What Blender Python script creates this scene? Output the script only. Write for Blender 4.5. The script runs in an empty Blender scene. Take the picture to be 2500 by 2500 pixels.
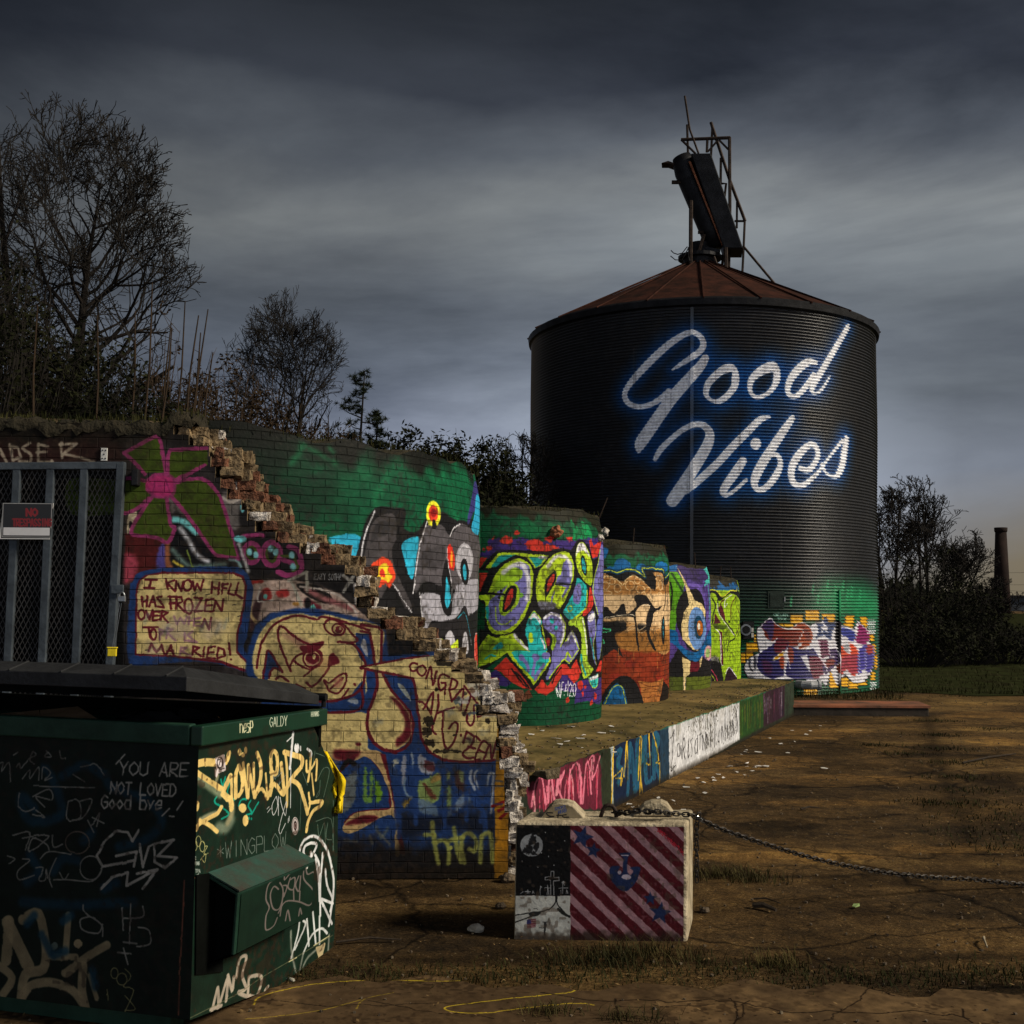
import bpy, bmesh, math, random
import numpy as np
from mathutils import Vector, Matrix
R = math.radians
random.seed(7); rng = np.random.default_rng(7)
sc = bpy.context.scene
col = sc.collection

# ------------------------------------------------------------------ camera
F = 2808.0                       # focal length in pixels of the 2500 px photograph
CAM = np.array([0.0, 0.0, 1.75])
PITCH = math.atan(199.0 / F); ROLL = 0.013
_fw = np.array([0, math.cos(PITCH), math.sin(PITCH)])
_r0 = np.array([1.0, 0, 0]); _u0 = np.array([0, -math.sin(PITCH), math.cos(PITCH)])
_R = math.cos(ROLL) * _r0 + math.sin(ROLL) * _u0
_U = -math.sin(ROLL) * _r0 + math.cos(ROLL) * _u0
cam = bpy.data.cameras.new('camera'); cam.sensor_width = 36; cam.lens = 36 * F / 2500
cam.clip_start = 0.05; cam.clip_end = 3000
camo = bpy.data.objects.new('camera', cam); col.objects.link(camo)
m = Matrix.Identity(4)
for i in range(3):
    m[i][0] = _R[i]; m[i][1] = _U[i]; m[i][2] = -_fw[i]; m[i][3] = CAM[i]
camo.matrix_world = m
sc.camera = camo

# ------------------------------------------------------------------ sun, sky, exposure
SUN_AZ, SUN_EL = R(103), R(34)   # clockwise from the view direction
SUN_STRENGTH = 4.8
sv = Vector((math.sin(SUN_AZ) * math.cos(SUN_EL), math.cos(SUN_AZ) * math.cos(SUN_EL), math.sin(SUN_EL)))
sl = bpy.data.lights.new('sun', 'SUN'); sl.energy = SUN_STRENGTH; sl.angle = R(14); sl.color = (1.0, 0.90, 0.74)
so = bpy.data.objects.new('sun', sl); col.objects.link(so)
so.rotation_euler = sv.to_track_quat('Z', 'Y').to_euler(); so.location = (20, -5, 20)
sc.view_settings.view_transform = 'Standard'; sc.view_settings.look = 'None'
sc.view_settings.exposure = 0.0; sc.view_settings.gamma = 1.0

w = bpy.data.worlds.new('World'); sc.world = w; w.use_nodes = True
nt = w.node_tree; nt.nodes.clear()
N = nt.nodes.new; L = nt.links.new
out = N('ShaderNodeOutputWorld'); bg = N('ShaderNodeBackground'); bg.inputs[1].default_value = 0.1
L(bg.outputs[0], out.inputs[0])
sky = N('ShaderNodeTexSky'); sky.sky_type = 'NISHITA'; sky.sun_disc = False
sky.sun_elevation = SUN_EL; sky.sun_rotation = SUN_AZ; sky.air_density = 1; sky.dust_density = 2
tc = N('ShaderNodeTexCoord'); sep = N('ShaderNodeSeparateXYZ'); L(tc.outputs['Generated'], sep.inputs[0])
# overcast layers by elevation (the cloud deck), broken up by two noises
def wramp(stops):
    r = N('ShaderNodeValToRGB'); e = r.color_ramp.elements
    while len(e) < len(stops): e.new(0.5)
    for k, (p, c) in enumerate(stops):
        e[k].position = p; e[k].color = (*c, 1)
    return r
mp = N('ShaderNodeMapping'); mp.inputs['Scale'].default_value = (1.2, 1.2, 4.2); mp.inputs['Location'].default_value = (3.1, 0.4, 1.7)
L(tc.outputs['Generated'], mp.inputs[0])
n1 = N('ShaderNodeTexNoise'); n1.inputs['Scale'].default_value = 1.5; n1.inputs['Detail'].default_value = 8; n1.inputs['Roughness'].default_value = 0.58; n1.inputs['Distortion'].default_value = 0.35
L(mp.outputs[0], n1.inputs['Vector'])
mp2 = N('ShaderNodeMapping'); mp2.inputs['Scale'].default_value = (0.8, 0.8, 2.2); mp2.inputs['Location'].default_value = (0.3, 2.4, 5.2)
L(tc.outputs['Generated'], mp2.inputs[0])
n2 = N('ShaderNodeTexNoise'); n2.inputs['Scale'].default_value = 2.6; n2.inputs['Detail'].default_value = 6; n2.inputs['Roughness'].default_value = 0.55
L(mp2.outputs[0], n2.inputs['Vector'])
# wobble the elevation with noise so the layers are not level stripes
ad = N('ShaderNodeMath'); ad.operation = 'MULTIPLY_ADD'; ad.inputs[1].default_value = 0.17
L(n2.outputs['Fac'], ad.inputs[0]); L(sep.outputs['Z'], ad.inputs[2])
sb = N('ShaderNodeMath'); sb.operation = 'SUBTRACT'; sb.inputs[1].default_value = 0.085; L(ad.outputs[0], sb.inputs[0])
lay = wramp([(0.0, (2.9, 2.7, 2.3)), (0.05, (5.2, 5.7, 6.8)), (0.12, (4.2, 4.7, 5.8)), (0.19, (2.5, 2.85, 3.4)), (0.25, (1.6, 1.8, 2.05)),
             (0.31, (1.95, 2.1, 2.2)), (0.355, (1.05, 1.18, 1.38)), (0.41, (0.40, 0.46, 0.60)), (0.50, (0.20, 0.23, 0.29)), (1.0, (0.7, 0.75, 0.85))])
L(sb.outputs[0], lay.inputs[0])
pat = wramp([(0.32, (0.38, 0.40, 0.44)), (0.5, (0.86, 0.87, 0.90)), (0.68, (1.45, 1.45, 1.42))]); L(n1.outputs['Fac'], pat.inputs[0])
mul = N('ShaderNodeMix'); mul.data_type = 'RGBA'; mul.blend_type = 'MULTIPLY'; mul.inputs[0].default_value = 1.0
L(lay.outputs[0], mul.inputs[6]); L(pat.outputs[0], mul.inputs[7])
# the sky colour is darkened towards the left, left full towards the sun side
mr = N('ShaderNodeMapRange'); mr.inputs[1].default_value = -0.5; mr.inputs[2].default_value = 0.15; mr.inputs[3].default_value = 0.40; mr.inputs[4].default_value = 1.0
L(sep.outputs['X'], mr.inputs[0])
ex_ = N('ShaderNodeMapRange'); ex_.inputs[1].default_value = 0.10; ex_.inputs[2].default_value = 0.36; L(sep.outputs['X'], ex_.inputs[0])       # a thicker low bank of cloud to the north-east
ez_ = N('ShaderNodeMapRange'); ez_.inputs[1].default_value = 0.30; ez_.inputs[2].default_value = 0.19; L(sb.outputs[0], ez_.inputs[0])
em_ = N('ShaderNodeMath'); em_.operation = 'MULTIPLY'; L(ex_.outputs[0], em_.inputs[0]); L(ez_.outputs[0], em_.inputs[1])
ef_ = N('ShaderNodeMath'); ef_.operation = 'MULTIPLY_ADD'; ef_.inputs[1].default_value = -0.66; ef_.inputs[2].default_value = 1.0; L(em_.outputs[0], ef_.inputs[0])
mm_ = N('ShaderNodeMath'); mm_.operation = 'MULTIPLY'; L(mr.outputs[0], mm_.inputs[0]); L(ef_.outputs[0], mm_.inputs[1])
mul2 = N('ShaderNodeVectorMath'); mul2.operation = 'SCALE'; L(mul.outputs[2], mul2.inputs[0]); L(mm_.outputs[0], mul2.inputs['Scale'])
# a warm break low in the sky to the right
wx = N('ShaderNodeMapRange'); wx.inputs[1].default_value = 0.26; wx.inputs[2].default_value = 0.42; L(sep.outputs['X'], wx.inputs[0])
wz = N('ShaderNodeMapRange'); wz.inputs[1].default_value = 0.115; wz.inputs[2].default_value = 0.03; L(sb.outputs[0], wz.inputs[0])
wm_ = N('ShaderNodeMath'); wm_.operation = 'MULTIPLY'; L(wx.outputs[0], wm_.inputs[0]); L(wz.outputs[0], wm_.inputs[1])
wmx = N('ShaderNodeMix'); wmx.data_type = 'RGBA'; wmx.inputs[7].default_value = (2.0, 1.65, 1.10, 1); L(wm_.outputs[0], wmx.inputs[0]); L(mul2.outputs[0], wmx.inputs[6])
# unseen sky behind the viewer is brightened, added as front fill
mrb = N('ShaderNodeMapRange'); mrb.inputs[1].default_value = 0.0; mrb.inputs[2].default_value = -0.7; mrb.inputs[3].default_value = 1.0; mrb.inputs[4].default_value = 4.6
L(sep.outputs['Y'], mrb.inputs[0]); mul3 = N('ShaderNodeVectorMath'); mul3.operation = 'SCALE'; L(wmx.outputs[2], mul3.inputs[0]); L(mrb.outputs[0], mul3.inputs['Scale'])
mx = N('ShaderNodeMix'); mx.data_type = 'RGBA'; mx.inputs[0].default_value = 0.985
L(sky.outputs[0], mx.inputs[6]); L(mul3.outputs[0], mx.inputs[7]); L(mx.outputs[2], bg.inputs[0])

# ------------------------------------------------------------------ pixel -> place helpers (builder's ruler)
def ray(u, v):
    u = np.asarray(u, float); v = np.asarray(v, float)
    d = (u[..., None] - 1250) / F * _R - (v[..., None] - 1250) / F * _U + _fw
    return d
def gp(u, v, h=0.0):             # point on the level plane z=h
    d = ray(u, v); t = (h - CAM[2]) / d[..., 2:3]
    return CAM + d * t
def aty(u, v, Y):                # point on the upright plane y=Y
    d = ray(u, v); return CAM + d * (Y / d[..., 1:2])

# ------------------------------------------------------------------ object helpers
def tag(o, label=None, cat=None, group=None, kind=None):
    if label: o['label'] = label
    if cat: o['category'] = cat
    if group: o['group'] = group
    if kind: o['kind'] = kind
    return o
def empty(name, loc, label, cat, group=None):
    o = bpy.data.objects.new(name, None); col.objects.link(o); o.location = tuple(loc); o.empty_display_size = 0.2
    return tag(o, label, cat, group)
class MB:
    def __init__(s): s.v = []; s.f = []; s.m = []; s.uv = None
    def add(s, vs, fs, mi=0):
        b = len(s.v); s.v.extend([tuple(map(float, p)) for p in vs]); s.f.extend([tuple(b + i for i in f) for f in fs]); s.m.extend([mi] * len(fs)); return b
    def hexa(s, p, mi=0):        # 8 corners: bottom ring 0-3 ccw, top ring 4-7
        s.add(p, [(3, 2, 1, 0), (4, 5, 6, 7), (0, 1, 5, 4), (1, 2, 6, 5), (2, 3, 7, 6), (3, 0, 4, 7)], mi)
    def box(s, c, sx, sy, sz, rz=0, mi=0, jit=0):
        ca, sa = math.cos(rz), math.sin(rz); ps = []
        for z in (-1, 1):
            for x, y in ((-1, -1), (1, -1), (1, 1), (-1, 1)):
                X, Y, Z = x * sx / 2, y * sy / 2, z * sz / 2
                if jit: X += random.uniform(-jit, jit); Y += random.uniform(-jit, jit); Z += random.uniform(-jit, jit)
                ps.append((c[0] + X * ca - Y * sa, c[1] + X * sa + Y * ca, c[2] + Z))
        s.hexa(ps, mi)
    def tube(s, path, r, n=6, mi=0, cap=True):
        P = [np.array(p, float) for p in path]; k = len(P)
        rs = r if hasattr(r, '__len__') else [r] * k
        vs = []; ref = np.array([0.31, 0.17, 0.93])
        for i in range(k):
            t = P[min(i + 1, k - 1)] - P[max(i - 1, 0)]; ln = np.linalg.norm(t)
            t = t / ln if ln > 1e-9 else np.array([0, 0, 1.0])
            a = np.cross(t, ref)
            if np.linalg.norm(a) < 1e-3: a = np.cross(t, np.array([1.0, 0, 0]))
            a /= np.linalg.norm(a); b = np.cross(t, a)
            for j in range(n):
                q = 2 * math.pi * j / n
                vs.append(P[i] + rs[i] * (math.cos(q) * a + math.sin(q) * b))
        fs = [(i * n + j, i * n + (j + 1) % n, (i + 1) * n + (j + 1) % n, (i + 1) * n + j) for i in range(k - 1) for j in range(n)]
        if cap: fs += [tuple(range(n - 1, -1, -1)), tuple((k - 1) * n + j for j in range(n))]
        s.add(vs, fs, mi)
    def prism(s, poly, ext, mi=0, mside=None):   # 3-D polygon pushed along ext
        n = len(poly); P = [np.array(p, float) for p in poly]; Q = [p + np.array(ext, float) for p in P]
        b = s.add(P + Q, [tuple(range(n)), tuple(range(2 * n - 1, n - 1, -1))], mi)
        ms = mi if mside is None else mside
        for i in range(n):
            j = (i + 1) % n
            s.f.append((b + i, b + n + i, b + n + j, b + j)); s.m.append(ms)
    def build(s, name, mats, parent=None, smooth=False, loc=None):
        me = bpy.data.meshes.new(name); me.from_pydata(s.v, [], s.f)
        if not isinstance(mats, (list, tuple)): mats = [mats]
        for mm in mats: me.materials.append(mm)
        if len(mats) > 1: me.polygons.foreach_set('material_index', s.m)
        if smooth: me.polygons.foreach_set('use_smooth', [True] * len(s.f))
        me.update()
        o = bpy.data.objects.new(name, me); col.objects.link(o)
        if parent is not None:
            o.parent = parent; o.matrix_parent_inverse = Matrix.Translation(-Vector(parent.location))
        elif loc is not None:
            lv = Vector(loc); me.transform(Matrix.Translation(-lv)); o.location = lv
        return o
def fix_normals(o):
    bm = bmesh.new(); bm.from_mesh(o.data); bmesh.ops.recalc_face_normals(bm, faces=bm.faces); bm.to_mesh(o.data); bm.free(); return o
def bevel(o, w=0.01, seg=2, ang=35):
    md = o.modifiers.new('bevel', 'BEVEL'); md.width = w; md.segments = seg; md.limit_method = 'ANGLE'; md.angle_limit = R(ang); return o
# ------------------------------------------------------------------ paint: walls are painted in their own metres
CROP = dict(A=(650,1000,1932/600), B=(1150,1180,1932/350), C=(1150,1450,1932/350), D=(1450,1280,1717/400), E=(800,1750,1932/520),
            F=(300,1350,1932/600), G=(1270,1650,1932/700), H=(1800,1400,1932/400), I=(250,1000,1690/1050), J=(0,1550,1729/850),
            K=(0,1000,1674/650), K2=(300,1050,1932/500), L=(1480,770,1932/640), M=(1220,1920,1932/580), N=(880,1520,1932/400),
            P=(440,1760,1932/400), Q=(440,2050,1717/400), S=(0,1800,1325/480), X=(0,0,1.0))
class PlaneS:                    # upright (or tilted) flat face: origin o, unit axes U (along) and V (up)
    def __init__(s, o, U, V=(0, 0, 1)):
        s.o = np.array(o, float); s.U = np.array(U, float); s.U /= np.linalg.norm(s.U); s.V = np.array(V, float); s.V /= np.linalg.norm(s.V)
        s.n = np.cross(s.U, s.V)
    def hit(s, u, v):
        d = ray(u, v); t = ((s.o - CAM) @ s.n) / (d @ s.n)
        p = CAM + d * t[..., None]; q = p - s.o
        return q @ s.U, q @ s.V, np.linalg.norm(p - CAM, axis=-1) / F
    def pt(s, u, v): return s.o + s.U * u + s.V * v
class CylS:                      # round wall: u = arc length from the point facing the camera, v = height
    def __init__(s, cx, cy, r):
        s.c = np.array([cx, cy]); s.r = r; k = -s.c / np.linalg.norm(s.c); s.k = k; s.t = np.array([-k[1], k[0]])
    def hit(s, u, v):
        d = ray(u, v); dx = d[..., :2]; a = (dx ** 2).sum(-1); b = -2 * (dx @ s.c); cc = (s.c ** 2).sum() - s.r ** 2
        disc = np.maximum(b * b - 4 * a * cc, 0); t = (-b - np.sqrt(disc)) / (2 * a)
        p = CAM + d * t[..., None]; q = p[..., :2] - s.c
        return np.arctan2(q @ s.t, q @ s.k) * s.r, p[..., 2], np.linalg.norm(p - CAM, axis=-1) / F
    def pt(s, u, v, dr=0.0):
        a = u / s.r; q = s.c + (s.r + dr) * (math.cos(a) * s.k + math.sin(a) * s.t); return np.array([q[0], q[1], v])
def catmull(P, closed, k=5):
    n = len(P); out = []
    rngi = range(n) if closed else range(n - 1)
    for i in rngi:
        p1 = P[i]; p2 = P[(i + 1) % n]
        p0 = P[(i - 1) % n] if closed else P[max(i - 1, 0)]; p3 = P[(i + 2) % n] if closed else P[min(i + 2, n - 1)]
        for j in range(k):
            t = j / k
            out.append(0.5 * ((2 * p1) + (p2 - p0) * t + (2 * p0 - 5 * p1 + 4 * p2 - p3) * t * t + (3 * p1 - p0 - 3 * p2 + p3) * t ** 3))
    if not closed: out.append(P[-1])
    return np.array(out)
def nums(s, w=2): return np.array([float(x) for x in s.split()]).reshape(-1, w)
def vnoise(h, w, cell, seed):
    r_ = np.random.default_rng(seed); gh, gw = int(h / cell) + 3, int(w / cell) + 3
    g = r_.random((gh, gw)); y = np.arange(h) / cell; x = np.arange(w) / cell
    yi = y.astype(int); xi = x.astype(int); fy = (y - yi)[:, None]; fx = (x - xi)[None]
    fy = fy * fy * (3 - 2 * fy); fx = fx * fx * (3 - 2 * fx)
    a = g[yi][:, xi]; b = g[yi][:, xi + 1]; c = g[yi + 1][:, xi]; d = g[yi + 1][:, xi + 1]
    return (a * (1 - fx) + b * fx) * (1 - fy) + (c * (1 - fx) + d * fx) * fy
class Canvas:
    def __init__(s, surf, u0, u1, v0, v1, ppm, base, crop='X'):
        s.s = surf; s.u0, s.u1, s.v0, s.v1 = u0, u1, v0, v1; s.ppm = ppm
        s.w = int((u1 - u0) * ppm); s.h = int((v1 - v0) * ppm)
        s.a = np.empty((s.h, s.w, 3), np.float32); s.a[:] = np.array(base) / 255.0
        s.crop = crop; s.softk = 1.0; s.kx = 1.0     # kx < 1: face seen at a slant, strokes are wider along it
    def cv(s, P, crop):
        x0, y0, k = CROP[crop or s.crop]
        return x0 + P[:, 0] / k, y0 + P[:, 1] / k, k
    def uv(s, P, crop):
        u, v, k = s.cv(P, crop); U, V, mpp = s.s.hit(u, v)
        return np.stack([U, V], 1), mpp / k
    def blend(s, bx, al, colr, op=1.0):
        j0, j1, i0, i1 = bx; c = np.array(colr, np.float32) / 255.0
        sub = s.a[j0:j1, i0:i1]; al = (al * op)[..., None].astype(np.float32); sub[:] = sub * (1 - al) + c * al
    def grid(s, mn, mx, pad):
        i0 = max(0, int((mn[0] - pad - s.u0) * s.ppm)); i1 = min(s.w, int((mx[0] + pad - s.u0) * s.ppm) + 2)
        j0 = max(0, int((mn[1] - pad - s.v0) * s.ppm)); j1 = min(s.h, int((mx[1] + pad - s.v0) * s.ppm) + 2)
        if i1 <= i0 or j1 <= j0: return None
        gx = s.u0 + (np.arange(i0, i1) + 0.5) / s.ppm; gy = s.v0 + (np.arange(j0, j1) + 0.5) / s.ppm
        X, Y = np.meshgrid(gx, gy); return (j0, j1, i0, i1), X, Y
    def poly(s, pts, colr, crop=None, soft=2, sm=True, op=1.0, noise=0):
        cs = []
        for part in (pts.split('|') if isinstance(pts, str) else pts):
            P = nums(part) if isinstance(part, str) else part
            if sm: P = catmull(P, True, 4)
            else:
                P = np.concatenate([P[i] + (P[(i + 1) % len(P)] - P[i]) * np.linspace(0, 1, 4)[:3, None] for i in range(len(P))])
            q, mpp = s.uv(P, crop); cs.append(q)
        sf = max(soft * s.softk * float(np.mean(mpp)), 0.8 / s.ppm)
        al_ = np.concatenate(cs); g = s.grid(al_.min(0), al_.max(0), sf / s.kx)
        if g is None: return
        bx, X, Y = g; ins = np.zeros(X.shape, bool); d2 = np.full(X.shape, 1e9)
        for q in cs:
            n = len(q)
            for i in range(n):
                ax, ay = q[i]; bx_, by_ = q[(i + 1) % n]
                if ay != by_:
                    c = ((ay > Y) != (by_ > Y)) & (X < (bx_ - ax) * (Y - ay) / (by_ - ay) + ax); ins ^= c
                ex, ey = bx_ - ax, by_ - ay; k2 = s.kx * s.kx; ll = ex * ex * k2 + ey * ey + 1e-12
                t = np.clip(((X - ax) * ex * k2 + (Y - ay) * ey) / ll, 0, 1)
                d2 = np.minimum(d2, ((X - ax - t * ex) * s.kx) ** 2 + (Y - ay - t * ey) ** 2)
        sd = np.sqrt(d2); sd[ins] *= -1
        if noise: sd = sd + (vnoise(*X.shape, max(3, noise * float(np.mean(mpp)) * s.ppm), int(abs(X[0, 0] * 977) + abs(Y[0, 0] * 131))) - 0.5) * noise * float(np.mean(mpp)) * 1.6
        a = np.clip(0.5 - sd / sf, 0, 1); a = a * a * (3 - 2 * a)
        s.blend(bx, a, colr, op)
    def line(s, pts, wd, colr, crop=None, soft=2, sm=True, op=1.0, closed=False):
        for part in (pts.split('|') if isinstance(pts, str) else pts):
            P = nums(part, 3 if wd is None else 2) if isinstance(part, str) else part
            if sm and len(P) > 2: P = catmull(P, closed, 4)
            elif closed: P = np.concatenate([P, P[:1]])
            q, mpp = s.uv(P[:, :2], crop)
            r = (np.full(len(P), wd / 2.0) if wd is not None else P[:, 2] / 2) * mpp
            r = np.maximum(r, 0.55 / s.ppm)
            sf = max(soft * s.softk * float(np.mean(mpp)), 0.8 / s.ppm)
            g = s.grid(q.min(0), q.max(0), (sf + r.max()) / s.kx)
            if g is None: continue
            bx, X, Y = g; d = np.full(X.shape, 1e9)
            for i in range(len(q) - 1):
                ax, ay = q[i]; ex, ey = q[i + 1] - q[i]; k2 = s.kx * s.kx; ll = ex * ex * k2 + ey * ey + 1e-12
                t = np.clip(((X - ax) * ex * k2 + (Y - ay) * ey) / ll, 0, 1)
                d = np.minimum(d, np.sqrt(((X - ax - t * ex) * s.kx) ** 2 + (Y - ay - t * ey) ** 2) - (r[i] * (1 - t) + r[i + 1] * t))
            a = np.clip(0.5 - d / sf, 0, 1); a = a * a * (3 - 2 * a)
            s.blend(bx, a, colr, op)
    def ell(s, cx, cy, rx, ry, colr, crop=None, soft=2, op=1.0, rot=0, noise=0):
        t = np.linspace(0, 2 * math.pi, 17)[:-1]; c, q = math.cos(R(rot)), math.sin(R(rot))
        x, y = rx * np.cos(t), ry * np.sin(t)
        s.poly([np.stack([cx + x * c - y * q, cy + x * q + y * c], 1)], colr, crop, soft, True, op, noise)
    def ring(s, cx, cy, rx, ry, wd, colr, crop=None, soft=2, op=1.0, rot=0):
        t = np.linspace(0, 2 * math.pi, 17)[:-1]; c, q = math.cos(R(rot)), math.sin(R(rot)); x, y = rx * np.cos(t), ry * np.sin(t)
        s.line([np.stack([cx + x * c - y * q, cy + x * q + y * c], 1)], wd, colr, crop, soft, True, op, True)
    def text(s, t, x, y, h, adv, wd, colr, crop=None, soft=2, slope=0.0, slant=0.0, sm=False, op=1.0, wob=0.0):
        rr = random.Random(len(t) * 13 + int(x))
        for i, ch in enumerate(t):
            gl = FONT.get(ch)
            if gl:
                for st in gl.split('|'):
                    P = np.array([(int(a[0]), int(a[1])) for a in st.split()], float)
                    gx = P[:, 0] / 4 * adv * 0.78; gy = P[:, 1] / 6 * h
                    X = x + i * adv + gx + slant * gy; Y = y + slope * (i * adv + gx) - gy
                    if wob: X = X + np.array([rr.uniform(-wob, wob) for _ in X]); Y = Y + np.array([rr.uniform(-wob, wob) for _ in Y])
                    s.line([np.stack([X, Y], 1)], wd, colr, crop, soft, sm, op)
    def grime(s, amt=0.25, cell=0.08, seed=1, colr=(30, 26, 20), thr=0.55):
        n = (vnoise(s.h, s.w, cell * s.ppm, seed) * 0.6 + vnoise(s.h, s.w, cell * s.ppm * 0.3, seed + 1) * 0.4)
        a = np.clip((n - thr) / 0.2, 0, 1) * amt; s.blend((0, s.h, 0, s.w), a, colr)
    def wear(s, warp=0.004, chips=0.35, chip_col=(52, 46, 40), seed=5):
        """hand wobble of the paint edges, small flakes and a fine mottling"""
        h, w = s.h, s.w; k = s.ppm
        dx = (vnoise(h, w, max(3, .045 * k), seed) + .6 * vnoise(h, w, max(2, .016 * k), seed + 1) - .8) * warp * k * 2.2
        dy = (vnoise(h, w, max(3, .045 * k), seed + 2) + .6 * vnoise(h, w, max(2, .016 * k), seed + 3) - .8) * warp * k * 2.2
        jj, ii = np.meshgrid(np.arange(h), np.arange(w), indexing='ij')
        s.a = s.a[np.clip((jj + dy).round().astype(int), 0, h - 1), np.clip((ii + dx).round().astype(int), 0, w - 1)]
        n = vnoise(h, w, max(2.2, .02 * k), seed + 4) * .55 + vnoise(h, w, max(3, .22 * k), seed + 5) * .45
        s.blend((0, h, 0, w), np.clip((n - .66) / .05, 0, 1) * chips, chip_col)
        s.a *= (0.84 + 0.22 * vnoise(h, w, max(2, .03 * k), seed + 6) + 0.10 * np.random.default_rng(seed).random((h, w)))[..., None].astype(np.float32)
        rq = random.Random(seed)
    def image(s, name):
        im = bpy.data.images.new(name, s.w, s.h, alpha=False)
        px = np.ones((s.h, s.w, 4), np.float32); px[..., :3] = np.clip(s.a, 0, 1); im.pixels.foreach_set(px.ravel()); im.update(); im.pack(); return im
FONT = {'A':'00 26 40|12 32','B':'00 06 36 45 33 03|33 42 30 00','C':'45 26 03 10 30 41','D':'00 06 26 44 42 20 00','E':'46 06 00 40|03 33','F':'46 06 00|03 33',
 'G':'45 26 04 02 20 41 43 23','H':'00 06|03 43|40 46','I':'20 26','J':'46 42 30 11','K':'00 06|46 03 40','L':'06 00 40','M':'00 06 23 46 40','N':'00 06 40 46','O':'20 02 04 26 44 42 20',
 'P':'00 06 36 45 43 03','Q':'20 02 04 26 44 42 20|22 40','R':'00 06 36 45 33 03 40','S':'45 26 05 13 32 41 20 01','T':'06 46|26 20','U':'06 01 20 41 46','V':'06 20 46','W':'06 10 24 30 46',
 'X':'00 46|06 40','Y':'06 23 46|23 20','Z':'06 46 00 40','0':'20 02 04 26 44 42 20','2':'05 26 45 00 40','4':'36 02 42|34 30','7':'06 46 10','!':'26 22|20 20','*':'21 25|02 44|42 04','.':'20 20',
 'a':'44 24 02 10 30 44 40','b':'06 00 30 42 34 04','c':'43 24 02 10 30 41','d':'46 40 10 02 14 44','e':'02 42 44 24 02 10 41','f':'45 26 20|04 44','g':'44 14 02 11 41|44 40 10','h':'06 00|03 24 43 40',
 'i':'24 20|26 26','j':'34 30 10|36 36','k':'06 00|44 02 40','l':'26 20','m':'00 04|03 14 23 20|23 34 43 40','n':'00 04|03 24 43 40','o':'20 02 24 42 20','p':'00 05|05 35 43 32 02','r':'00 04|03 24 44','s':'44 14 03 42 30 00',
 't':'26 21 40|04 44','u':'04 01 20 41|44 40','v':'04 20 44','w':'04 10 23 30 44','y':'04 21|44 10','x':'00 44|04 40','z':'04 44 00 40'}

# ------------------------------------------------------------------ materials
def nodemat(name):
    mt = bpy.data.materials.new(name); mt.use_nodes = True; t = mt.node_tree
    return mt, t, t.nodes['Principled BSDF']
def simple(name, rgb, rough=0.7, metal=0.0, var=0.25, scale=8.0, bump=0.15, rgb2=None, spec=0.12, detail=6, coord='Object'):
    mt, t, b = nodemat(name); n = t.nodes.new; l = t.links.new
    c = n('ShaderNodeTexCoord'); nz = n('ShaderNodeTexNoise'); nz.inputs['Scale'].default_value = scale; nz.inputs['Detail'].default_value = detail; nz.inputs['Roughness'].default_value = 0.65
    l(c.outputs[coord], nz.inputs['Vector'])
    rp = n('ShaderNodeValToRGB'); e = rp.color_ramp.elements
    c2 = rgb2 or tuple(x * (1 - var) for x in rgb)
    e[0].position = 0.35; e[1].position = 0.65; e[0].color = (*c2, 1); e[1].color = (*[min(1, x * (1 + var * 0.6)) for x in rgb], 1)
    l(nz.outputs['Fac'], rp.inputs[0]); l(rp.outputs[0], b.inputs['Base Color'])
    b.inputs['Roughness'].default_value = rough; b.inputs['Metallic'].default_value = metal; b.inputs['Specular IOR Level'].default_value = spec
    if bump:
        bp = n('ShaderNodeBump'); bp.inputs['Strength'].default_value = bump; bp.inputs['Distance'].default_value = 0.02
        nz2 = n('ShaderNodeTexNoise'); nz2.inputs['Scale'].default_value = scale * 5; nz2.inputs['Detail'].default_value = 4; l(c.outputs[coord], nz2.inputs['Vector'])
        l(nz2.outputs['Fac'], bp.inputs['Height']); l(bp.outputs[0], b.inputs['Normal'])
    return mt
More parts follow.
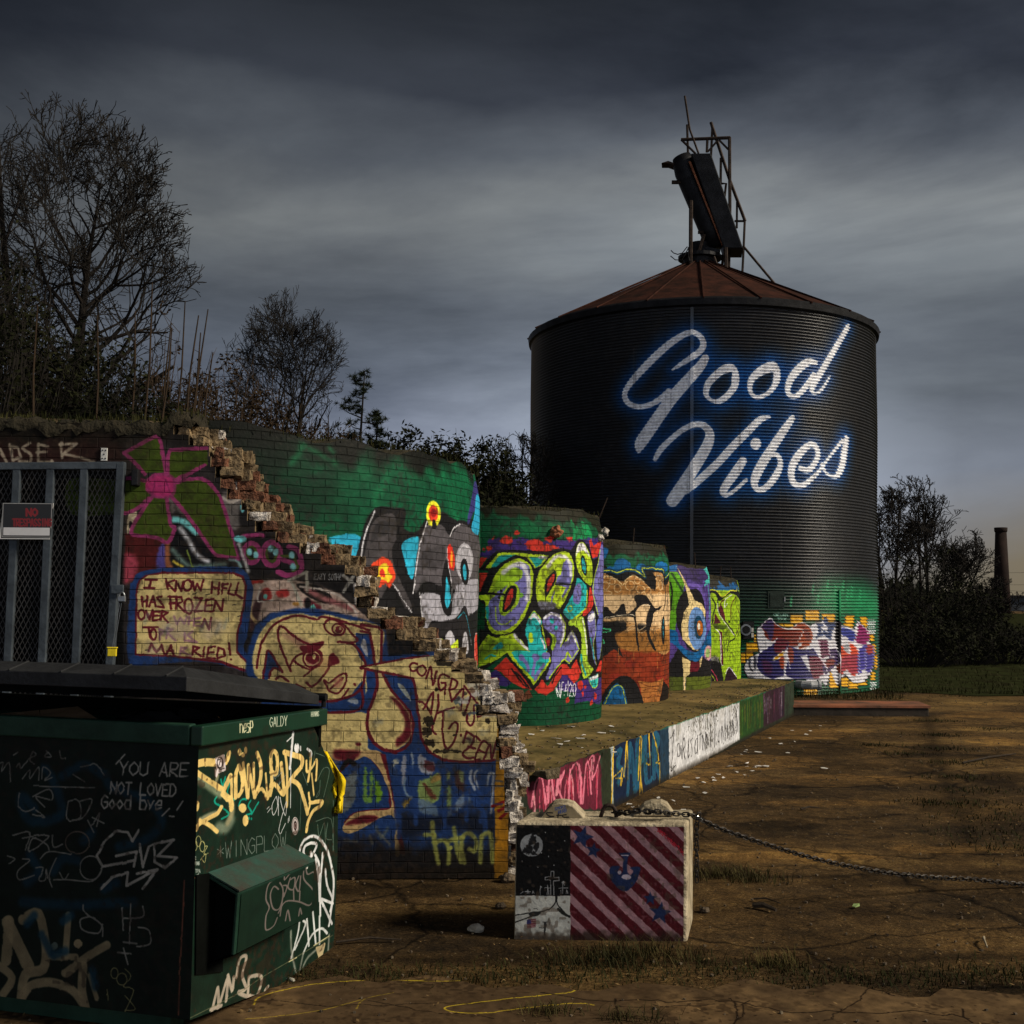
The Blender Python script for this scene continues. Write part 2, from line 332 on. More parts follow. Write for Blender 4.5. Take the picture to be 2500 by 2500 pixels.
def painted(name, cvs, brick=None, rough=0.5, bump=0.5, metal=0.0, spec=0.45, scuff=0.25, mort=0.45, fine=40, dent=0.0):
    """painted surface; brick=(length,height) adds the courses underneath"""
    mt, t, b = nodemat(name); n = t.nodes.new; l = t.links.new
    uvn = n('ShaderNodeUVMap'); uvn.uv_map = 'paint'
    tx = n('ShaderNodeTexImage'); tx.image = cvs.image(name); tx.extension = 'EXTEND'; l(uvn.outputs[0], tx.inputs[0])
    mp = n('ShaderNodeMapping'); mp.inputs['Scale'].default_value = (cvs.u1 - cvs.u0, cvs.v1 - cvs.v0, 1); l(uvn.outputs[0], mp.inputs[0])
    nz = n('ShaderNodeTexNoise'); nz.inputs['Scale'].default_value = fine; nz.inputs['Detail'].default_value = 6; l(mp.outputs[0], nz.inputs['Vector'])
    nb = n('ShaderNodeTexNoise'); nb.inputs['Scale'].default_value = 5; nb.inputs['Detail'].default_value = 8; nb.inputs['Roughness'].default_value = 0.7; l(mp.outputs[0], nb.inputs['Vector'])
    r1 = n('ShaderNodeMapRange'); r1.inputs[1].default_value = 0.3; r1.inputs[2].default_value = 0.62; r1.inputs[3].default_value = 1 - scuff; r1.inputs[4].default_value = 1.04; l(nb.outputs['Fac'], r1.inputs[0])
    vm = n('ShaderNodeVectorMath'); vm.operation = 'SCALE'; l(tx.outputs[0], vm.inputs[0]); l(r1.outputs[0], vm.inputs['Scale'])
    colo = vm.outputs[0]
    hgt = n('ShaderNodeMath'); hgt.operation = 'MULTIPLY'; hgt.inputs[1].default_value = 0.12; l(nz.outputs['Fac'], hgt.inputs[0]); hout = hgt.outputs[0]
    if dent:
        dn_ = n('ShaderNodeTexNoise'); dn_.inputs['Scale'].default_value = 3.2; dn_.inputs['Detail'].default_value = 2; l(mp.outputs[0], dn_.inputs['Vector'])
        da = n('ShaderNodeMath'); da.operation = 'MULTIPLY_ADD'; da.inputs[1].default_value = dent; l(dn_.outputs['Fac'], da.inputs[0]); l(hout, da.inputs[2]); hout = da.outputs[0]
    if brick:
        # wobble the coordinates a little so that the courses are hand-laid
        nw = n('ShaderNodeTexNoise'); nw.inputs['Scale'].default_value = 2.5; nw.inputs['Detail'].default_value = 3; l(mp.outputs[0], nw.inputs['Vector'])
        va = n('ShaderNodeVectorMath'); va.operation = 'MULTIPLY_ADD'; va.inputs[1].default_value = (0.03, 0.03, 0); l(nw.outputs['Color'], va.inputs[0]); l(mp.outputs[0], va.inputs[2])
        bk = n('ShaderNodeTexBrick'); bk.inputs['Scale'].default_value = 1; bk.inputs['Brick Width'].default_value = brick[0]; bk.inputs['Row Height'].default_value = brick[1]
        bk.inputs['Mortar Size'].default_value = 0.0045; bk.inputs['Mortar Smooth'].default_value = 0.7; bk.inputs['Color1'].default_value = (1, 1, 1, 1); bk.inputs['Color2'].default_value = (0.8, 0.8, 0.8, 1)
        bk.inputs['Mortar'].default_value = (0, 0, 0, 1); l(va.outputs[0], bk.inputs['Vector'])
        jn = n('ShaderNodeMapRange'); jn.inputs[1].default_value = 0.36; jn.inputs[2].default_value = 0.60; jn.inputs[3].default_value = 0.12; jn.inputs[4].default_value = 1.25; l(nb.outputs['Fac'], jn.inputs[0])
        iv = n('ShaderNodeMath'); iv.operation = 'MULTIPLY_ADD'; iv.inputs[1].default_value = -0.55; l(bk.outputs['Fac'], iv.inputs[0]); l(hout, iv.inputs[2]); hout = iv.outputs[0]
        sp = n('ShaderNodeSeparateColor'); l(bk.outputs['Color'], sp.inputs[0])
        ba = n('ShaderNodeMath'); ba.operation = 'MULTIPLY_ADD'; ba.inputs[1].default_value = 0.10; l(sp.outputs[0], ba.inputs[0]); l(hout, ba.inputs[2]); hout = ba.outputs[0]
        dk = n('ShaderNodeMath'); dk.operation = 'MULTIPLY_ADD'; dk.inputs[1].default_value = -mort; dk.inputs[2].default_value = 1; jm = n('ShaderNodeMath'); jm.operation = 'MULTIPLY'; l(bk.outputs['Fac'], jm.inputs[0]); l(jn.outputs[0], jm.inputs[1]); l(jm.outputs[0], dk.inputs[0])
        v2 = n('ShaderNodeVectorMath'); v2.operation = 'SCALE'; l(colo, v2.inputs[0]); l(dk.outputs[0], v2.inputs['Scale']); colo = v2.outputs[0]
    l(colo, b.inputs['Base Color'])
    bp = n('ShaderNodeBump'); bp.inputs['Strength'].default_value = bump; bp.inputs['Distance'].default_value = 0.03; l(hout, bp.inputs['Height']); l(bp.outputs[0], b.inputs['Normal'])
    b.inputs['Roughness'].default_value = rough; b.inputs['Metallic'].default_value = metal; b.inputs['Specular IOR Level'].default_value = spec
    return mt
def put_uv(o, cvs, fn):          # fn(co array) -> (u,v) metres
    me = o.data; co = np.empty(len(me.vertices) * 3, np.float32); me.vertices.foreach_get('co', co); co = co.reshape(-1, 3) + np.array(o.location)
    li = np.empty(len(me.loops), np.int32); me.loops.foreach_get('vertex_index', li)
    U, V = fn(co); uv = np.stack([(U - cvs.u0) / (cvs.u1 - cvs.u0), (V - cvs.v0) / (cvs.v1 - cvs.v0)], 1)[li]
    ly = me.uv_layers.new(name='paint'); ly.data.foreach_set('uv', uv.astype(np.float32).ravel())
def plane_uv(S): return lambda co: ((co - S.o) @ S.U, (co - S.o) @ S.V)
# ------------------------------------------------------------------ large structure: ground, bank, slab
class FlatS:                     # the yard itself, in metres
    def hit(s, u, v):
        d = ray(u, v); t = (0.0 - CAM[2]) / d[..., 2]; p = CAM + d * t[..., None]; return p[..., 0], p[..., 1], np.linalg.norm(p - CAM, axis=-1) / F
FS = FlatS()
yd = Canvas(FS, -4, 14, 2.6, 23, 55, (128, 128, 128)); yd.kx = 1.0
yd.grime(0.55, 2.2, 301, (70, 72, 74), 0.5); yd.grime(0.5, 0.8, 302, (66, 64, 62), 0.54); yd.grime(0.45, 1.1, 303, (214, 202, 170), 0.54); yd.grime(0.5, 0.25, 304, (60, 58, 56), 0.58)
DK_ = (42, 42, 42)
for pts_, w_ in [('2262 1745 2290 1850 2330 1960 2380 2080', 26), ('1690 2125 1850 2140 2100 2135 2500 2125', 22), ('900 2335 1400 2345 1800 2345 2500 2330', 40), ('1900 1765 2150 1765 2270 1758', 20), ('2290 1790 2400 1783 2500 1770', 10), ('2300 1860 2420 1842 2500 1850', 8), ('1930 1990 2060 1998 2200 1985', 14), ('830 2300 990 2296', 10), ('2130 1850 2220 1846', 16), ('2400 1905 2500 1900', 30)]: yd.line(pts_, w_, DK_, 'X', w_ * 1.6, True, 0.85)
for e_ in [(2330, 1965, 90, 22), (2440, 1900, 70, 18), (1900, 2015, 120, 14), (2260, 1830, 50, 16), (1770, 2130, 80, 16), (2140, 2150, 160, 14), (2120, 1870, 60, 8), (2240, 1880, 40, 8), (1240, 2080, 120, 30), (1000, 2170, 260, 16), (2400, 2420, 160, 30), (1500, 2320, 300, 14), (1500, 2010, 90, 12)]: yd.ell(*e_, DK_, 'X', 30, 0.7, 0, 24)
for e_ in [(1950, 1790, 180, 14), (1850, 1860, 160, 18), (2080, 1905, 200, 14), (2020, 1960, 160, 10), (1740, 1900, 120, 16), (2420, 1745, 120, 8), (2440, 1810, 60, 10), (1900, 2090, 240, 14), (2330, 2070, 160, 10)]: yd.ell(*e_, (240, 218, 170), 'X', 36, 0.8, 0, 34)  # golden patches paint sunlit ground into the colour
for k in range(34):
    q_ = random.Random(k); x, y = q_.uniform(1300, 2480), q_.uniform(1760, 2300); P_ = [(x, y)]
    for _ in range(5): x += q_.uniform(8, 40) * q_.choice([1, 1, -.4]); y += q_.uniform(-7, 9); P_.append((x, y))
    yd.line([np.array(P_)], q_.uniform(1.5, 4), (40, 40, 40), 'X', 3, False, 0.8)
e_ = 30; yd.a[:e_] = .5; yd.a[-e_:] = .5; yd.a[:, :e_] = .5; yd.a[:, -e_:] = .5
def ground_mat():
    mt, t, b = nodemat('packed_dirt'); n = t.nodes.new; l = t.links.new
    c = n('ShaderNodeTexCoord')
    big = n('ShaderNodeTexNoise'); big.inputs['Scale'].default_value = 0.55; big.inputs['Detail'].default_value = 7; big.inputs['Roughness'].default_value = 0.62
    mpp = n('ShaderNodeMapping'); mpp.inputs['Scale'].default_value = (0.55, 1.3, 1); l(c.outputs['Object'], mpp.inputs[0]); l(mpp.outputs[0], big.inputs['Vector'])
    fin = n('ShaderNodeTexNoise'); fin.inputs['Scale'].default_value = 9; fin.inputs['Detail'].default_value = 8; fin.inputs['Roughness'].default_value = 0.75; l(c.outputs['Object'], fin.inputs['Vector'])
    rp = n('ShaderNodeValToRGB'); e = rp.color_ramp.elements; e.new(0.5); e.new(0.6)
    for k, (p, q) in enumerate([(0.36, (0.012, 0.009, 0.006)), (0.45, (0.036, 0.023, 0.011)), (0.535, (0.080, 0.048, 0.019)), (0.64, (0.185, 0.115, 0.040))]):
        e[k].position = p; e[k].color = (*q, 1)
    hug = n('ShaderNodeTexNoise'); hug.inputs['Scale'].default_value = 0.22; hug.inputs['Detail'].default_value = 4; l(c.outputs['Object'], hug.inputs['Vector'])
    mxn = n('ShaderNodeMath'); mxn.operation = 'MULTIPLY_ADD'; mxn.inputs[1].default_value = 0.32; l(fin.outputs['Fac'], mxn.inputs[0]); hm = n('ShaderNodeMath'); hm.operation = 'MULTIPLY_ADD'; hm.inputs[1].default_value = 0.45; l(hug.outputs['Fac'], hm.inputs[0])
    sc_ = n('ShaderNodeMath'); sc_.operation = 'MULTIPLY'; sc_.inputs[1].default_value = 0.62; l(big.outputs['Fac'], sc_.inputs[0]); sb_ = n('ShaderNodeMath'); sb_.operation = 'SUBTRACT'; sb_.inputs[1].default_value = 0.19; l(sc_.outputs[0], sb_.inputs[0]); l(sb_.outputs[0], hm.inputs[2]); l(hm.outputs[0], mxn.inputs[2]); l(mxn.outputs[0], rp.inputs[0])
    vo = n('ShaderNodeTexVoronoi'); vo.inputs['Scale'].default_value = 34; l(c.outputs['Object'], vo.inputs['Vector'])
    sp = n('ShaderNodeMapRange'); sp.inputs[1].default_value = 0.10; sp.inputs[2].default_value = 0.2; sp.inputs[3].default_value = 0.85; sp.inputs[4].default_value = 0.0; l(vo.outputs['Distance'], sp.inputs[0])
    gat = n('ShaderNodeMapRange'); gat.inputs[1].default_value = 0.49; gat.inputs[2].default_value = 0.58; l(fin.outputs['Fac'], gat.inputs[0])
    mm = n('ShaderNodeMath'); mm.operation = 'MULTIPLY'; l(sp.outputs[0], mm.inputs[0]); l(gat.outputs[0], mm.inputs[1])
    mix = n('ShaderNodeMix'); mix.data_type = 'RGBA'; l(mm.outputs[0], mix.inputs[0]); l(rp.outputs[0], mix.inputs[6]); mix.inputs[7].default_value = (0.26, 0.20, 0.11, 1)
    gr = n('ShaderNodeTexNoise'); gr.inputs['Scale'].default_value = 55; gr.inputs['Detail'].default_value = 5; gr.inputs['Roughness'].default_value = 0.8; l(c.outputs['Object'], gr.inputs['Vector'])
    gm_ = n('ShaderNodeMapRange'); gm_.inputs[1].default_value = 0.33; gm_.inputs[2].default_value = 0.68; gm_.inputs[3].default_value = 0.30; gm_.inputs[4].default_value = 1.85; l(gr.outputs['Fac'], gm_.inputs[0])
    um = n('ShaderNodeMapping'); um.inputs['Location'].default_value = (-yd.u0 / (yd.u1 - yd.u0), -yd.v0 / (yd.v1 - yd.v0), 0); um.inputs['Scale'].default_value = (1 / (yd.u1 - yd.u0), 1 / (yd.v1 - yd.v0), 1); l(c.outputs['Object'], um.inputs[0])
    ti = n('ShaderNodeTexImage'); ti.image = yd.image('yard_stains_sunlight'); ti.image.colorspace_settings.name = 'Non-Color'; ti.extension = 'EXTEND'; l(um.outputs[0], ti.inputs[0])
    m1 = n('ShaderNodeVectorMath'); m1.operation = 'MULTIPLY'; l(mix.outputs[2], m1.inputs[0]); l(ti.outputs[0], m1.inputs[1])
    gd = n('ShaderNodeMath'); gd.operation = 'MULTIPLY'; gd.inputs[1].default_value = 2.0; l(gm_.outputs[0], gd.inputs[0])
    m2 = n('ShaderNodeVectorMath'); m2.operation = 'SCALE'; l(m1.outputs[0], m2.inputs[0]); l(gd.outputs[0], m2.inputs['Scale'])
    cw = n('ShaderNodeTexNoise'); cw.inputs['Scale'].default_value = 1.3; cw.inputs['Detail'].default_value = 6; l(c.outputs['Object'], cw.inputs['Vector'])
    ca_ = n('ShaderNodeVectorMath'); ca_.operation = 'MULTIPLY_ADD'; ca_.inputs[1].default_value = (0.9, 0.9, 0); l(cw.outputs['Color'], ca_.inputs[0]); l(c.outputs['Object'], ca_.inputs[2])
    cr = None
    for sc__, wd_ in ((0.42, 0.010), (1.5, 0.016)):
        vc = n('ShaderNodeTexVoronoi'); vc.feature = 'DISTANCE_TO_EDGE'; vc.inputs['Scale'].default_value = sc__; l(ca_.outputs[0], vc.inputs['Vector'])
        cm = n('ShaderNodeMapRange'); cm.inputs[1].default_value = 0.0; cm.inputs[2].default_value = wd_; cm.inputs[3].default_value = 0.22 if sc__ < 1 else 0.5; cm.inputs[4].default_value = 1.0; l(vc.outputs['Distance'], cm.inputs[0])
        if cr is None: cr = cm.outputs[0]
        else: q = n('ShaderNodeMath'); q.operation = 'MULTIPLY'; l(cr, q.inputs[0]); l(cm.outputs[0], q.inputs[1]); cr = q.outputs[0]
    m3 = n('ShaderNodeVectorMath'); m3.operation = 'SCALE'; l(m2.outputs[0], m3.inputs[0]); l(cr, m3.inputs['Scale'])
    l(m3.outputs[0], b.inputs['Base Color']); b.inputs['Roughness'].default_value = 0.92; b.inputs['Specular IOR Level'].default_value = 0.05
    h = n('ShaderNodeMath'); h.operation = 'MULTIPLY_ADD'; h.inputs[1].default_value = 0.5; l(mm.outputs[0], h.inputs[0]); l(gr.outputs['Fac'], h.inputs[2])
    bp = n('ShaderNodeBump'); bp.inputs['Strength'].default_value = 0.8; bp.inputs['Distance'].default_value = 0.02; l(h.outputs[0], bp.inputs['Height']); l(bp.outputs[0], b.inputs['Normal'])
    return mt
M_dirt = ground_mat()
gm = MB(); xs = [-900, -60, -12, -6] + list(np.arange(-4, 12, 0.5)) + [14, 18, 25, 60, 900]; ys = [-300, -30, 0] + list(np.arange(2, 24, 0.5)) + [27, 32, 45, 90, 1800]
vs = []
for y in ys:
    for x in xs:
        z = 0.0
        if 2 < y < 30 and -4 < x < 16: z = 0.004 * math.sin(x * 1.7 + y * 0.6) * math.sin(y * 1.1 - x * 0.4) - 0.006
        vs.append((x, y, z))
nx = len(xs); gm.add(vs, [(j * nx + i, j * nx + i + 1, (j + 1) * nx + i + 1, (j + 1) * nx + i) for j in range(len(ys) - 1) for i in range(nx - 1)])
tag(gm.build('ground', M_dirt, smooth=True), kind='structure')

# cracked concrete apron in the foreground, with its yellow sprayed line
slab_y = float(gp(1600, 2375)[0, 1] if gp(1600, 2375).ndim > 1 else gp(1600, 2375)[1])
cs = Canvas(FS, -2.4, 3.6, 2.6, 5.9, 220, (72, 57, 40)); 
for i in range(3): cs.grime(0.35, (0.9, 0.35, 0.06)[i], 40 + i, [(60, 44, 28), (140, 112, 74), (48, 36, 24)][i], 0.52)
yl = (190, 165, 40)
cs.line('620 2460 640 2438 760 2410 900 2400 1080 2402 1150 2400 1330 2402 1400 2404 1412 2412 1395 2428 1330 2436 1220 2448 1120 2460 1085 2468 1110 2478 1180 2480 1280 2468 1400 2456 1450 2460', 4, yl, 'X', 2, True, 0.85)
cs.line('600 2495 700 2486 800 2470 880 2448', 3, yl, 'X', 2, True, 0.6)
cs.line('870 2470 890 2446 960 2430|990 2408 1040 2396', 3, yl, 'X', 2, True, 0.5)
rr = random.Random(5)
def crack(x, y, dx, dy, n, wd):
    P = [(x, y)]
    for i in range(n):
        x += dx + rr.uniform(-14, 14); y += dy + rr.uniform(-6, 6); P.append((x, y))
    cs.line([np.array(P)], wd, (22, 16, 11), 'X', 1.5, False, 0.9)
crack(1320, 2430, 30, 1.5, 36, 4); crack(1180, 2455, -40, -2, 14, 3); crack(1780, 2445, 2, 12, 5, 4); crack(1830, 2450, -6, 9, 5, 3); crack(2100, 2400, 12, 5, 6, 5)
crack(2350, 2470, 4, 9, 4, 4); crack(1500, 2470, 22, -3, 12, 3); crack(1500, 2445, 3, 12, 5, 4); crack(900, 2450, 25, 3, 10, 3); crack(2010, 2500, 18, -8, 9, 3)
cs.wear(0.003, 0.5, (40, 30, 20), 4)
M_slab = painted('apron_concrete', cs, None, 0.95, 0.2, 0, 0.02, 0.2, fine=60)
sm_ = MB(); n = 60; top = []; bot = []
for i in range(n + 1):
    x = -2.3 + 5.8 * i / n; yb = 5.27 + 0.06 * math.sin(i * 1.3) + 0.05 * math.sin(i * 0.37 + 1) + rr.uniform(-0.03, 0.03)
    top.append((x, yb)); bot.append((x, 2.65))
sm_.add([(x, y, 0.012) for x, y in bot] + [(x, y, 0.012) for x, y in top] + [(x, y + 0.02, -0.05) for x, y in top],
        [(i, i + 1, n + 2 + i, n + 1 + i) for i in range(n)] + [(n + 1 + i, n + 2 + i, 2 * n + 3 + i, 2 * n + 2 + i) for i in range(n)])
ob = sm_.build('pavement', M_slab); put_uv(ob, cs, lambda co: (co[:, 0], co[:, 1])); tag(ob, kind='structure')

# overgrown earth bank behind the walls
M_bank = simple('bank_soil', (0.050, 0.040, 0.020), 0.95, 0, 0.5, 3.0, 0.8, (0.018, 0.018, 0.009), 0.2)
def sstep(a, b, x): t = min(1.0, max(0.0, (x - a) / (b - a))); return t * t * (3 - 2 * t)
def bank_h(x, y):
    edge = 0.43 * (y - 12.0) + 0.1            # line just behind the row of drums
    d = edge - 1.0 - x
    h = sstep(0, 2.2, d) * (2.45 - 0.03 * max(0, y - 12)) * sstep(60, 30, y) * sstep(6.95, 7.6, y)
    h += sstep(1.5, 8, d) * 0.75 * sstep(7.2, 10.5, y) * sstep(60, 30, y)
    return h + (0.10 * math.sin(x * 2.1 + y) * math.sin(y * 1.7) if h > 0.2 else -0.1)
bk = MB(); bx = np.concatenate([np.arange(-40, -10, 2.0), np.arange(-10, 16, 0.4)]); by = np.concatenate([[6.9, 7.15], np.arange(7.4, 32, 0.5), np.arange(32, 64, 3)])
bk.add([(x, y, bank_h(x, y) if y > 6.95 else -0.1) for y in by for x in bx], [(j * len(bx) + i, j * len(bx) + i + 1, (j + 1) * len(bx) + i + 1, (j + 1) * len(bx) + i) for j in range(len(by) - 1) for i in range(len(bx) - 1)])
tag(bk.build('hillside', M_bank, smooth=True), kind='structure')
M_grass_gr = simple('mown_ground', (0.020, 0.024, 0.009), 0.95, 0, 0.5, 2.0, 0.6, (0.012, 0.011, 0.006), 0.0)
gg = MB(); P = [(6.8, 22.3), (8.5, 21.0), (11, 21.8), (16, 22.6), (30, 24), (90, 60), (90, 150), (5, 150), (5, 28)]
gg.add([(x, y, 0.008) for x, y in P], [tuple(range(len(P)))]); tag(gg.build('lawn', M_grass_gr), kind='structure')

# ------------------------------------------------------------------ loading platform
PH = 0.5
def g1(u, v, h=0.0): return gp(np.array([u]), np.array([v]), h)[0]
pa = g1(1290, 1896, PH); pb = g1(1938, 1663, PH); pd = (pb - pa) / np.linalg.norm(pb - pa); pl = np.array([-pd[1], pd[0], 0])
p0 = pa - pd * 0.55; plen = float(np.linalg.norm(pb - p0))
PS = PlaneS((p0[0], p0[1], 0), pd)
cp = Canvas(PS, -0.2, plen + 0.2, 0, PH, 170, (42, 52, 40), 'G'); cp.kx = 0.40; cp.grime(0.5, 0.2, 3, (24, 24, 18))
cp.poly('30 740 250 620 540 512 556 900 200 900 60 900', (92, 30, 46), None, 6, False)
r9 = random.Random(3)
for k in range(46):
    x = r9.uniform(70, 545); yt = 735 - (x - 30) * 0.43 + r9.uniform(20, 120); ln = r9.uniform(40, 260)
    cp.line(f'{x} {yt} {x + r9.uniform(-14, 14)} {yt + ln}', r9.uniform(4, 12), r9.choice([(205, 105, 125), (180, 60, 85), (150, 40, 60), (225, 150, 160), (70, 22, 34)]), None, 4, False, 0.8)
cp.line('75 880 100 720 150 690 175 870|190 860 200 640 235 840|255 740 300 640 250 740 310 880|330 870 345 640 400 600 410 860|420 860 440 590 470 640 480 800|470 560 500 545 490 700 545 540', 12, (215, 120, 140), None, 3, True, 0.9)
cp.line('45 715 250 602 548 502', 20, (28, 34, 22), None, 8, True, 0.9)
cp.poly('552 505 612 480 614 900 560 900', (38, 44, 30), None, 3, False); cp.poly('610 480 632 470 630 890 616 890', (150, 165, 165), None, 2, False)
cp.poly('634 465 1004 335 1004 700 634 900', (18, 30, 54), None, 2, False)
ye = (205, 165, 45)
cp.line('650 520 680 500 660 600 690 640 660 720|725 800 745 460 775 780|735 650 770 640|790 760 790 440 830 430 830 560 795 600|850 400 850 700 890 690|850 540 880 530|905 690 905 400 935 430 915 540 940 690', 30, (30, 78, 104), None, 3, True)
cp.line('632 480 620 560 620 700 690 620 675 735|650 690 690 690 680 740|700 680 715 440 730 700|795 700 810 410 820 420 805 820|810 640 825 800|870 380 880 600 850 590|900 380 925 480 935 570 920 590 945 585 940 730|615 880 630 480', 9, ye, None, 2, False)
for k in range(26):
    x = r9.uniform(640, 1000); yt = 465 - (x - 634) * 0.35; cp.line(f'{x} {yt + r9.uniform(0, 200)} {x + 3} {yt + r9.uniform(220, 330)}', r9.uniform(3, 8), r9.choice([(40, 70, 110), (18, 30, 55), (30, 80, 60)]), None, 4, False, 0.6)
cp.poly('945 360 1004 335 1004 700 945 735', (34, 58, 74), None, 4, False, 0.8)
cp.poly('1004 340 1478 176 1480 430 1330 520 1004 700', (196, 196, 198), None, 2, False)
for k in range(60):
    x = r9.uniform(1010, 1475); yt = 340 - (x - 1004) * 0.346; cp.line(f'{x} {yt} {x} {yt + r9.uniform(20, 130)}', r9.uniform(2, 4), r9.choice([(110, 105, 90), (70, 70, 60), (150, 140, 120)]), None, 3, False, 0.55)
bl = (26, 24, 24)
cp.line('1010 420 1030 400 1040 360 1030 480 1022 600 1018 640 1050 600|1065 540 1060 480 1075 460 1080 530 1065 545|1085 470 1092 560 1100 400|1098 500 1112 470 1108 420 1098 460 1112 560|1135 420 1130 550 1142 520|1136 340 1138 345|1165 420 1148 440 1162 520 1150 545|1195 420 1182 440 1180 520 1195 500 1198 400 1198 525|1218 330 1214 500|1208 400 1228 390|1232 500 1232 400 1246 480|1254 490 1254 380 1264 470 1274 380|1285 480 1285 330|1300 460 1300 370|1312 480 1312 270|1322 470 1322 265|1340 370 1332 440 1346 440 1348 360|1360 450 1360 340 1374 430|1382 440 1382 260|1396 420 1392 330 1404 400|1414 430 1414 230 1424 410|1436 400 1432 300 1446 390|1456 390 1456 220 1466 380', 5, bl, None, 1.5, True, 0.95)
cp.poly('1478 176 1640 118 1640 345 1480 432', (34, 62, 26), None, 3, False)
for k in range(40):
    x = r9.uniform(1484, 1640); yt = 180 - (x - 1478) * 0.36; cp.line(f'{x} {yt + r9.uniform(0, 60)} {x} {yt + r9.uniform(90, 230)}', 4, r9.choice([(70, 105, 30), (20, 30, 18), (110, 95, 30), (24, 60, 40)]), None, 3, False, 0.7)
cp.poly('1640 118 1780 60 1780 275 1640 345', (46, 26, 38), None, 3, False)
for k in range(36):
    x = r9.uniform(1642, 1778); yt = 120 - (x - 1640) * 0.41; cp.line(f'{x} {yt + r9.uniform(0, 50)} {x} {yt + r9.uniform(70, 210)}', 3.5, r9.choice([(150, 110, 140), (40, 50, 80), (90, 40, 60), (24, 18, 20), (180, 170, 180)]), None, 3, False, 0.7)
cp.line('945 365 1240 258 1480 172 1650 110', 8, (50, 120, 80), None, 5, True, 0.6)
cp.blend((0, int(cp.h * 0.14), 0, cp.w), np.repeat(np.linspace(0.75, 0, int(cp.h * 0.14))[:, None], cp.w, 1), (30, 24, 16))   # mud splashed up from the yard
cp.wear(0.006, 0.5, (40, 36, 26), 3)
M_pface = painted('platform_face_paint', cp, None, 0.65, 0.5, 0, 0.1, 0.35, fine=25)
M_deck = simple('mossy_concrete', (0.150, 0.105, 0.038), 0.92, 0, 0.55, 1.6, 0.9, (0.040, 0.034, 0.014), 0.05, 9)
plat = empty('loading_platform', (pa[0], pa[1], 0), 'low concrete loading platform with a graffiti covered front running below the brick drums', 'platform')
def edge_pts(n): return [p0 + pd * (plen * i / n) for i in range(n + 1)]
mb = MB(); nE = 110; E_ = edge_pts(nE); jz = [r9.uniform(-0.012, 0.006) for _ in E_]; jn = [r9.uniform(-0.012, 0.008) for _ in E_]
rt = -pl
top = [(q + rt * b_)[:2].tolist() + [PH + a_] for q, a_, b_ in zip(E_, jz, jn)]; bot_ = [[q[0], q[1], -0.1] for q in E_]
mb.add(bot_ + top, [(i, i + 1, nE + 2 + i, nE + 1 + i) for i in range(nE)])
ob = mb.build('front_face', M_pface, plat); put_uv(ob, cp, plane_uv(PS))
mb = MB(); back = [(q + pl * 5.5)[:2].tolist() + [PH + 0.01] for q in E_]
mid = [(q + pl * 0.25)[:2].tolist() + [PH + 0.006] for q in E_]
mb.add(top + mid + back, [(i, i + 1, nE + 2 + i, nE + 1 + i) for i in range(nE)] + [(nE + 1 + i, nE + 2 + i, 2 * nE + 3 + i, 2 * nE + 2 + i) for i in range(nE)])
e0 = E_[-1]; e1 = e0 + pl * 5.5; s0 = E_[0]; s1 = s0 + pl * 5.5
mb.add([(e0[0], e0[1], -.1), (e1[0], e1[1], -.1), (e1[0], e1[1], PH), (e0[0], e0[1], PH - 0.004)], [(0, 1, 2, 3)]); mb.add([(s1[0], s1[1], -.1), (s0[0], s0[1], -.1), (s0[0], s0[1], PH - 0.004), (s1[0], s1[1], PH)], [(0, 1, 2, 3)])
mb.build('deck', M_deck, plat)

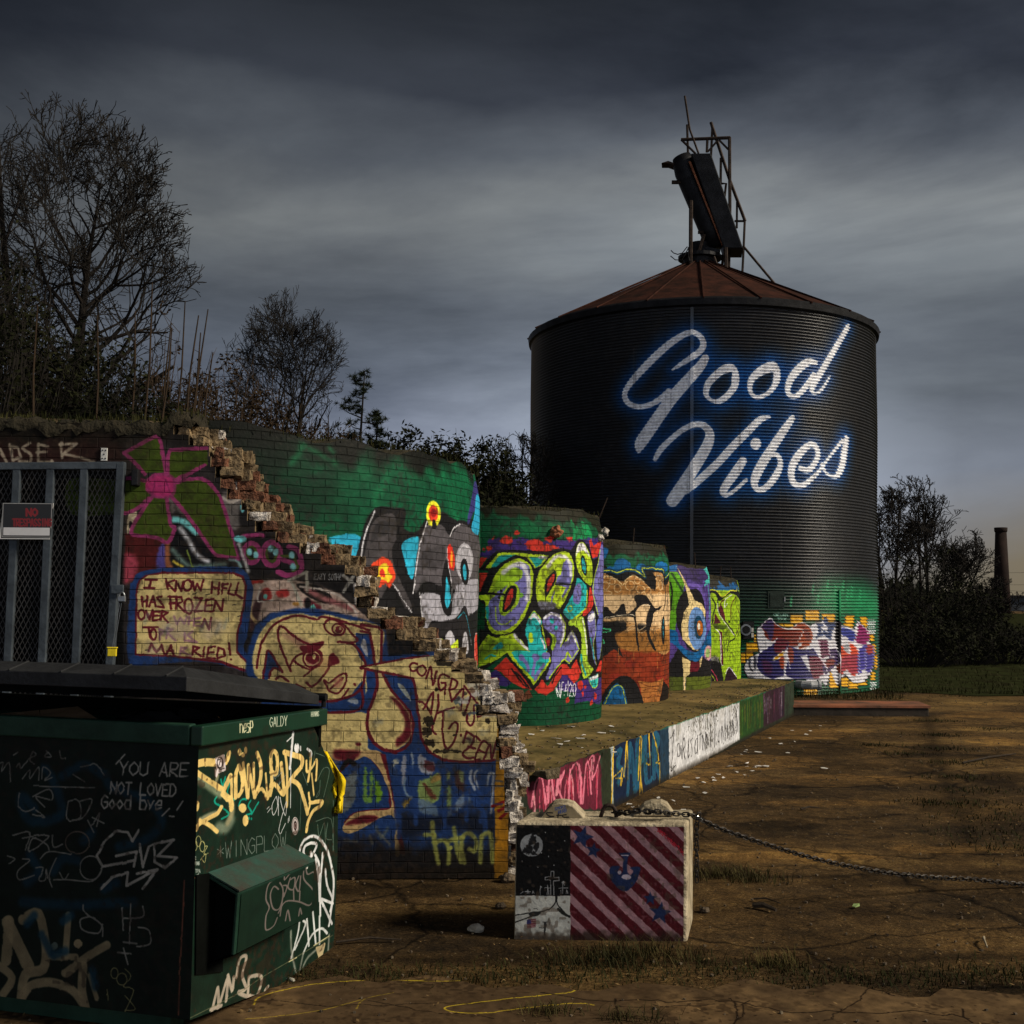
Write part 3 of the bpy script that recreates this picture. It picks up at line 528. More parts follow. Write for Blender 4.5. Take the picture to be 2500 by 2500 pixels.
# ------------------------------------------------------------------ the row of round brick drums
M_soil = simple('drum_soil', (0.040, 0.032, 0.016), 0.95, 0, 0.5, 6.0, 1.0, (0.014, 0.013, 0.007), 0.2)
def drum_axis(upx, zdep, r):
    d = ray(np.array([upx]), np.array([1452.0]))[0]; d2 = d[:2] / d[1]; p = d2 * zdep; k = d2 / np.linalg.norm(d2)
    return p + np.array([-k[1], k[0]]) * r
def drum(upx, zdep, r, z0, ztop, tilt, cvs_fn, label, ragged=0.03, seed=0):
    MORT = 0.32 if seed == 1 else 0.48
    c = drum_axis(upx, zdep, r); S = CylS(c[0], c[1], r)
    cvs = cvs_fn(S, r); cvs.wear(0.0045, 0.4, (44, 38, 32), seed * 10)
    mat = painted('drum_paint', cvs, (0.185, 0.059), 0.6, 0.8, 0, 0.09, 0.32, MORT)
    root = empty('brick_drum', (c[0], c[1], z0), label, 'brick drum', 'row of round brick drums on the platform')
    na, nr = 128, 14; rg = random.Random(seed); v = []; rr_ = [rg.uniform(-1, 1) for _ in range(na)]
    for j in range(nr + 1):
        for i in range(na + 1):
            a = -math.pi + 2 * math.pi * i / na; q = rr_[i % na] * 0.6 + rr_[(i + 1) % na] * 0.4
            zt = ztop + tilt * math.sin(max(a, 0.0)) - (0.35 * sstep(0.02, -0.25, a) if seed == 1 else 0) + ragged * q + 0.02 * math.sin(a * 7 + seed)
            f = j / nr; z = z0 - 0.02 + (zt - z0 + 0.02) * f
            rr0 = r + 0.008 * math.sin(a * 9 + z * 3 + seed) + 0.005 * math.sin(z * 13 + a * 4) - (0.05 if j == nr else 0.0) - (0.012 if j == nr - 1 else 0)
            p = S.pt(a * r, z, rr0 - r); v.append(p)
    mb = MB(); W_ = na + 1
    mb.add(v, [(j * W_ + i, j * W_ + i + 1, (j + 1) * W_ + i + 1, (j + 1) * W_ + i) for j in range(nr) for i in range(na)])
    ob = mb.build('wall', mat, root, True)
    me = ob.data; ly = me.uv_layers.new(name='paint'); li = np.empty(len(me.loops), np.int32); me.loops.foreach_get('vertex_index', li)
    ii = np.arange(len(v)) % W_; co = np.array(v); U = ((-np.pi + 2 * np.pi * ii / na) * r - cvs.u0) / (cvs.u1 - cvs.u0); V = (co[:, 2] - cvs.v0) / (cvs.v1 - cvs.v0)
    ly.data.foreach_set('uv', np.stack([U, V], 1)[li].astype(np.float32).ravel())
    mb = MB(); rim = [v[nr * W_ + i] for i in range(na)]; cen = [c[0], c[1], ztop + 0.06]
    md = [tuple(np.array(p) * 0.55 + np.array(cen) * 0.45 + np.array([0, 0, rg.uniform(0, 0.05)])) for p in rim]
    mb.add(rim + md + [cen], [(i, (i + 1) % na, na + (i + 1) % na, na + i) for i in range(na)] + [(na + i, na + (i + 1) % na, 2 * na) for i in range(na)])
    mb.build('soil_top', M_soil, root, True)
    return S, root

LIME = (176, 205, 38); LAV = (112, 108, 172); CY = (34, 168, 168); BK = (24, 23, 25); WH = (222, 220, 226); RD = (196, 52, 40); PU = (58, 42, 108); DG = (14, 74, 46)
def art1(S, r):
    c = Canvas(S, -math.pi * r, math.pi * r, 0, 3.2, 130, (11, 84, 52), 'A'); c.softk = 1.5; c.grime(0.5, 0.5, 11, (8, 56, 38), 0.5); c.grime(0.35, 0.2, 12, (30, 130, 80), 0.6)
    c.poly('-900 -300 1700 -300 1700 480 1600 440 1480 470 1350 480 1250 500 1100 450 1000 400 900 430 800 350 700 400 600 370 500 400 400 350 330 370 250 420 150 520 0 600 -900 620', (13, 13, 9), None, 120, True, 0.97, 130); c.poly('-900 300 200 300 420 480 560 700 500 900 -900 1000', (8, 32, 20), None, 260, True, 0.75, 120)
    c.line('330 290 430 340 550 420|300 280 280 330 200 420|520 300 540 330', 40, (20, 100, 62), None, 40, True, 0.7)
    c.poly('490 1030 560 990 740 998 740 1230 680 1230 590 1120', (40, 160, 196), None, 4, True)
    c.poly('690 1240 720 1100 760 950 800 840 870 765 980 770 1085 790 1080 930 1170 960 1250 860 1370 800 1480 860 1580 880 1668 960 1668 1990 1240 1990 1200 1650 1000 1640 700 1450', BK, None, 5, True)
    c.poly('752 1230 790 1060 830 900 900 830 1000 830 1020 1000 985 1110 1010 1250 1080 1400 1150 1560 1090 1550 985 1370 880 1500 700 1500', (66, 62, 64), None, 3, True)
    c.poly('820 1060 860 900 960 880 960 980 880 1000', (44, 42, 44), None, 12, True)
    c.poly('1060 1065 1120 1010 1190 1000 1190 1080 1165 1250 1135 1335 1085 1190', (42, 165, 198), None, 3, True)
    c.poly('1185 1100 1240 920 1370 905 1440 990 1530 900 1620 940 1668 1010 1668 1420 1420 1400 1250 1350 1165 1440 1160 1300', (78, 74, 78), None, 3, True)
    c.poly('1215 1130 1290 1090 1390 1080 1400 1180 1330 1260 1220 1220', (58, 55, 58), None, 14, True)
    c.poly('1205 1460 1290 1440 1380 1480 1400 1600 1450 1610 1480 1400 1668 1340 1668 1560 1500 1650 1400 1680 1300 1660 1250 1760 1230 1620', (158, 156, 166), None, 3, True)
    c.poly('1480 1390 1560 1380 1668 1330 1668 1450 1560 1540 1500 1500', (150, 148, 158), None, 6, True)
    c.ell(1562, 1200, 74, 150, (160, 158, 166), None, 3); c.ring(1562, 1200, 58, 130, 10, (196, 194, 202), None, 3); c.ell(1562, 1275, 36, 105, BK, None, 3); c.ell(1563, 1278, 15, 64, (46, 170, 200), None, 2)
    c.poly('1410 1180 1450 1400 1452 1520 1410 1612 1370 1530 1358 1400', BK, None, 3); c.poly('1407 1312 1425 1400 1440 1500 1415 1562 1395 1480', (46, 170, 200), None, 3)
    c.poly('818 1240 870 1185 918 1158 980 1200 1002 1260 1022 1300 1000 1352 972 1402 932 1372 890 1400 868 1340 826 1306', (224, 70, 40), None, 3)
    c.poly('860 1290 880 1240 930 1205 960 1230 955 1270 985 1310 960 1360 930 1340 890 1330', (232, 200, 44), None, 3); c.poly('890 1280 910 1250 935 1300 925 1320 900 1310', (210, 50, 36), None, 3)
    c.ell(1308, 818, 60, 102, (228, 226, 48), None, 4); c.ell(1308, 815, 40, 66, (214, 62, 38), None, 4); c.ell(1310, 810, 24, 36, (140, 24, 24), None, 8); c.poly('1310 860 1330 930 1290 930', BK, None, 3)
    c.poly('1420 1085 1450 1062 1482 1180 1472 1262 1440 1248 1424 1180', (208, 48, 36), None, 3); c.ell(1456, 1180, 10, 60, (236, 150, 40), None, 3)
    w = (216, 214, 220)
    c.line('850 798 800 920 760 1060 742 1230', 15, w); c.line('1256 880 1205 1050 1172 1270 1150 1445|1440 995 1475 930 1530 900|1200 1440 1225 1600 1240 1760', 12, w)
    c.line('1418 1092 1425 1200 1445 1340 1450 1500|1000 1370 1080 1500 1150 1590|1540 1440 1562 1560 1598 1720 1606 1850|1490 1690 1535 1620', 8, w)
    c.poly('1270 1720 1330 1672 1480 1640 1560 1540 1598 1700 1600 1800 1440 1770 1290 1790', (34, 32, 34), None, 3); c.line('1500 1640 1560 1600 1600 1780', 6, (46, 170, 200), None, 3)
    c.poly('1405 1900 1400 1790 1440 1735 1475 1800 1480 1910', (170, 168, 176), None, 3); c.poly('1535 1910 1538 1790 1560 1745 1580 1800 1580 1910', (176, 174, 182), None, 3)
    c.poly('1370 1795 1440 1862 1500 1802 1506 1940 1440 1940 1380 1870', (190, 214, 44), None, 3, False); c.poly('1440 1930 1490 1860 1500 1940', (214, 66, 40), None, 3, False)
    c.poly('1640 1790 1668 1770 1668 1990 1632 1990', (206, 60, 44), None, 3); c.line('1636 1990 1640 1790 1668 1760', 6, w)
    c.poly('1640 640 1678 560 1678 760 1640 800 1600 900 1590 860', (52, 50, 108), None, 6); c.poly('1656 690 1678 680 1676 900 1664 985 1618 935 1645 820', (44, 160, 200), None, 4)
    c.grime(0.4, 0.15, 19, (20, 20, 18), 0.64); return c
def art2(S, r):
    c = Canvas(S, -math.pi * r, math.pi * r, 0.4, 2.8, 190, DG, 'B'); c.softk = 1.4; c.grime(0.5, 0.3, 21, (8, 44, 28), 0.5)
    c.poly('-900 -100 1800 -100 1800 640 1700 600 1620 520 1500 500 1350 520 1250 540 1100 500 900 470 700 480 500 430 300 400 -900 420', (32, 29, 16), None, 60, True, 0.95, 90)
    c.poly('1370 540 1420 560 1480 640 1530 510 1620 620 1640 760 1380 760', (20, 140, 78), None, 25, True, 0.9, 60); c.poly('640 560 900 520 1150 560 1300 700 800 700', (16, 104, 60), None, 60, True, 0.8, 60)
    c.poly('240 770 600 740 1000 770 1400 760 1770 740 1770 1000 100 1010 230 900', PU, None, 8, True, 1, 30)
    for e in [(478, 765, 88, 58), (615, 665, 38, 28), (238, 870, 40, 36), (180, 885, 18, 20), (298, 740, 16, 22), (850, 825, 120, 80), (1050, 745, 62, 42), (1000, 885, 190, 60), (1315, 745, 46, 32)]: c.ell(*e, RD, None, 10, 1, 0, 20)
    c.poly('105 1020 160 1000 225 1005 105 1160', RD, None, 4, False); c.poly('105 1205 262 1205 150 1460 105 1460', RD, None, 4, False); c.poly('1590 780 1620 740 1650 850 1760 740 1700 990 1640 1010', RD, None, 4, False)
    c.poly('110 1170 330 910 600 895 1000 925 1200 870 1340 900 1420 775 1500 760 1590 830 1650 1040 1700 1000 1745 890 1775 890 1775 2900 1640 2600 1500 2650 1400 2450 1200 2560 840 2790 600 2520 470 2300 105 2560 105 1960 180 1980 180 1640 105 1580 105 1500 230 1180', BK, None, 10, False)
    c.poly('190 1145 370 930 700 940 1040 972 960 1100 860 1140 760 1000 600 960 480 1010 250 1148', LIME, None, 3, False); c.poly('260 1130 380 970 600 960 460 1030 330 1130', (26, 140, 138), None, 12, False); c.poly('790 990 1000 1000 940 1090 870 1130', (30, 150, 146), None, 12, False); c.ell(970, 1000, 60, 18, WH, None, 14)
    c.poly('640 1018 790 1090 836 1250 812 1550 705 1800 565 1980 400 2042 260 1992 190 1800 188 1600 110 1565 110 1508 220 1482 300 1280 440 1100', LIME, None, 3)
    c.poly('650 1062 770 1112 800 1260 776 1550 672 1780 545 1930 400 1990 290 1950 222 1800 235 1620 330 1500 405 1270 500 1130', LAV, None, 5)
    c.poly('430 1190 560 1130 680 1160 690 1230 640 1300 600 1330 470 1390 340 1460 280 1440 330 1330', (150, 190, 40), None, 14); c.poly('370 1650 420 1790 520 1730 640 1600 650 1420 560 1340 460 1420', (160, 196, 40), None, 6)
    c.line('430 1205 560 1110 680 1090 750 1200 780 1400 760 1570', 58, WH, None, 26, True, 0.95); c.line('330 1660 340 1850 430 1900 540 1850', 14, LIME, None, 4); c.ell(672, 1512, 34, 36, (120, 180, 60), None, 6)
    c.poly('425 1640 418 1722 475 1730 575 1620 612 1500 605 1400 545 1378 470 1450', BK, None, 3); c.poly('452 1650 450 1705 535 1600 570 1445 530 1425 480 1520', RD, None, 4); c.line('215 1486 440 1500', 34, BK, None, 3)
    c.ell(412, 1448, 18, 22, BK, None, 3); c.ell(380, 1540, 18, 22, BK, None, 3); c.poly('195 1660 235 1670 225 1860 200 1800', CY, None, 6)
    c.poly('1230 915 1320 950 1372 1060 1378 1200 1330 1400 1250 1600 1180 1692 1090 1640 900 1600 888 1280 960 1130 1080 980', LIME, None, 3)
    c.poly('1240 1060 1340 1050 1352 1220 1305 1400 1180 1370 1140 1360 1160 1260 1210 1220', LAV, None, 8); c.poly('900 1600 1000 1590 1150 1620 1100 1700 950 1690', (104, 104, 120), None, 20)
    c.line('1030 1125 1130 1000 1250 985 1325 1080 1332 1240', 46, WH, None, 22, True, 0.95); c.line('1120 1460 1090 1600', 20, LAV, None, 6); c.line('1300 1380 1230 1520', 40, LAV, None, 8)
    c.poly('1120 1180 1146 1212 1132 1330 1080 1430 1012 1532 988 1400 1020 1280', BK, None, 3); c.poly('1095 1225 1120 1240 1100 1340 1040 1450 1020 1450 1030 1330', RD, None, 4); c.line('1010 1520 1010 1600', 12, BK); c.line('1140 1352 1390 1368', 26, BK, None, 3)
    c.poly('1500 790 1570 870 1632 1050 1652 1250 1620 1372 1530 1322 1440 1180 1408 1000 1428 850', LIME, None, 3); c.poly('1500 800 1560 870 1602 990 1520 910 1440 930 1412 990 1430 850', WH, None, 18)
    c.poly('1490 978 1530 988 1572 1130 1556 1242 1510 1205 1480 1070', BK, None, 3); c.poly('1500 1010 1525 1020 1555 1120 1548 1205 1515 1170 1495 1070', (36, 160, 172), None, 4)
    c.poly('1430 1270 1540 1370 1562 1450 1540 1680 1420 1800 1330 1850 1248 1750 1270 1660 1360 1500 1400 1350', CY, None, 4); c.poly('1380 1400 1450 1350 1480 1480 1450 1620 1370 1600', LAV, None, 16); c.line('1560 1450 1540 1680 1420 1800 1340 1850', 34, LIME, None, 6); c.ring(1330, 1690, 30, 40, 14, LIME, None, 6)
    c.poly('1725 890 1770 890 1770 1700 1720 1780 1655 1560 1640 1400 1700 1150', LAV, None, 4); c.line('1730 900 1700 1150 1650 1400 1665 1560 1720 1760', 22, LIME, None, 4); c.poly('1600 1400 1640 1480 1640 1660 1530 1790 1500 1740 1570 1640', RD, None, 4)
    # lower half
    q = 'C'
    c.poly('100 735 220 545 335 590 560 530 700 660 765 745 830 762 1020 762 1088 892 840 1225 480 792 330 900 100 985', LIME, q, 3, False); c.poly('110 760 250 620 480 600 700 720 800 760 560 770 470 760 330 840 110 940', (132, 165, 34), q, 12, False)
    c.poly('540 790 700 770 1010 772 1062 890 845 1165 640 940', CY, q, 6, False); c.line('575 545 640 640 770 750', 34, WH, q, 16)
    for e in [(680, 860, 45, 45), (870, 850, 50, 50), (1010, 830, 60, 45)]: c.ell(*e, LAV, q, 5)
    c.line('700 870 750 960 770 1040|865 880 840 1000 830 1100|980 950 900 1060 850 1150', 46, LAV, q, 6); c.line('550 790 620 770 760 780', 18, (40, 190, 180), q, 3); c.poly('290 740 380 655 430 690 400 740 330 750', CY, q, 8); c.line('190 880 260 830 320 840', 18, CY, q, 6)
    c.poly('770 330 850 230 945 345 950 420 922 440 1010 700 1020 772 800 775 760 640 728 500', CY, q, 3); c.line('770 330 850 232 945 345|950 420 1015 720', 14, LIME, q, 3); c.poly('785 330 850 250 935 345 925 410 870 330 800 345', WH, q, 10); c.line('945 600 1000 740', 26, WH, q, 12); c.ell(800, 590, 34, 70, LIME, q, 12)
    c.poly('965 350 1080 245 1205 280 1272 420 1255 600 1212 700 1270 640 1355 495 1452 740 1332 942 1250 890 1042 1142 1000 1120 1085 940 1100 760 1150 600 1060 520 985 460', LAV, q, 3); c.poly('1060 520 1150 600 1110 770 1080 720 1100 620', (150, 190, 40), q, 6)
    c.line('990 330 1090 265 1195 310 1245 420 1240 560 1215 650', 34, WH, q, 16); c.line('1270 640 1355 500 1450 740 1335 935 1255 880 1045 1135|1205 280 1272 420 1255 600 1212 710', 16, LIME, q, 3, False); c.line('1300 620 1350 530 1400 640', 30, WH, q, 12); c.ell(1090, 365, 32, 40, CY, q, 5); c.ell(1145, 460, 20, 36, CY, q, 5); c.line('1280 860 1300 800 1350 860', 30, LIME, q, 8)
    c.poly('1010 600 1050 590 1060 680 1030 690', (150, 40, 34), q, 8); c.poly('1315 380 1400 340 1502 305 1532 450 1562 830 1582 940 1642 1020 1520 1138 1470 900 1480 600 1400 430 1320 430', (160, 195, 50), q, 3); c.line('1500 330 1525 560 1555 820', 22, WH, q, 10); c.line('1480 820 1500 960 1540 1090', 36, CY, q, 10); c.line('1470 900 1522 1135 1640 1022', 16, LIME, q, 3, False)
    c.poly('1568 320 1672 235 1692 500 1642 700 1692 955 1642 880 1605 700', LAV, q, 3); c.poly('1570 320 1665 250 1665 340 1600 380', WH, q, 8); c.line('1600 600 1630 740 1650 880', 30, CY, q, 8); c.line('1672 235 1692 500 1642 700 1690 955', 12, LIME, q, 3)
    c.poly('1710 400 1768 260 1768 620 1740 860 1700 860 1690 600', (80, 90, 165), q, 4); c.line('1768 640 1740 865', 12, LIME, q, 3)
    c.poly('300 1012 470 850 640 1040 820 1300 640 1250 540 1190 400 1050', RD, q, 4, False); c.poly('855 1285 950 1150 1022 1245 1220 945 1300 945 1340 1022 1420 880 1482 1050 1445 1150 1385 1205 1230 1088 1110 1300 1010 1370 900 1335', RD, q, 4, False); c.line('560 1040 680 1200 740 1250|540 1010 650 1110 770 1260|1220 990 1130 1100 1080 1200', 20, BK, q, 5, False)
    c.poly('1680 1050 1750 900 1768 900 1768 1050', RD, q, 4, False)
    c.poly('215 1085 340 1022 540 1200 470 1255 230 1205', PU, q, 6, False); c.poly('1230 1090 1300 1100 1385 1205 1520 1150 1768 1120 1768 1420 1720 1500 1560 1440 1400 1485 1400 1330 1150 1290', PU, q, 10, False)
    for e in [(300, 1170, 75, 46), (765, 1365, 56, 56), (1305, 1430, 30, 36), (1470, 1230, 36, 62), (1615, 1470, 20, 36), (1660, 1375, 20, 48), (1500, 1345, 12, 36), (1535, 1250, 14, 30)]: c.ell(*e, RD, q, 10, 1, 0, 14)
    c.poly('1578 1125 1640 1110 1716 1085 1702 1220 1650 1268 1602 1232', (40, 170, 165), q, 3); c.poly('1585 1130 1712 1090 1700 1140 1600 1160', WH, q, 6); c.line('1578 1125 1602 1232 1650 1268 1702 1220 1716 1090', 13, LIME, q, 3)
    c.line('1168 1382 1145 1262 1206 1390 1190 1190|1212 1390 1222 1190 1250 1190|1216 1290 1238 1285|1258 1300 1258 1306|1258 1360 1258 1366|1282 1220 1272 1310 1312 1300|1310 1170 1306 1372|1325 1240 1345 1208 1362 1240 1328 1382 1372 1380', 14, WH, q, 3, False); c.ring(1396, 1290, 18, 86, 14, WH, q, 3)
    c.poly('-900 1600 500 1250 900 1420 1250 1480 1500 1520 1768 1500 1768 2000 -900 2000', (14, 62, 38), q, 40, True, 0.55); c.grime(0.35, 0.12, 29, (18, 20, 18), 0.62); return c
def art3(S, r):
    c = Canvas(S, -math.pi * r, math.pi * r, 0.4, 2.6, 170, (120, 46, 26), 'D')
    c.poly('-300 0 800 0 800 560 -300 560', (20, 86, 54), None, 20, False); c.poly('-300 60 800 60 800 330 740 290 700 340 640 310 560 330 480 300 380 330 300 310 160 320 -300 240', (34, 29, 17), None, 40, True, 0.95, 40)
    for e in [(300, 440, 88, 80), (190, 480, 60, 42), (500, 460, 62, 48), (710, 450, 60, 60)]: c.ell(*e, (26, 98, 158), None, 6)
    c.poly('60 250 160 250 140 330 90 400 60 420', (26, 98, 158), None, 14)
    c.poly('80 490 170 485 240 515 330 480 430 485 540 556 505 470 610 465 725 485 745 565 800 490 800 1330 80 1400', BK, None, 3, True); c.line('80 486 170 482 240 508 330 474 430 480 540 552 502 458 620 458 725 478 745 560 800 480', 44, (14, 62, 96), None, 6, False); c.line('80 486 170 482 240 508 330 474 430 480 540 552 502 458 620 458 725 478 745 560 800 480', 11, (205, 215, 60), None, 3, False)
    c.poly('80 1330 240 1300 500 1320 800 1310 800 1960 80 1960', (128, 46, 24), None, 12, True); 
    for k in range(14): c.ell(120 + 52 * k % 640, 1400 + (k * 97) % 420, 60, 40, [(150, 62, 34), (96, 32, 20), (140, 40, 30)][k % 3], None, 30, 0.6)
    c.poly('80 555 170 545 250 590 295 640 340 570 420 540 520 600 590 670 640 700 660 560 610 512 720 520 736 700 790 620 795 1310 630 1315 570 1200 540 1050 450 1050 470 1310 300 1300 240 1180 340 1090 300 1000 80 1000', (186, 138, 84), None, 3)
    c.poly('80 760 300 740 500 720 795 740 795 1040 560 1060 300 1010 80 990', (218, 186, 142), None, 60, True, 0.9); c.poly('230 1140 795 1140 795 1320 300 1320', (148, 98, 44), None, 50, True, 0.9); c.poly('80 560 300 600 430 550 600 680 720 640 795 640 795 720 80 720', (158, 108, 56), None, 30, True, 0.9)
    for x, y, a, b in [(120, 640, 40, 36), (190, 600, 30, 30), (245, 670, 36, 40), (130, 720, 60, 22), (370, 640, 44, 50), (450, 590, 32, 30), (480, 680, 46, 40), (560, 700, 36, 40), (590, 780, 40, 40), (660, 620, 20, 50), (700, 640, 16, 50), (690, 760, 30, 44)]: c.ring(x, y, a, b, 9, (226, 192, 140), None, 4, 0.9)
    c.line('340 1100 420 1060 470 1110 540 1070 620 1110 700 1070 760 1090|330 1120 430 1090 480 1140 560 1100', 5, (226, 196, 150), None, 3)
    c.line('90 560 170 545 250 590 295 640 340 572 420 540 520 600', 8, (232, 205, 150), None, 3)
    c.poly('418 760 465 736 545 752 605 830 652 880 715 855 690 900 640 920 602 1050 575 1150 650 1320 600 1285 542 1130 548 980 585 850 500 845 435 930 450 1100 475 1330 440 1210 415 985 345 950 440 860', BK, None, 3)
    c.poly('80 885 140 868 215 935 310 825 345 935 430 975 300 965 80 985', BK, None, 3); c.poly('80 1060 210 1022 320 1045 338 1100 220 1160 305 1390 210 1310 80 1380', BK, None, 3); c.line('85 1092 180 1100 180 1120 85 1130|85 1180 110 1250 80 1240', 10, (70, 190, 130), None, 3, False)
    c.line('420 960 380 945 200 965 85 985', 8, (236, 220, 190), None, 3); c.line('510 850 590 845', 8, (236, 220, 190), None, 2)
    c.poly('738 960 752 1100 735 1260 712 1200 715 1050', BK, None, 3); c.line('735 1000 730 1190', 12, (50, 170, 200), None, 3); c.poly('640 690 600 600 560 520 620 500 655 600', BK, None, 3); c.line('660 540 716 552 722 680', 10, (230, 210, 180), None, 3)
    c.line('735 500 750 700 735 900', 18, BK, None, 3); c.line('770 620 760 900', 8, BK)
    c.poly('80 1800 200 1640 320 1590 430 1640 500 1780 530 1880 80 1900', BK, None, 4); c.poly('85 1890 160 1740 240 1655 320 1720 352 1890', (16, 86, 140), None, 4, False); c.line('105 1890 165 1760 235 1690 300 1715 335 1890', 9, (190, 205, 60), None, 3)
    c.poly('470 1640 600 1660 725 1610 680 1870 530 1880', (158, 98, 48), None, 6, False); c.line('490 1660 580 1700 700 1680|520 1740 600 1720 690 1750|560 1830 620 1790 680 1800', 8, (100, 52, 26), None, 4); c.poly('680 1880 722 1640 800 1720 800 1890', (26, 20, 18), None, 6, False)
    for x, l0 in [(260, 150), (660, 200), (680, 140), (740, 90), (420, 110)]: c.line(f'{x} 1300 {x} {1300 + l0}', 5, (180, 120, 60), None, 2)
    c.grime(0.35, 0.12, 39, (22, 18, 14), 0.62); return c
def art4(S, r):
    c = Canvas(S, -math.pi * r, math.pi * r, 0.4, 2.4, 170, (76, 58, 128), 'D')
    c.poly('900 340 1240 340 1240 560 1120 600 980 580 880 480', (52, 38, 84), None, 16, True, 0.9, 30); c.poly('600 340 935 355 870 490 600 490', (28, 98, 160), None, 4, False); c.poly('1150 380 1240 380 1240 600 1212 622 1160 600 1205 560 1180 470', (66, 168, 162), None, 4); c.poly('600 490 880 498 950 620 920 720 862 900 850 1115 600 1120', (92, 160, 28), None, 4, False)
    c.poly('960 640 1060 610 1150 700 1175 900 1240 900 1240 1080 1170 1080 1100 700', (100, 80, 160), None, 12); c.line('1160 640 1190 620 1200 760 1205 1000', 22, (66, 168, 162), None, 4); c.line('820 520 930 720', 26, (40, 70, 30), None, 5); c.line('795 610 815 720 800 900', 20, BK, None, 4)
    c.poly('600 1120 850 1110 900 1260 1040 1340 1130 1292 1190 1150 1240 1050 1240 1210 1150 1380 1060 1442 960 1402 850 1270 600 1150', (18, 92, 150), None, 4); c.poly('1020 680 1100 690 1160 850 1176 1100 1100 1322 1000 1312 900 1150 856 1000 878 800 940 710', BK, None, 4)
    c.poly('878 425 960 600 1052 790 1132 830 1168 900 1165 1150 1090 1322 1030 1312 925 1200 908 1060 940 920 1000 842 975 720', (222, 198, 140), None, 3, False); c.ell(1080, 1090, 98, 222, (98, 136, 190), None, 3); c.ell(1100, 1080, 52, 124, (16, 62, 92), None, 3); c.ell(1112, 1090, 35, 82, (170, 92, 26), None, 4); c.ell(1102, 1070, 15, 36, (236, 226, 200), None, 4)
    c.poly('600 1300 800 1240 860 1300 850 1400 800 1450 600 1450', (88, 66, 140), None, 5); c.poly('600 1450 800 1450 880 1300 980 1410 1060 1445 1150 1390 1200 1430 1240 1420 1240 1600 600 1600', BK, None, 5, False)
    c.poly('918 1390 1005 1432 1002 1560 962 1605 958 1770 942 1770 940 1560', (220, 196, 138), None, 3, False); c.poly('1005 1442 1132 1442 1080 1542 1005 1545', (92, 22, 34), None, 4, False); c.poly('1142 1375 1132 1430 1105 1505 1100 1430', (220, 196, 138), None, 3, False); c.ell(1198, 1350, 32, 78, (196, 150, 150), None, 4); c.ell(1198, 1350, 18, 50, (140, 170, 100), None, 10)
    c.poly('600 1592 940 1598 940 1775 600 1775', (74, 84, 26), None, 4, False); c.poly('965 1600 1240 1590 1240 1775 960 1775', (82, 92, 28), None, 4, False); c.grime(0.35, 0.12, 49, (22, 20, 22), 0.62); return c
def art5(S, r):
    c = Canvas(S, -math.pi * r, math.pi * r, 0.4, 2.3, 170, (146, 182, 30), 'D')
    c.poly('1000 400 1560 400 1560 690 1000 690', (24, 84, 140), None, 10, False); c.poly('1000 400 1560 400 1560 660 1480 610 1400 650 1340 600 1290 660 1000 640', (34, 29, 18), None, 24, True, 0.95, 24)
    c.poly('1200 690 1280 690 1355 760 1430 690 1500 690 1560 740 1560 800 1200 800', BK, None, 5); c.line('1210 690 1280 690 1350 760 1430 695 1490 700 1510 660', 12, (205, 205, 50), None, 3); c.poly('1215 740 1270 730 1310 800 1350 790 1420 730 1500 760 1560 880 1560 960 1215 960', (150, 186, 32), None, 3)
    mr_ = (84, 26, 36)
    c.line('1240 790 1290 850 1350 980 1440 1100 1500 1180', 44, (156, 192, 34), None, 3); c.line('1300 790 1310 900 1360 990 1480 1170 1420 1240 1400 1330', 14, BK, None, 3); c.line('1235 770 1275 840 1250 940 1235 1040', 16, BK, None, 3); c.line('1350 960 1330 840 1370 790|1480 760 1440 840 1440 1000|1500 880 1530 1000 1490 1150', 14, mr_, None, 3)
    c.poly('1270 930 1330 1040 1250 1040', mr_, None, 4, False); c.poly('1310 880 1350 860 1380 1000 1350 980', mr_, None, 4); c.poly('1260 1060 1390 1060 1370 1100 1270 1090', (70, 90, 20), None, 4); c.poly('1310 1110 1345 1130 1350 1480 1325 1480', mr_, None, 3, False); c.line('1270 1095 1325 1170 1325 1440 1350 1480', 10, WH, None, 2); c.line('1300 830 1310 930 1380 1040 1470 1160|1440 740 1380 790 1375 870 1400 830', 9, WH, None, 2); c.ell(1420, 1020, 10, 16, BK, None, 2)
    c.line('1530 1130 1530 1400 1500 1560|1360 1120 1370 1400', 9, BK, None, 3); c.poly('1200 1430 1290 1400 1340 1540 1340 1680 1200 1680', BK, None, 4); c.line('1230 1520 1280 1600 1300 1680', 10, (200, 60, 90), None, 3); c.line('1215 1560 1260 1620 1270 1680', 10, (190, 205, 60), None, 3); c.poly('1370 1680 1390 1550 1430 1500 1500 1600 1520 1680', (40, 20, 34), None, 4); c.poly('1200 1380 1290 1380 1300 1440 1230 1440', (150, 150, 140), None, 14, True, 0.8, 20); c.line('1380 1560 1420 1500 1500 1600', 9, WH, None, 3); c.poly('1200 1660 1560 1640 1560 1700 1200 1700', (24, 24, 20), None, 8, False, 0.8)
    c.grime(0.35, 0.1, 59, (22, 22, 18), 0.6); return c
DR = {}
DR[1] = drum(1169, 10.0, 2.55, 0.0, 2.86, -0.12, art1, 'tallest and nearest brick drum with green paint over grey bubble letters', 0.05, 1)
DR[2] = drum(1472, 11.95, 1.15, PH, 2.56, 0.0, art2, 'brick drum painted with lime and purple letters and a white number tag', 0.025, 2)
DR[3] = drum(1634, 14.15, 1.15, PH, 2.33, 0.0, art3, 'brick drum painted with tan and black lettering over a rust red base', 0.02, 3)
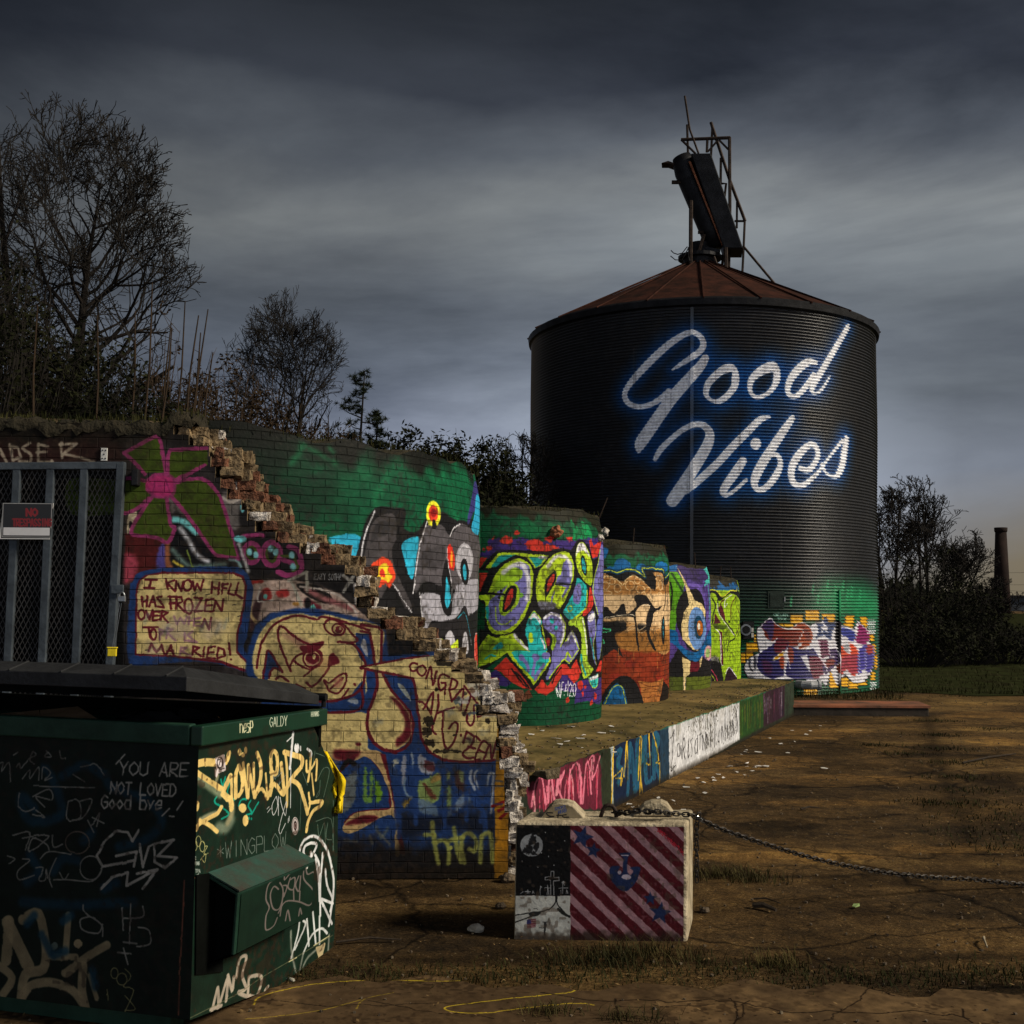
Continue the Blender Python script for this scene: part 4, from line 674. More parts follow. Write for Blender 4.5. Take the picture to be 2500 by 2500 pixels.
DR[4] = drum(1735, 16.0, 1.05, PH, 2.13, 0.0, art4, 'brick drum painted purple with one large blue and cream eye shape', 0.015, 4)
DR[5] = drum(1807, 17.7, 1.05, PH, 2.0, 0.0, art5, 'farthest and lowest brick drum painted yellow green', 0.015, 5)
# ------------------------------------------------------------------ the corrugated silo
_a = math.radians(9.28); SD = 24.3; SR = 3.54; SH = 7.1
sx, sy = SD * math.sin(_a), SD * math.cos(_a)
SS = CylS(sx, sy, SR)
c = Canvas(SS, -math.pi * SR, math.pi * SR, 0, SH, 105, (33, 34, 37), 'H'); c.grime(0.4, 0.8, 61, (28, 28, 30), 0.5); c.grime(0.25, 0.15, 62, (66, 60, 54), 0.6)
# green band sprayed round the foot
c.poly('-1200 300 300 230 900 230 1050 100 1500 130 1680 250 2600 300 2600 1600 -1200 1600', (18, 84, 54), None, 420, False, 0.92); c.poly('-400 100 560 120 800 330 700 560 0 640 -400 640', (26, 38, 32), None, 300, True, 0.7); c.poly('1000 150 1200 120 1480 180 1680 300 1680 520 1200 500 980 400', (34, 140, 88), None, 330, True, 0.8)
for x, y in [(1070, 140), (1160, 200), (1250, 150), (1300, 240), (1350, 210), (1450, 240), (900, 180), (640, 330), (960, 300)]: c.line(f'{x} {y - 50} {x - 10} {y + 60}', 24, (60, 170, 115), None, 12, True, 0.7)
YE = (212, 162, 34)
for x0, y0, x1, y1 in [(630, 495, 775, 590), (810, 435, 965, 560), (1005, 480, 1150, 572), (1275, 500, 1370, 585), (1260, 590, 1365, 645), (1455, 515, 1530, 640), (195, 725, 245, 805), (105, 820, 262, 918), (85, 930, 182, 1008), (40, 940, 92, 1056), (550, 600, 660, 645), (480, 595, 545, 640), (265, 860, 320, 905), (790, 1285, 980, 1350), (785, 1360, 942, 1434), (1090, 1160, 1190, 1355), (1225, 1230, 1310, 1330), (1320, 1275, 1422, 1355), (1430, 1215, 1525, 1315), (1575, 1165, 1622, 1255), (1560, 720, 1605, 800), (1590, 830, 1625, 960), (1620, 960, 1645, 1130), (830, 840, 905, 905)]:
    c.poly(f'{x0 - 8} {y0 - 8} {x1 + 8} {y0 - 8} {x1 + 8} {y1 + 8} {x0 - 8} {y1 + 8}', (36, 26, 20), None, 4, False); c.poly(f'{x0} {y0} {x1} {y0} {x1} {y1} {x0} {y1}', YE, None, 4, False)
c.poly('70 1090 115 1010 195 955 250 950 235 850 215 760 218 650 285 590 385 515 455 585 560 640 650 632 720 582 780 572 865 612 925 572 1000 560 1050 500 1085 585 1190 555 1245 610 1380 650 1415 550 1485 610 1565 680 1565 800 1610 900 1610 1100 1580 1190 1500 1290 1440 1300 1370 1300 1290 1215 1215 1245 1190 1320 1130 1210 1100 1150 1075 1290 1040 1350 1000 1280 960 1310 830 1310 800 1250 600 1270 300 1250 120 1240 72 1160', BK, None, 4, False)
c.poly('84 1085 122 1015 200 965 262 935 245 850 230 760 230 655 290 605 385 528 450 595 560 652 650 645 720 595 780 584 860 622 925 585 1000 575 1050 512 1080 595 1190 568 1240 625 1380 664 1420 562 1480 622 1555 685 1552 800 1597 900 1597 1100 1570 1180 1500 1275 1440 1288 1370 1288 1290 1200 1212 1230 1180 1308 1136 1200 1100 1138 1068 1276 1040 1336 1000 1266 960 1296 836 1296 802 1236 600 1256 300 1238 126 1228 86 1150', (204, 202, 208), None, 3, False)
c.poly('130 1020 160 1010 150 1100 190 1150 160 1150 130 1090', (60, 62, 74), None, 4); c.poly('190 990 215 980 215 1120 195 1120', (60, 62, 74), None, 4)
c.poly('285 625 385 540 470 605 575 660 755 668 772 710 712 852 600 848 475 762 420 802 330 752 312 680', (120, 46, 34), None, 3); c.poly('285 625 385 540 430 575 420 740 380 790 350 700', (52, 52, 110), None, 26, True, 0.8)
c.poly('480 765 600 800 600 850 545 930 425 1010 440 1030 530 975 556 1180 470 1230 380 1235 270 1165 222 1060 250 950 350 885 440 820', (46, 42, 96), None, 3); c.poly('480 765 600 800 560 900 470 950 430 880', (96, 30, 44), None, 24); c.poly('495 980 555 990 555 1110 510 1110', (150, 62, 32), None, 20); c.poly('290 1020 400 1060 400 1180 320 1170', (84, 34, 66), None, 40, True, 0.7)
c.poly('418 1010 535 918 545 960 450 1025', YE, None, 3); c.line('418 1010 540 915 550 965 440 1030 418 1010', 8, WH, None, 2, False)
c.poly('645 652 710 596 775 588 860 645 895 740 852 850 780 892 718 895 775 820 720 808 772 700', (152, 66, 32), None, 3); c.poly('780 640 860 700 850 800 800 740', (96, 36, 44), None, 24, True, 0.7)
c.poly('600 862 720 895 830 905 900 885 970 1000 1062 1132 962 1235 880 1240 760 1252 640 1235 568 1180 600 1000', (46, 42, 100), None, 3); c.poly('745 975 820 958 870 1120 850 1160', (204, 202, 208), None, 3, False); c.poly('850 990 980 1000 1055 1132 960 1235 885 1222', (104, 30, 56), None, 12); c.poly('600 880 660 900 660 1040 610 1060', (150, 62, 32), None, 20, True, 0.8)
c.poly('1045 505 1085 600 1190 570 1120 680 1105 795 1020 725 925 775 960 680 940 590 1010 600', (40, 58, 104), None, 3, False); c.poly('1030 580 1048 625 1095 628 1058 655 1070 700 1032 675 990 700 1005 655 975 625 1015 622', (214, 212, 218), None, 2, False)
c.poly('955 780 1062 790 1100 972 990 1002', (92, 26, 64), None, 3, False); c.poly('1100 890 1165 890 1198 1000 1190 1060 1120 1130 1040 1190 1002 1112 1062 1010 1090 980', (64, 44, 88), None, 3); c.poly('1040 1040 1130 1010 1150 1060 1060 1110', (140, 56, 36), None, 20, True, 0.8)
c.poly('1160 560 1222 575 1226 1300 1196 1320 1212 1000 1150 760', (24, 24, 32), None, 3, False); c.poly('1110 1150 1180 1100 1196 1300 1170 1310', (204, 202, 208), None, 3); c.poly('1170 1110 1196 1060 1200 1180', (140, 56, 40), None, 6)
c.poly('1226 870 1350 832 1432 930 1442 1110 1382 1212 1290 1130 1226 1195', (196, 76, 46), None, 3); c.poly('1226 1000 1430 960 1436 1150 1360 1190 1290 1130 1226 1180', (130, 50, 84), None, 50, True, 0.7); c.poly('1436 600 1555 702 1520 830 1400 806 1420 700', (128, 40, 92), None, 3); c.poly('1440 900 1600 850 1602 1062 1545 1182 1500 1122 1432 1195', (72, 66, 142), None, 3); c.poly('1230 642 1385 692 1372 800 1245 745', (54, 62, 138), None, 3); c.poly('1250 760 1300 760 1340 910 1330 950 1260 900', (204, 202, 208), None, 3); c.ell(1290, 880, 34, 50, (150, 150, 156), None, 6); c.ell(1560, 900, 40, 60, (150, 60, 60), None, 14)
wl = (222, 220, 226)
c.line('290 605 385 528 450 595 560 650 760 660 775 700 720 800|650 645 720 595 780 584 862 640 898 740 855 850 720 900|230 1060 250 950 350 880|555 985 555 1180|600 985 620 1120|900 880 985 1010 1062 1132 965 1230|970 800 990 1000 1062 1130|1080 800 1080 900 1100 975 1150 985|1100 890 1165 885 1205 1010 1185 1070 1100 1150|1240 620 1380 664|1420 562 1480 622 1560 690|1432 930 1445 1110 1430 1190|1510 900 1520 1120|1600 880 1606 1080', 9, wl, None, 2)
for i in range(7):
    for j in range(4): c.ell(1545 + j * 22, 548 + i * 26, 9, 9, wl, None, 3)
for i in range(5):
    for j in range(3): c.ell(1580 + j * 24, 1290 + i * 24, 10, 9, wl, None, 3)
c.text('ORIAN', 430, 506, 36, 34, 7, (170, 215, 200), None, 2, 0, 0.1, False, 0.9); c.text('TFK', 470, 560, 36, 40, 7, (170, 215, 200), None, 2, 0, 0.1, False, 0.9)
# GOOD VIBES in white script with a sprayed blue glow of paint
GV = ['488 402 16 560 355 36 640 305 46 700 255 48 715 205 44 690 155 40 635 128 40 560 150 46 450 225 54 330 335 58 220 450 54 150 540 44 135 600 42 165 650 42 235 675 38 320 660 40 400 615 46 460 570 60',
      '728 318 56 690 380 72 600 480 84 485 610 90 390 740 92 300 870 96 250 945 90 236 1005 26',
      '1780 88 46 1700 225 50 1620 360 52 1560 460 52 1515 545 44 1545 578 20 1595 540 26 1650 452 16',
      '1545 350 36 1490 345 56 1420 395 62 1360 470 56 1336 540 46 1350 590 38 1400 596 38 1465 535 46 1530 440 44',
      '360 1060 34 400 990 46 480 910 42 570 840 42 660 805 46 720 815 50 762 870 62 748 950 78 690 1055 84 620 1165 88 545 1285 100 488 1365 94',
      '1198 750 26 1130 772 50 1040 860 56 930 970 58 820 1090 58 700 1200 56 600 1290 44 560 1318 16',
      '1005 1075 60 950 1160 68 885 1250 62 862 1300 54 885 1325 34 945 1292 28 1030 1215 28',
      '1370 760 46 1300 860 62 1220 980 68 1150 1090 72 1100 1190 68 1092 1255 48 1130 1288 44 1190 1258 50 1250 1180 54 1282 1100 44 1262 1035 34 1205 1035 36 1150 1085 40',
      '1430 1128 40 1495 1140 46 1556 1050 46 1548 975 46 1500 955 48 1430 1015 60 1380 1090 62 1362 1165 56 1380 1235 50 1440 1256 42 1510 1208 38 1575 1140 28 1640 1050 24 1740 925 34',
      '1772 912 54 1755 1010 70 1740 1100 66 1712 1165 54 1680 1192 28 1620 1165 22 1588 1100 34']
O1 = '870 365 925 360 965 400 980 470 965 540 910 610 850 650 790 650 730 610 712 560 730 490 780 430 840 380|925 422 922 470 920 510 890 560 840 605 800 620 765 605 755 570 780 510 850 445 900 425'
O2 = '1205 343 1245 345 1275 385 1284 440 1275 500 1220 575 1150 615 1100 620 1055 585 1038 520 1050 460 1100 400 1160 360|1230 425 1228 480 1215 520 1170 570 1115 590 1085 575 1075 540 1090 490 1140 450 1200 425'
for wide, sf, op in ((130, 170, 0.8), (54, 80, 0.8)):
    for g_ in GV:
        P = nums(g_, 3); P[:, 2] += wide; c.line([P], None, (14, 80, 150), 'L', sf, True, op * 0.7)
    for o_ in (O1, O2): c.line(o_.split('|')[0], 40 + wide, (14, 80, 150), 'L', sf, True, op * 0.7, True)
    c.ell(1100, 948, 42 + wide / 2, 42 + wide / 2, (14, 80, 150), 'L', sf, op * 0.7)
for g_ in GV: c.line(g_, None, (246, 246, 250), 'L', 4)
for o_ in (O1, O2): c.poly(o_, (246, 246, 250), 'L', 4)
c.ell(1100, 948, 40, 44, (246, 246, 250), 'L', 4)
c.wear(0.003, 0.08, (30, 26, 24), 60)
for k in range(3):
    for u_ in np.arange(c.u0 + 0.6 + 0.4 * (k % 2), c.u1, 0.9):      # bolted vertical laps, one run per sheet
        i0 = int((u_ - c.u0) * c.ppm); j0 = int(k * 2.34 * c.ppm); c.a[j0:j0 + int(2.34 * c.ppm), i0:i0 + 1] *= 0.8
for z_ in (2.34, 4.68): c.a[int(z_ * c.ppm):int(z_ * c.ppm) + 2] *= 0.8
for k in range(60):
    q_ = random.Random(k + 400); i0 = q_.randrange(c.w - 4); j1 = int(q_.uniform(.3, 1) * c.h); ln_ = int(q_.uniform(.1, .35) * c.h); wq_ = q_.choice([1, 2, 3]); j0 = max(0, j1 - ln_); f_ = np.linspace(0, .45, j1 - j0)[:, None, None]; c.a[j0:j1, i0:i0 + wq_] = c.a[j0:j1, i0:i0 + wq_] * (1 - f_) + np.array(q_.choice([(70, 40, 26), (20, 20, 22), (86, 82, 78)])) / 255 * f_
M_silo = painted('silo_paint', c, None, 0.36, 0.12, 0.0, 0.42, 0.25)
M_rust = simple('rusty_roof_sheet', (0.034, 0.012, 0.0075), 0.85, 0.0, 0.5, 3.0, 0.3, (0.014, 0.007, 0.005), 0.05)
M_black = simple('dark_steel', (0.016, 0.016, 0.017), 0.55, 0.6, 0.4, 6.0, 0.2)
M_rustbar = simple('rusty_bar', (0.040, 0.028, 0.022), 0.7, 0.5, 0.5, 12.0, 0.3)
M_orange = simple('bare_rust', (0.26, 0.10, 0.05), 0.85, 0.1, 0.5, 9.0, 0.4)
M_galv = simple('galvanised', (0.20, 0.21, 0.22), 0.45, 0.7, 0.3, 14.0, 0.1)
silo = empty('grain_silo', (sx, sy, 0), 'huge round corrugated steel silo with white script lettering and a rusty cone roof', 'silo')
nw_, per, na = 122, 8, 168; nr = nw_ * per
jj = np.arange(nr + 1); zz = SH * jj / nr; rad = SR + 0.017 * np.sin(2 * np.pi * jj / per); aa = np.linspace(-np.pi, np.pi, na + 1)
Rg, Ag = np.meshgrid(rad, aa, indexing='ij'); Zg = np.meshgrid(zz, aa, indexing='ij')[0]
# sheets are lapped every 2.2 m of height and a little dented
Rg = Rg + 0.006 * np.sin(Ag * 5 + Zg * 1.3) + 0.004 * np.sin(Ag * 13 - Zg * 2.1)
vx = SS.c[0] + Rg * (np.cos(Ag) * SS.k[0] + np.sin(Ag) * SS.t[0]); vy = SS.c[1] + Rg * (np.cos(Ag) * SS.k[1] + np.sin(Ag) * SS.t[1])
V = np.stack([vx, vy, Zg], -1).reshape(-1, 3).astype(np.float32)
W_ = na + 1; b0 = (np.arange(nr)[:, None] * W_ + np.arange(na)[None]).ravel(); Fq = np.stack([b0, b0 + 1, b0 + W_ + 1, b0 + W_], 1).astype(np.int32)
me = bpy.data.meshes.new('shell'); me.vertices.add(len(V)); me.vertices.foreach_set('co', V.ravel()); me.loops.add(Fq.size); me.loops.foreach_set('vertex_index', Fq.ravel())
me.polygons.add(len(Fq)); me.polygons.foreach_set('loop_start', np.arange(0, Fq.size, 4)); me.polygons.foreach_set('use_smooth', np.ones(len(Fq), bool)); me.materials.append(M_silo); me.update(calc_edges=True)
ly = me.uv_layers.new(name='paint'); uu = ((Ag * SR - c.u0) / (c.u1 - c.u0)).ravel(); v_ = (Zg / SH).ravel(); ly.data.foreach_set('uv', np.stack([uu, v_], 1)[Fq.ravel()].astype(np.float32).ravel())
sh = bpy.data.objects.new('shell', me); col.objects.link(sh); sh.parent = silo; sh.matrix_parent_inverse = Matrix.Translation(-silo.location)
# roof: 22 rusty panels with raised ribs, open collar at the top
mb = MB(); npan = 22; apex = 1.62; rc = 0.32; top_r = SR + 0.07
def rp(a, q, dz=0.0): r_ = rc + (top_r - rc) * q; z = SH + 0.02 + apex * (1 - q) + dz; return (sx + r_ * math.cos(a), sy + r_ * math.sin(a), z)
for i in range(npan):
    a0, a1 = 2 * math.pi * i / npan, 2 * math.pi * (i + 1) / npan
    mb.add([rp(a0, 1), rp(a1, 1), rp(a1, 0), rp(a0, 0)], [(0, 1, 2, 3)])
roof = mb.build('roof', M_rust, silo)
mb = MB()
for i in range(npan):
    a0 = 2 * math.pi * i / npan; mb.tube([rp(a0, 1.01, 0.015), rp(a0, 0.5, 0.03), rp(a0, 0.0, 0.03)], 0.017, 5)
mb.build('ribs', M_rust, roof)
mb = MB(); n_ = 88
def ringp(r_, z): return [(sx + r_ * math.cos(2 * math.pi * i / n_), sy + r_ * math.sin(2 * math.pi * i / n_), z) for i in range(n_)]
prof = [(SR + 0.025, SH - 0.12), (SR + 0.07, SH - 0.10), (SR + 0.085, SH + 0.01), (SR + 0.04, SH + 0.05)]
for k, (r_, z) in enumerate(prof): mb.add(ringp(r_, z), [])
for k in range(3): mb.f += [(k * n_ + i, k * n_ + (i + 1) % n_, (k + 1) * n_ + (i + 1) % n_, (k + 1) * n_ + i) for i in range(n_)]; mb.m += [0] * n_
mb.build('eave', M_black, silo)
mb = MB()
prof = [(0.34, SH + 1.60), (0.36, SH + 1.76), (0.46, SH + 1.77), (0.46, SH + 1.84), (0.25, SH + 1.9), (0.22, SH + 2.12)]
for k, (r_, z) in enumerate(prof): mb.add([(sx + r_ * math.cos(2 * math.pi * i / 20), sy + r_ * math.sin(2 * math.pi * i / 20), z) for i in range(20)], [])
for k in range(5): mb.f += [(k * 20 + i, k * 20 + (i + 1) % 20, (k + 1) * 20 + (i + 1) % 20, (k + 1) * 20 + i) for i in range(20)]; mb.m += [0] * 20
mb.build('collar', M_black, silo)
def strip(px, wd, z0, z1, mat, name, dr=0.024, n=60):
    u = SS.hit(np.array([px]), np.array([1200.0]))[0][0]; mb = MB(); vs = []
    for i in range(n + 1):
        z = z0 + (z1 - z0) * i / n
        for du, e in ((-wd / 2, 0.0), (-wd / 2, dr), (wd / 2, dr), (wd / 2, 0.0)): vs.append(SS.pt(u + du, z, e))
    mb.add(vs, [(i * 4 + k, i * 4 + k + 1, (i + 1) * 4 + k + 1, (i + 1) * 4 + k) for i in range(n) for k in range(3)]); ob = mb.build(name, mat, silo)
    def f(co): q = co[:, :2] - SS.c; return np.arctan2(q @ SS.t, q @ SS.k) * SR, co[:, 2]
    put_uv(ob, c, f); return ob
strip(1689, 0.055, 0.3, SH - 0.15, M_silo, 'seam_batten', 0.05); strip(2046, 0.04, 0.0, 1.9, M_silo, 'door_jamb', 0.03)
def patch(u0, v0, u1, v1, name, mat, dr, parent, crop='H'):    # small raised panel on the shell, corners read off the photograph
    x0, y0, k = CROP[crop]; P = np.array([[u0, v1], [u1, v1], [u1, v0], [u0, v0]], float)
    U, Vv, _ = SS.hit(x0 + P[:, 0] / k, y0 + P[:, 1] / k); mb = MB()
    mb.hexa([SS.pt(a, b, -0.02) for a, b in zip(U, Vv)] + [SS.pt(a, b, dr) for a, b in zip(U, Vv)]); return fix_normals(mb.build(name, mat, parent))
M_hatch = simple('hatch_steel', (0.016, 0.024, 0.020), 0.5, 0.2, 0.4, 6, 0.2)
h_ = patch(356, 208, 548, 412, 'hatch', M_hatch, 0.022, silo); patch(380, 232, 526, 396, 'hatch_panel', M_hatch, 0.030, h_); patch(540, 280, 556, 330, 'latch', M_galv, 0.04, h_)
bx = patch(52, 566, 178, 772, 'control_box', M_black, 0.10, silo); M_lab = simple('faded_label', (0.42, 0.40, 0.37), 0.6, 0, 0.3, 20, 0)
patch(148, 640, 172, 690, 'label', M_lab, 0.106, bx); patch(146, 700, 172, 752, 'label', M_lab, 0.106, bx)
q_ = SS.hit(np.array([1800 + 82 / 4.83]), np.array([1400 + 662 / 4.83])); mb = MB(); pc = SS.pt(q_[0][0], q_[1][0], 0.10); nn = np.array([*(pc[:2] - SS.c), 0]); nn /= np.linalg.norm(nn)
mb.tube([pc - nn * 0.02, pc + nn * 0.03], [0.10, 0.10], 18); mb.tube([pc + nn * 0.031, pc + nn * 0.036], [0.07, 0.07], 18, 1); mb.build('dial', [M_galv, M_black], bx)
q_ = SS.hit(np.array([1800 + 722 / 4.83]), np.array([1400 + 1306 / 4.83])); pc = SS.pt(q_[0][0], q_[1][0], -0.02); nn = np.array([*(pc[:2] - SS.c), 0]); nn /= np.linalg.norm(nn); tt = np.array([-nn[1], nn[0], 0])
M_pipe = simple('painted_pipe', (0.33, 0.33, 0.34), 0.5, 0.1, 0.4, 10, 0.2); mb = MB()
mb.tube([pc - tt * 0.02, pc + nn * 0.16, pc + nn * 0.24 + tt * 0.10, pc + nn * 0.26 + tt * 0.26], 0.075, 14); mb.tube([pc + nn * 0.25 + tt * 0.24, pc + nn * 0.262 + tt * 0.285], [0.095, 0.095], 14); mb.build('outlet_pipe', M_pipe, silo)

# ------------------------------------------------------------------ derelict elevator head on the roof
vd = np.array([math.sin(_a), math.cos(_a), 0.0]); sd_ = np.array([math.cos(_a), -math.sin(_a), 0.0])
def tp(x, y, off=0.0):           # R2 crop px -> point on the upright plane through the silo axis, pushed off metres away from the camera
    d = ray(np.array([1550 + x / 3.449]), np.array([200 + y / 3.449]))[0]; o = np.array([sx, sy, 0]) + vd * off
    return CAM + d * (((o - CAM) @ vd) / (d @ vd))
head = empty('elevator_head', (sx, sy, SH + 2.1), 'rusted slanting conveyor head in a bent steel frame on top of the silo', 'grain elevator')
# the two casings: a round pipe casing on the left, a box casing on the right, a gap between
cl = [tp(395, 640), tp(430, 760), tp(640, 1250), tp(690, 1395)]
mb = MB(); dirc = (cl[3] - cl[0]) / np.linalg.norm(cl[3] - cl[0]); mb.tube([cl[0] - dirc * 0.02, cl[0] + dirc * 0.12, cl[1], cl[2], cl[3]], [0.20, 0.235, 0.245, 0.245, 0.22], 20); mb.build('round_casing', M_black, head, True)
mb = MB(); mb.prism([tp(472, 600, -0.35), tp(640, 598, -0.35), tp(912, 1400, -0.35), tp(748, 1400, -0.35)], vd * 0.7); bevel(fix_normals(mb.build('box_casing', M_black, head)), 0.02)
mb = MB(); mb.prism([tp(452, 668, -0.30), tp(470, 668, -0.30), tp(745, 1375, -0.30), tp(735, 1380, -0.30)], vd * 0.05); fix_normals(mb.build('rust_strip', M_orange, head))
mb = MB(); mb.prism([tp(600, 1385, -0.2), tp(720, 1410, -0.2), tp(650, 1480, -0.2), tp(692, 1535, -0.2), tp(490, 1535, -0.2), tp(540, 1470, -0.2)], vd * 0.42); fix_normals(mb.build('spout', M_black, head))
mb = MB(); mb.prism([tp(224, 682, -0.1), tp(280, 664, -0.1), tp(330, 682, -0.1), tp(352, 712, -0.1), tp(330, 700, -0.1), tp(280, 682, -0.1)], vd * 0.3); fix_normals(mb.build('torn_flap', M_rustbar, head))
bars = [('mast', (420, 118), (462, 400), (536, 602), -0.1, .022), ('post', (440, 360), (447, 602), None, 0.3, .026), ('rail', (640, 340), (800, 830), (928, 1172), 0.35, .034), ('post', (652, 385), (640, 650), None, 0.35, .026),
        ('rail', (388, 486), (802, 470), None, 0.1, .036), ('brace', (390, 486), (512, 605), None, 0.1, .024), ('post', (797, 466), (800, 1062), (785, 1790), 0.1, .036), ('post', (610, 490), (606, 592), None, 0.1, .028), ('brace', (700, 490), (614, 588), None, 0.1, .022),
        ('brace', (710, 490), (800, 582), None, 0.1, .022), ('post', (724, 640), (722, 852), None, 0.35, .028), ('bracket', (724, 856), (768, 856), (756, 965), 0.35, .026), ('post', (860, 1010), (858, 1232), None, 0.35, .024), ('rail', (838, 1172), (926, 1172), None, 0.35, .024),
        ('post', (925, 1170), (916, 1390), (905, 1612), 0.35, .026), ('stay', (915, 1386), (1218, 1748), None, 0.35, .026), ('post', (472, 1000), (470, 1400), (466, 1785), -0.45, .042), ('bracket', (310, 845), (402, 845), None, -0.1, .042), ('bracket', (530, 1267), (580, 1267), None, -0.2, .034),
        ('leg', (582, 1285), (515, 1510), None, -0.3, .040), ('leg', (606, 1350), (560, 1480), None, 0.3, .026), ('leg', (746, 1395), (735, 1560), None, 0.3, .030), ('post', (765, 1395), (771, 1790), None, -0.5, .042), ('brace', (665, 1470), (748, 1705), None, -0.4, .026), ('brace', (600, 1530), (745, 1700), None, -0.55, .016)]
for nm, a, b, d_, off, r_ in bars:
    mb = MB(); mb.tube([tp(*a, off), tp(*b, off)] + ([tp(*d_, off)] if d_ else []), r_, 6); mb.build(nm, M_rustbar, head)
for pths, lab in (([[(452, 1395), (440, 1388), (400, 1440), (360, 1452), (325, 1440), (304, 1418)]], 'upper loose black cable dangling from the frame post above the silo roof'), ([[(452, 1395), (425, 1450), (395, 1500), (340, 1498), (300, 1465)]], 'lower loose black cable dangling from the frame post above the silo roof'), ([[(452, 1395), (450, 1470), (462, 1506), (480, 1508)]], 'short black cable lying against the frame post above the silo roof')):
    cb = MB()
    for pth in pths: cb.tube([tp(x, y, -0.5) for x, y in pth], 0.011, 5)
    tag(cb.build('loose_cable', M_black, loc=tp(445, 1390, -0.5)), lab, 'cable')

# low rusty ledge beside the silo foot
M_ledge = simple('ledge_concrete', (0.028, 0.021, 0.015), 0.9, 0, 0.5, 3, 0.6, (0.02, 0.016, 0.012), 0.2)
M_ledgetop = simple('rusty_red_top', (0.22, 0.075, 0.035), 0.8, 0, 0.6, 1.6, 0.5, (0.06, 0.035, 0.022), 0.2, 9)
a_ = g1(1925, 1746); b_ = g1(2268, 1748); hz = 0.15; mb = MB()
dep = np.array([0.1, 0.75, 0]); P = [a_ - (b_ - a_) * 0.05, b_, b_ + dep, a_ - (b_ - a_) * 0.05 + dep]
bot = [(p[0], p[1], -0.05) for p in P]; top = [(p[0], p[1], hz) for p in P]
led = empty('low_ledge', a_, 'low concrete ledge with a rust red top at the foot of the silo', 'ledge')
mb.hexa(bot + [(p[0], p[1], hz - 0.035) for p in P]); bevel(mb.build('kerb', M_ledge, led), 0.015)
mb = MB(); q = 0.02; T_ = [P[0] + np.array([-q, -q, 0]), P[1] + np.array([q, -q, 0]), P[2] + np.array([q, q, 0]), P[3] + np.array([-q, q, 0])]; mb.hexa([(p[0], p[1], hz - 0.032) for p in T_] + [(p[0], p[1], hz) for p in T_]); mb.build('top_plate', M_ledgetop, led)
# ------------------------------------------------------------------ broken brick wall with the cartoon face
wq = g1(1000, 2145); WU = np.array([math.cos(R(4.5)), math.sin(R(4.5)), 0]); WS = PlaneS((wq[0], wq[1], 0), WU)
WN = np.array([WU[1], -WU[0], 0])            # towards the camera
def wuv(x, y): U, V, _ = WS.hit(np.array([float(x)]), np.array([float(y)])); return U[0], V[0]
uL = wuv(-420, 1600)[0]; uR = wuv(1300, 1600)[0]
CRM = (206, 184, 122); MAR = (96, 28, 38); BLU = (34, 58, 106); OLI = (60, 74, 24); PNK = (140, 52, 98)
c = Canvas(WS, uL, uR + 0.05, -0.02, 2.95, 290, (44, 40, 40), 'K2'); c.softk = 1.7; c.grime(0.6, 0.25, 71, (24, 22, 24), 0.5); c.grime(0.3, 0.1, 72, (84, 78, 74), 0.62)
# dark lintel with its white tag, mossy top
c.poly('-600 950 300 950 300 1130 -600 1130', (40, 22, 20), 'X', 14, False); c.poly('-600 900 700 900 560 1060 440 1062 400 1078 300 1078 -600 1080', (22, 19, 14), 'X', 30, True, 0.95, 16)
c.line('0 250 40 330|60 220 80 320 130 300 110 240 60 230|190 210 140 240 200 290 190 330 120 325|240 230 240 330 320 330|230 270 290 265|240 220 300 230|330 330 325 320|380 210 390 300|370 220 480 215 400 280 500 300 590 330', 16, (150, 138, 120), 'K', 6, False, 0.9)
c.poly('-500 1140 300 1140 300 2200 -500 2200', (14, 14, 14), 'X', 6, False)  # black paint stands in for the dark opening behind the gate
# flower and the older layers round it
c.poly('20 980 330 1030 440 1070 420 1180 320 1310 20 1446', (76, 28, 28), None, 12, False); c.poly('20 1180 110 1190 140 1320 20 1450', (156, 62, 78), None, 30); c.poly('340 1120 392 1080 412 1300 315 1310', (78, 70, 138), None, 16); c.poly('400 1080 485 980 502 1300 415 1310', (146, 88, 58), None, 16)
c.poly('470 900 560 860 700 1010 860 1170 960 1200 1000 1310 480 1310', (22, 22, 24), None, 20); c.line('480 845 560 860 690 965', 54, (112, 190, 190), None, 20); c.line('540 930 620 1045 700 1180 800 1240', 36, (206, 206, 210), None, 26); c.line('470 1130 510 1180|530 1200 620 1280 740 1290 960 1260', 34, (120, 150, 140), None, 30, True, 0.8); c.line('480 1240 560 1290', 24, (180, 160, 60), None, 14); c.line('600 1140 660 1290', 12, (120, 140, 60), None, 8)
c.line('430 650 460 680 470 760|520 730 570 780', 40, (110, 100, 96), None, 24, True, 0.8); c.poly('50 800 130 770 110 900 40 980', (196, 180, 150), None, 8); c.poly('60 860 90 880 60 930', BK, None, 5)
c.poly('930 640 1000 570 1110 640 1110 900 1000 920', (112, 106, 102), None, 20, True, 0.8); c.poly('1110 700 1200 720 1240 900 1100 900', (30, 28, 28), None, 20); c.line('940 640 1010 680 1100 650', 30, (170, 160, 150), None, 10); c.ell(1125, 740, 20, 40, (110, 190, 196), None, 10)
c.poly('-500 470 -60 470 200 460 232 560 232 660 60 780 -80 795 -500 790', OLI, None, 3); c.poly('10 220 190 130 310 62 362 130 402 400 205 410 40 250', OLI, None, 3, False); c.poly('432 210 520 185 790 172 800 330 500 470 420 422', OLI, None, 3, False); c.poly('500 500 600 465 740 462 830 520 920 650 1092 1195 1060 1210 930 1190 850 1150 450 620', OLI, None, 3); c.poly('270 640 410 620 450 880 502 910 420 1062 300 1010 80 970 180 760', OLI, None, 3, False)
